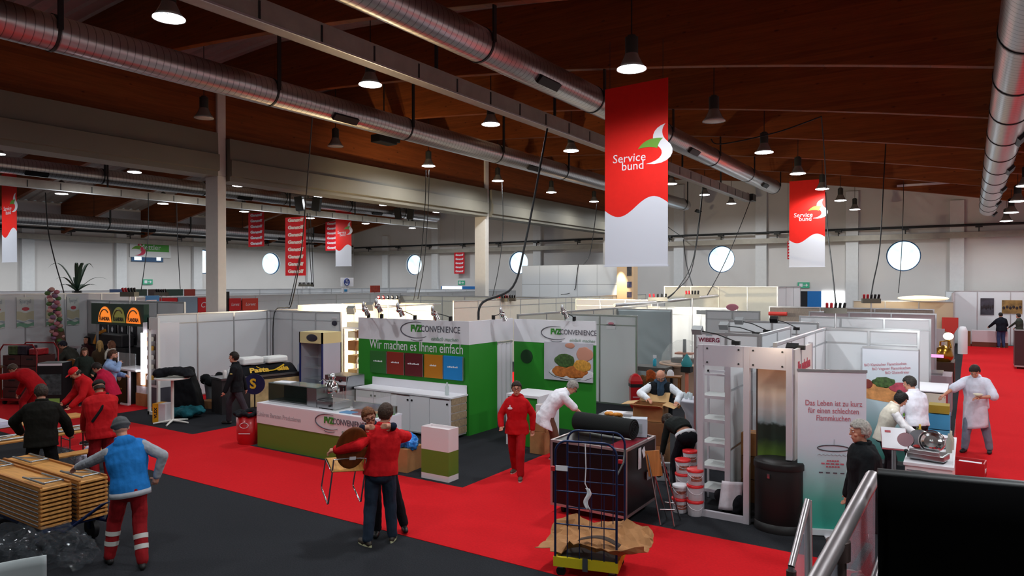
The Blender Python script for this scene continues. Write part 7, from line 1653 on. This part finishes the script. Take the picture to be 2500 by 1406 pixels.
# 2 and 3 the hugging pair
at = V((-6.38, 6.71, 0)); ya = 42
def badge_none(r, J): pass
person('person in red jacket and jeans seen from behind, hugging', at, ya, 1.83, lean=6, side=6, feet=((-.16, .02, 0), (.14, .14, 0)), footyaw=(38, -12), hands=(hand_s(at, ya, 1.83, Dp(822, 1098, 8.85))[0], (.16, .46, 1.2)), epole=((-.7, -.5, -.3), (1, .1, .1)), curl=.9,
       head=(8, -18), top=dict(kind='jacket', col=RJ, inf=.035, sinf=.026, t0=-.17), bottom='2a3646', hair=('short', '3a2a20'), shoes='3a322a', sole='c9c8a0', lod=0, build=1.1, glasses='4a3a30')
at2 = V((-6.66, 7.02, 0)); ya2 = 224
person('person in navy with glasses, face over the shoulder of red jacket', at2, ya2, 1.78, lean=15, side=21, hip=(0, -.06, .93), feet=((-.30, -.06, 0), (.06, .0, 0)), hands=hand_s(at2, ya2, 1.78, Dp(962, 1040, 8.93), Dp(884, 1042, 8.93)), epole=((-1, -.05, .15), (1, -.05, .15)), curl=.15, hdir=((.95, .1, .05), (-.95, .1, .05)),
       head=(4, 12), top=dict(kind='sweater', col='1a2133', inf=.022, sinf=.018), bottom='17181d', hair=('short', '6a3e22'), shoes='101010', sole=None, lod=0, glasses='20181a')
# 4 walking in red
at = G(1262, 1163); ya = 200
def chest_logo(r, J):
    s = J['s']; c = J['B'](.72)+J['fw']*.155*s-J['rt']*-.09*s
    MB().ell(c, (.045*s, .012*s, .025*s)).ell(c+V((0, 0, .03)), (.012, .01, .03)).build('chest_emblem', LOGOW, r)
person('person in red hooded fleece and red trousers walking with glasses', at, ya, 1.70, lean=3, hip=(0, 0, .90), feet=((.10, -.26, 0), (-.12, .24, 0))[::-1], hands=((-.27, -.10, .86), (.24, .22, .94)), epole=((-.8, -.8, 0), (.8, -.9, -.1)), head=(4, 12), female=True,
       top=dict(kind='fleece', col='bf1219', inf=.03, sinf=.02, t0=-.25, hood=True), bottom='a3121a', hair=('short', '2c2019'), shoes='4a4238', lod=0, glasses='3a1c1c', build=1.08, extras=chest_logo)
# 5 bending chef
at = V((-6.62, 11.75, 0)); ya = -52
person('person in white chef coat bending over behind the flight case', at, ya, 1.76, lean=58, hip=(0, -.18, .92), feet=((-.12, -.05, 0), (.12, .0, 0)), hands=((-.2, .6, .75), (.2, .6, .78)), head=(15, 0), top=dict(kind='chef_coat', col='e8e6ee', inf=.03, sinf=.03, arm=.45, t0=-.55, flare=.04), bottom='6a4a3c', hair=('short', '8f8a84'), glasses='1a1a1a', lod=1, build=1.1)
# 6 man opening the box
at = V((-5.02, 12.98, 0)); ya = 203
def vest_label(r, J):
    s = J['s']; c = J['B'](.7)+J['fw']*.155*s+J['rt']*-.09*s; MB().cb(c, (.05, .02, .025), rz=0).build('name_badge', LOGOW, r)
person('person in dark vest and blue scarf opening a cardboard box', at, ya, 1.80, lean=14, hands=((-.28, .48, 1.16), (.24, .46, 1.2)), epole=((-1, -.2, -.1), (1, -.2, -.1)), head=(32, 0), top=dict(kind='vest', col='14181d', sleeve='dde2ea', sname='shirt_sleeves', inf=.035, sinf=.022), bottom='22232b', hair=('fringe', '7a6a5c'), lod=0, build=1.14, extras=chain(scarf('34485c'), vest_label), glasses='555555')
# 7 bending woman
at = V((-3.98, 11.35, 0)); ya = 52
def shirt_tail(r, J):
    s = J['s']; c = J['hp']+J['up_h']*.06*J['spine']; loft_mb = MB(); loft(loft_mb, [(c+J['up_h']*z*s, J['rt_h'], J['fw_h'], .192*s, .15*s) for z in (-.03, .045)]); loft_mb.build('shirt_hem', cloth('d6d6dc'), r)
person('person in dark jacket and black trousers bending to a bag', at, ya, 1.68, lean=98, hip=(0, -.1, .9), feet=((-.14, .0, 0), (.13, .02, 0)), hands=((-.2, .42, .40), (.22, .36, .5)), head=(20, 0), top=dict(kind='jacket', col='1c201f', t0=.1, inf=.03), bottom='15151c', hair=('bob', '2a201a'), female=True, lod=0, face=False, build=1.08, extras=shirt_tail)
# 8 woman with bun
at = V((-1.16, 13.25, 0)); ya = -72
def pouch(r, J):
    p = J['wr'][0]; MB().cb(p+V((.02, .06, -.14)), (.2, .12, .2), rz=.3).build('wine_red_pouch', mat('pouch_wine', '4a1c24', .5), r, bev=.02)
person('person with black bun in beige vest leaning beside the counter', at, ya, 1.66, lean=26, hip=(0, -.06, .92), hands=((-.16, .46, .95), (.18, .44, .98)), head=(26, 0), top=dict(kind='vest', col='c9c1b4', sleeve='e6e2e6', sname='shirt_sleeves', inf=.026, sinf=.022), bottom='2a1c22', hair=('bun', '14100f'), female=True, lod=1, extras=pouch)
# 9 man in white shirt
at = V((-.78, 14.25, 0)); ya = 48
person('person in white shirt and dark trousers at the back of the counter', at, ya, 1.76, lean=12, hands=((-.22, .34, .98), (.2, .36, 1.0)), head=(16, 22), top=dict(kind='shirt', col='e6e6f2', inf=.03, sinf=.024, t0=-.12), bottom='231a1e', hair=('short', '33302c'), lod=1, build=1.12)
# 10 chef with apron
at = G(2385, 1108)+V((0, .1, 0)); ya = 168
def apron(r, J):
    s = J['s']; hp = J['hp']
    def f(u, v):
        a = (u-.5)*2.3; z = .28-.66*v-.1*u*v; rr = .185+.03*v; return hp+J['rt_h']*(math.sin(a)*rr*1.12*s)+J['fw_h']*((math.cos(a)*(.155+.045*v)+.012*math.sin(u*14)*v)*s)+V((0, 0, z*s))
    MB().sheet(f, 24, 12, .006).build('apron', cloth('dcd6e2'), r)
    c = (J['wr'][0]+J['wr'][1]*0)+J['fw']*.05; MB().lathe([(.04, 0), (.09, .05), (.085, .05), (0, .012)], n=18, c=J['wr'][0]+J['fw']*.04+V((.02, 0, .03))).build('small_bowl', mat('bowl_cream', 'd6cdb4', .4), r)
person('person in white chef coat, apron and faded jeans on red carpet', at, ya, 1.80, lean=7, feet=((.17, .1, 0), (-.2, -.12, 0))[::-1], hands=((-.12, .30, 1.12), (.45, .42, 1.12))[::1], epole=((-1, -.5, -.3), (1, -.5, -.3)), head=(34, 0), top=dict(kind='chef_coat', col='d9dcec', inf=.034, sinf=.04, arm=.48, t0=-.2), bottom='7d8797', hair=('short', '2a2420'), shoes='1c1c1c', sole=None, lod=0, build=1.1, extras=apron)
# 11 man in dark coat
at = V((-1.02, 9.1, 0)); ya = 112
person('person with grey curly hair in a long black coat facing left', at, ya, 1.80, lean=3, hands=((-.22, .14, .86), (.24, .12, .84)), epole=((-.8, -.7, 0), (.8, -.8, 0)), head=(4, 8), top=dict(kind='coat', col='131619', inf=.045, sinf=.032, t0=-.75, flare=.03, collar=True), bottom='16161a', hair=('grey', 'a39d96'), lod=0, build=1.14)
# 12 man walking in black shirt
at = G(578, 1037); ya = 128
def arm_patch(r, J): e = J['shl']+(J['el'][0]-J['shl'])*.4; MB().ell(e+J['rt']*-.062+V((0, 0, 0)), (.02, .035, .025)).build('sleeve_patch', mat('patch_gold', 'a39a5a', .5), r)
person('person in black shirt and grey trousers walking left by partition', at, ya, 1.78, lean=5, hip=(0, 0, .89), feet=((-.08, -.36, .0), (.1, .22, 0)), hands=((-.26, .2, .82), (.26, -.12, .82)), head=(0, 0), top=dict(kind='shirt', col='14161a', inf=.026, sinf=.026), bottom='38333a', hair=('short', '211a16'), shoes='2a2422', sole=None, lod=0, extras=arm_patch)
# 13 man in black jacket from behind
at = V((-12.25, 5.27, 0)); ya = 58
person('person in black jacket seen from behind among orange tables', at, ya, 1.80, lean=10, hands=((-.32, .3, 1.0), (.34, .28, .92)), feet=((-.2, 0, 0), (.2, .02, 0)), epole=((-1, -.3, 0), (1, -.4, 0)), head=(16, 20), top=dict(kind='jacket', col='14130f', inf=.04, sinf=.032, t0=-.25), bottom='0f0f11', hair=('short', '352a24'), lod=0, build=1.12)
# 14 red jacket and dark cap
at = V((-12.15, 6.15, 0)); ya = 78
def strap(r, J):
    s = J['s']; n = J['neck']; pts = [n+J['rt']*.1*s+J['fw']*.09*s+J['up']*.01, n+J['rt']*.09*s-J['fw']*.07*s+J['up']*.03, J['B'](.6)-J['rt']*.05*s-J['fw']*.185*s, J['B'](.25)-J['rt']*.17*s-J['fw']*.12*s]
    MB().tube(pts, .022, 8).build('black_strap', cloth('121214'), r)
person('person in red jacket and dark cap with a black strap', at, ya, 1.80, lean=14, hands=((-.16, .42, .86), (.2, .42, .82)), head=(18, 0), top=dict(kind='jacket', col='b3141b', inf=.042, sinf=.034, t0=-.28), bottom=RP, hair=('cap', '2a2624'), lod=0, build=1.16, extras=strap)
# 15 red cap
at = V((-15.5, 7.62, 0)); ya = 172
person('person in red cap and red jacket bending over a table', at, ya, 1.74, lean=30, hands=((-.2, .42, .9), (.2, .44, .92)), head=(22, -10), top=dict(kind='jacket', col='b3141b', inf=.035, sinf=.03), bottom=RP, hair=('cap', 'cf1a22'), lod=1, build=1.1)
# 16 stretched out in red
at = V((-19.3, 8.05, 0)); ya = 122
person('person in red sweatshirt bending low and stretching to the left', at, ya, 1.78, lean=72, hip=(0, -.15, .88), feet=((-.16, .05, 0), (.16, -.05, 0)), hands=((-.25, 1.05, 1.05), (.2, .6, .25)), head=(10, 0), top=dict(kind='sweatshirt', col='a8121a', inf=.035, sinf=.03, t0=-.3), bottom='941219', hair=('short', '4a3a30'), lod=1, face=False, build=1.14)
# 17 suit
person('person in grey suit jacket leaning over the red crate trolley', V((-22.1, 10.35, 0)), 128, 1.82, lean=38, hip=(0, -.1, .92), hands=((-.2, .5, 1.0), (.2, .5, 1.05)), head=(14, 0), top=dict(kind='suit_jacket', col='34342f', inf=.035, sinf=.028, t0=-.35), bottom='17181c', hair=('short', '1c1a26'), lod=1, build=1.12)
# 18 bearded man
person('person with dark beard in light blue shirt eating', V((-17.65, 9.1, 0)), -48, 1.76, lean=6, hands=((-.2, .28, 1.1), (.06, .26, 1.42)), head=(6, 0), top=dict(kind='shirt', col='8ea6cf', inf=.03, sinf=.026), bottom='2a2c34', hair=('short', '4a2f22'), lod=1, beard='3a241a', build=1.1)
# 19-23
def bag_y(r, J): MB().cb(J['wr'][0]+V((.03, -.05, -.12)), (.22, .1, .24), rz=.4).build('yellow_bag', mat('bag_lime', 'b9b03a', .5), r, bev=.02)
person('person with white scarf and brown hair behind the counter', V((-21.25, 11.05, 0)), 148, 1.68, hands=((-.15, .28, 1.0), (.16, .26, 1.02)), head=(2, -25), top=dict(kind='cardigan', col='1e2126', inf=.024), bottom='1c1c22', hair=('bob', '6a4430'), female=True, lod=1, extras=chain(scarf('cfc8bc'), bag_y))
person('person with brown hair in dark green jacket near bearded man', V((-20.6, 9.95, 0)), 250, 1.62, lean=10, hands=((-.2, .25, .95), (.2, .25, .95)), head=(10, 0), top=dict(kind='jacket', col='232c26', inf=.036, sinf=.03), bottom='22242a', hair=('long', '4a3424'), female=True, lod=1)
person('person with long black hair smiling behind the group', V((-23.5, 11.45, 0)), 205, 1.70, head=(0, 0), top=dict(kind='jacket', col='3a1c20'), bottom='1c1c22', hair=('long', '171213'), female=True, lod=2)
person('person with blonde hair between green jacket and white scarf', V((-21.85, 11.0, 0)), 60, 1.66, head=(4, 0), top=dict(kind='jacket', col='4a3a2a'), bottom='1c1c22', hair=('long', 'b08f58'), female=True, lod=2, face=False)
person('person with dark hair in raspberry red shirt bowed down', V((-16.6, 8.55, 0)), 120, 1.70, lean=42, hip=(0, -.1, .92), hands=((-.2, .5, .7), (.2, .5, .7)), head=(20, 0), top=dict(kind='shirt', col='b3183c', inf=.03), bottom='2a1c22', hair=('short', '241c1a'), lod=1, face=False)
# 24-27 far right
person('person in dark jacket and jeans at the far poster wall', V((1.35, 44.75, 0.006)), 20, 1.84, lean=8, hands=((-.4, .4, 1.0), (.25, .35, 1.0)), head=(12, 0), top=dict(kind='jacket', col='161a24', inf=.05, sinf=.03), bottom='3a4f78', hair=('short', '1a1412'), lod=2, build=1.15, face=False)
person('person in grey green jacket beside the far posters', V((2.15, 45.2, 0.006)), 60, 1.78, lean=6, hands=((-.1, .5, 1.0), (.25, .35, 1.0)), top=dict(kind='jacket', col='3a4038', inf=.04), bottom='22242a', hair=('short', '2a201a'), lod=2, face=False)
person('person in white top at the right edge by the posters', V((2.75, 45.4, 0.006)), 120, 1.70, top=dict(kind='shirt', col='c9cfe0', inf=.03), bottom='2a3050', hair=('short', '6a5a4a'), lod=2)
person('person in pale pink shirt behind the dark maroon trolley', V((2.0, 35.7, 0.006)), 95, 1.72, hands=((-.25, .35, 1.0), (.25, .35, 1.0)), top=dict(kind='shirt', col='cfb9bd', inf=.04, sinf=.03, arm=.5), bottom='1c1a1c', hair=('short', '4a3a30'), lod=2, build=1.15)
# ================================================================ light and camera
w = bpy.data.worlds.new('World'); SC.world = w; w.use_nodes = True
w.node_tree.nodes['Background'].inputs[0].default_value = (0.05, 0.055, 0.06, 1)
cam = bpy.data.cameras.new('camera'); co = bpy.data.objects.new('camera', cam); COL.objects.link(co)
co.location = (0, 0, EYE); cam.sensor_width = 36; cam.lens = 36*FPX/2500
co.rotation_euler = (PI/2-math.atan((703-HYP)/FPX), 0, TH); cam.clip_end = 200; cam.clip_start = 0.05
SC.camera = co
vs = SC.view_settings; SC.display_settings.display_device = 'sRGB'
vs.view_transform = 'Standard'; vs.look = 'None'; vs.exposure = 0.0; vs.gamma = 1.0; vs.use_curve_mapping = False
cy = SC.cycles; cy.max_bounces = 6; cy.diffuse_bounces = 3; cy.glossy_bounces = 3; cy.transmission_bounces = 4; cy.transparent_max_bounces = 12
cy.use_denoising = True; cy.caustics_reflective = False; cy.caustics_refractive = False; cy.sample_clamp_indirect = 6
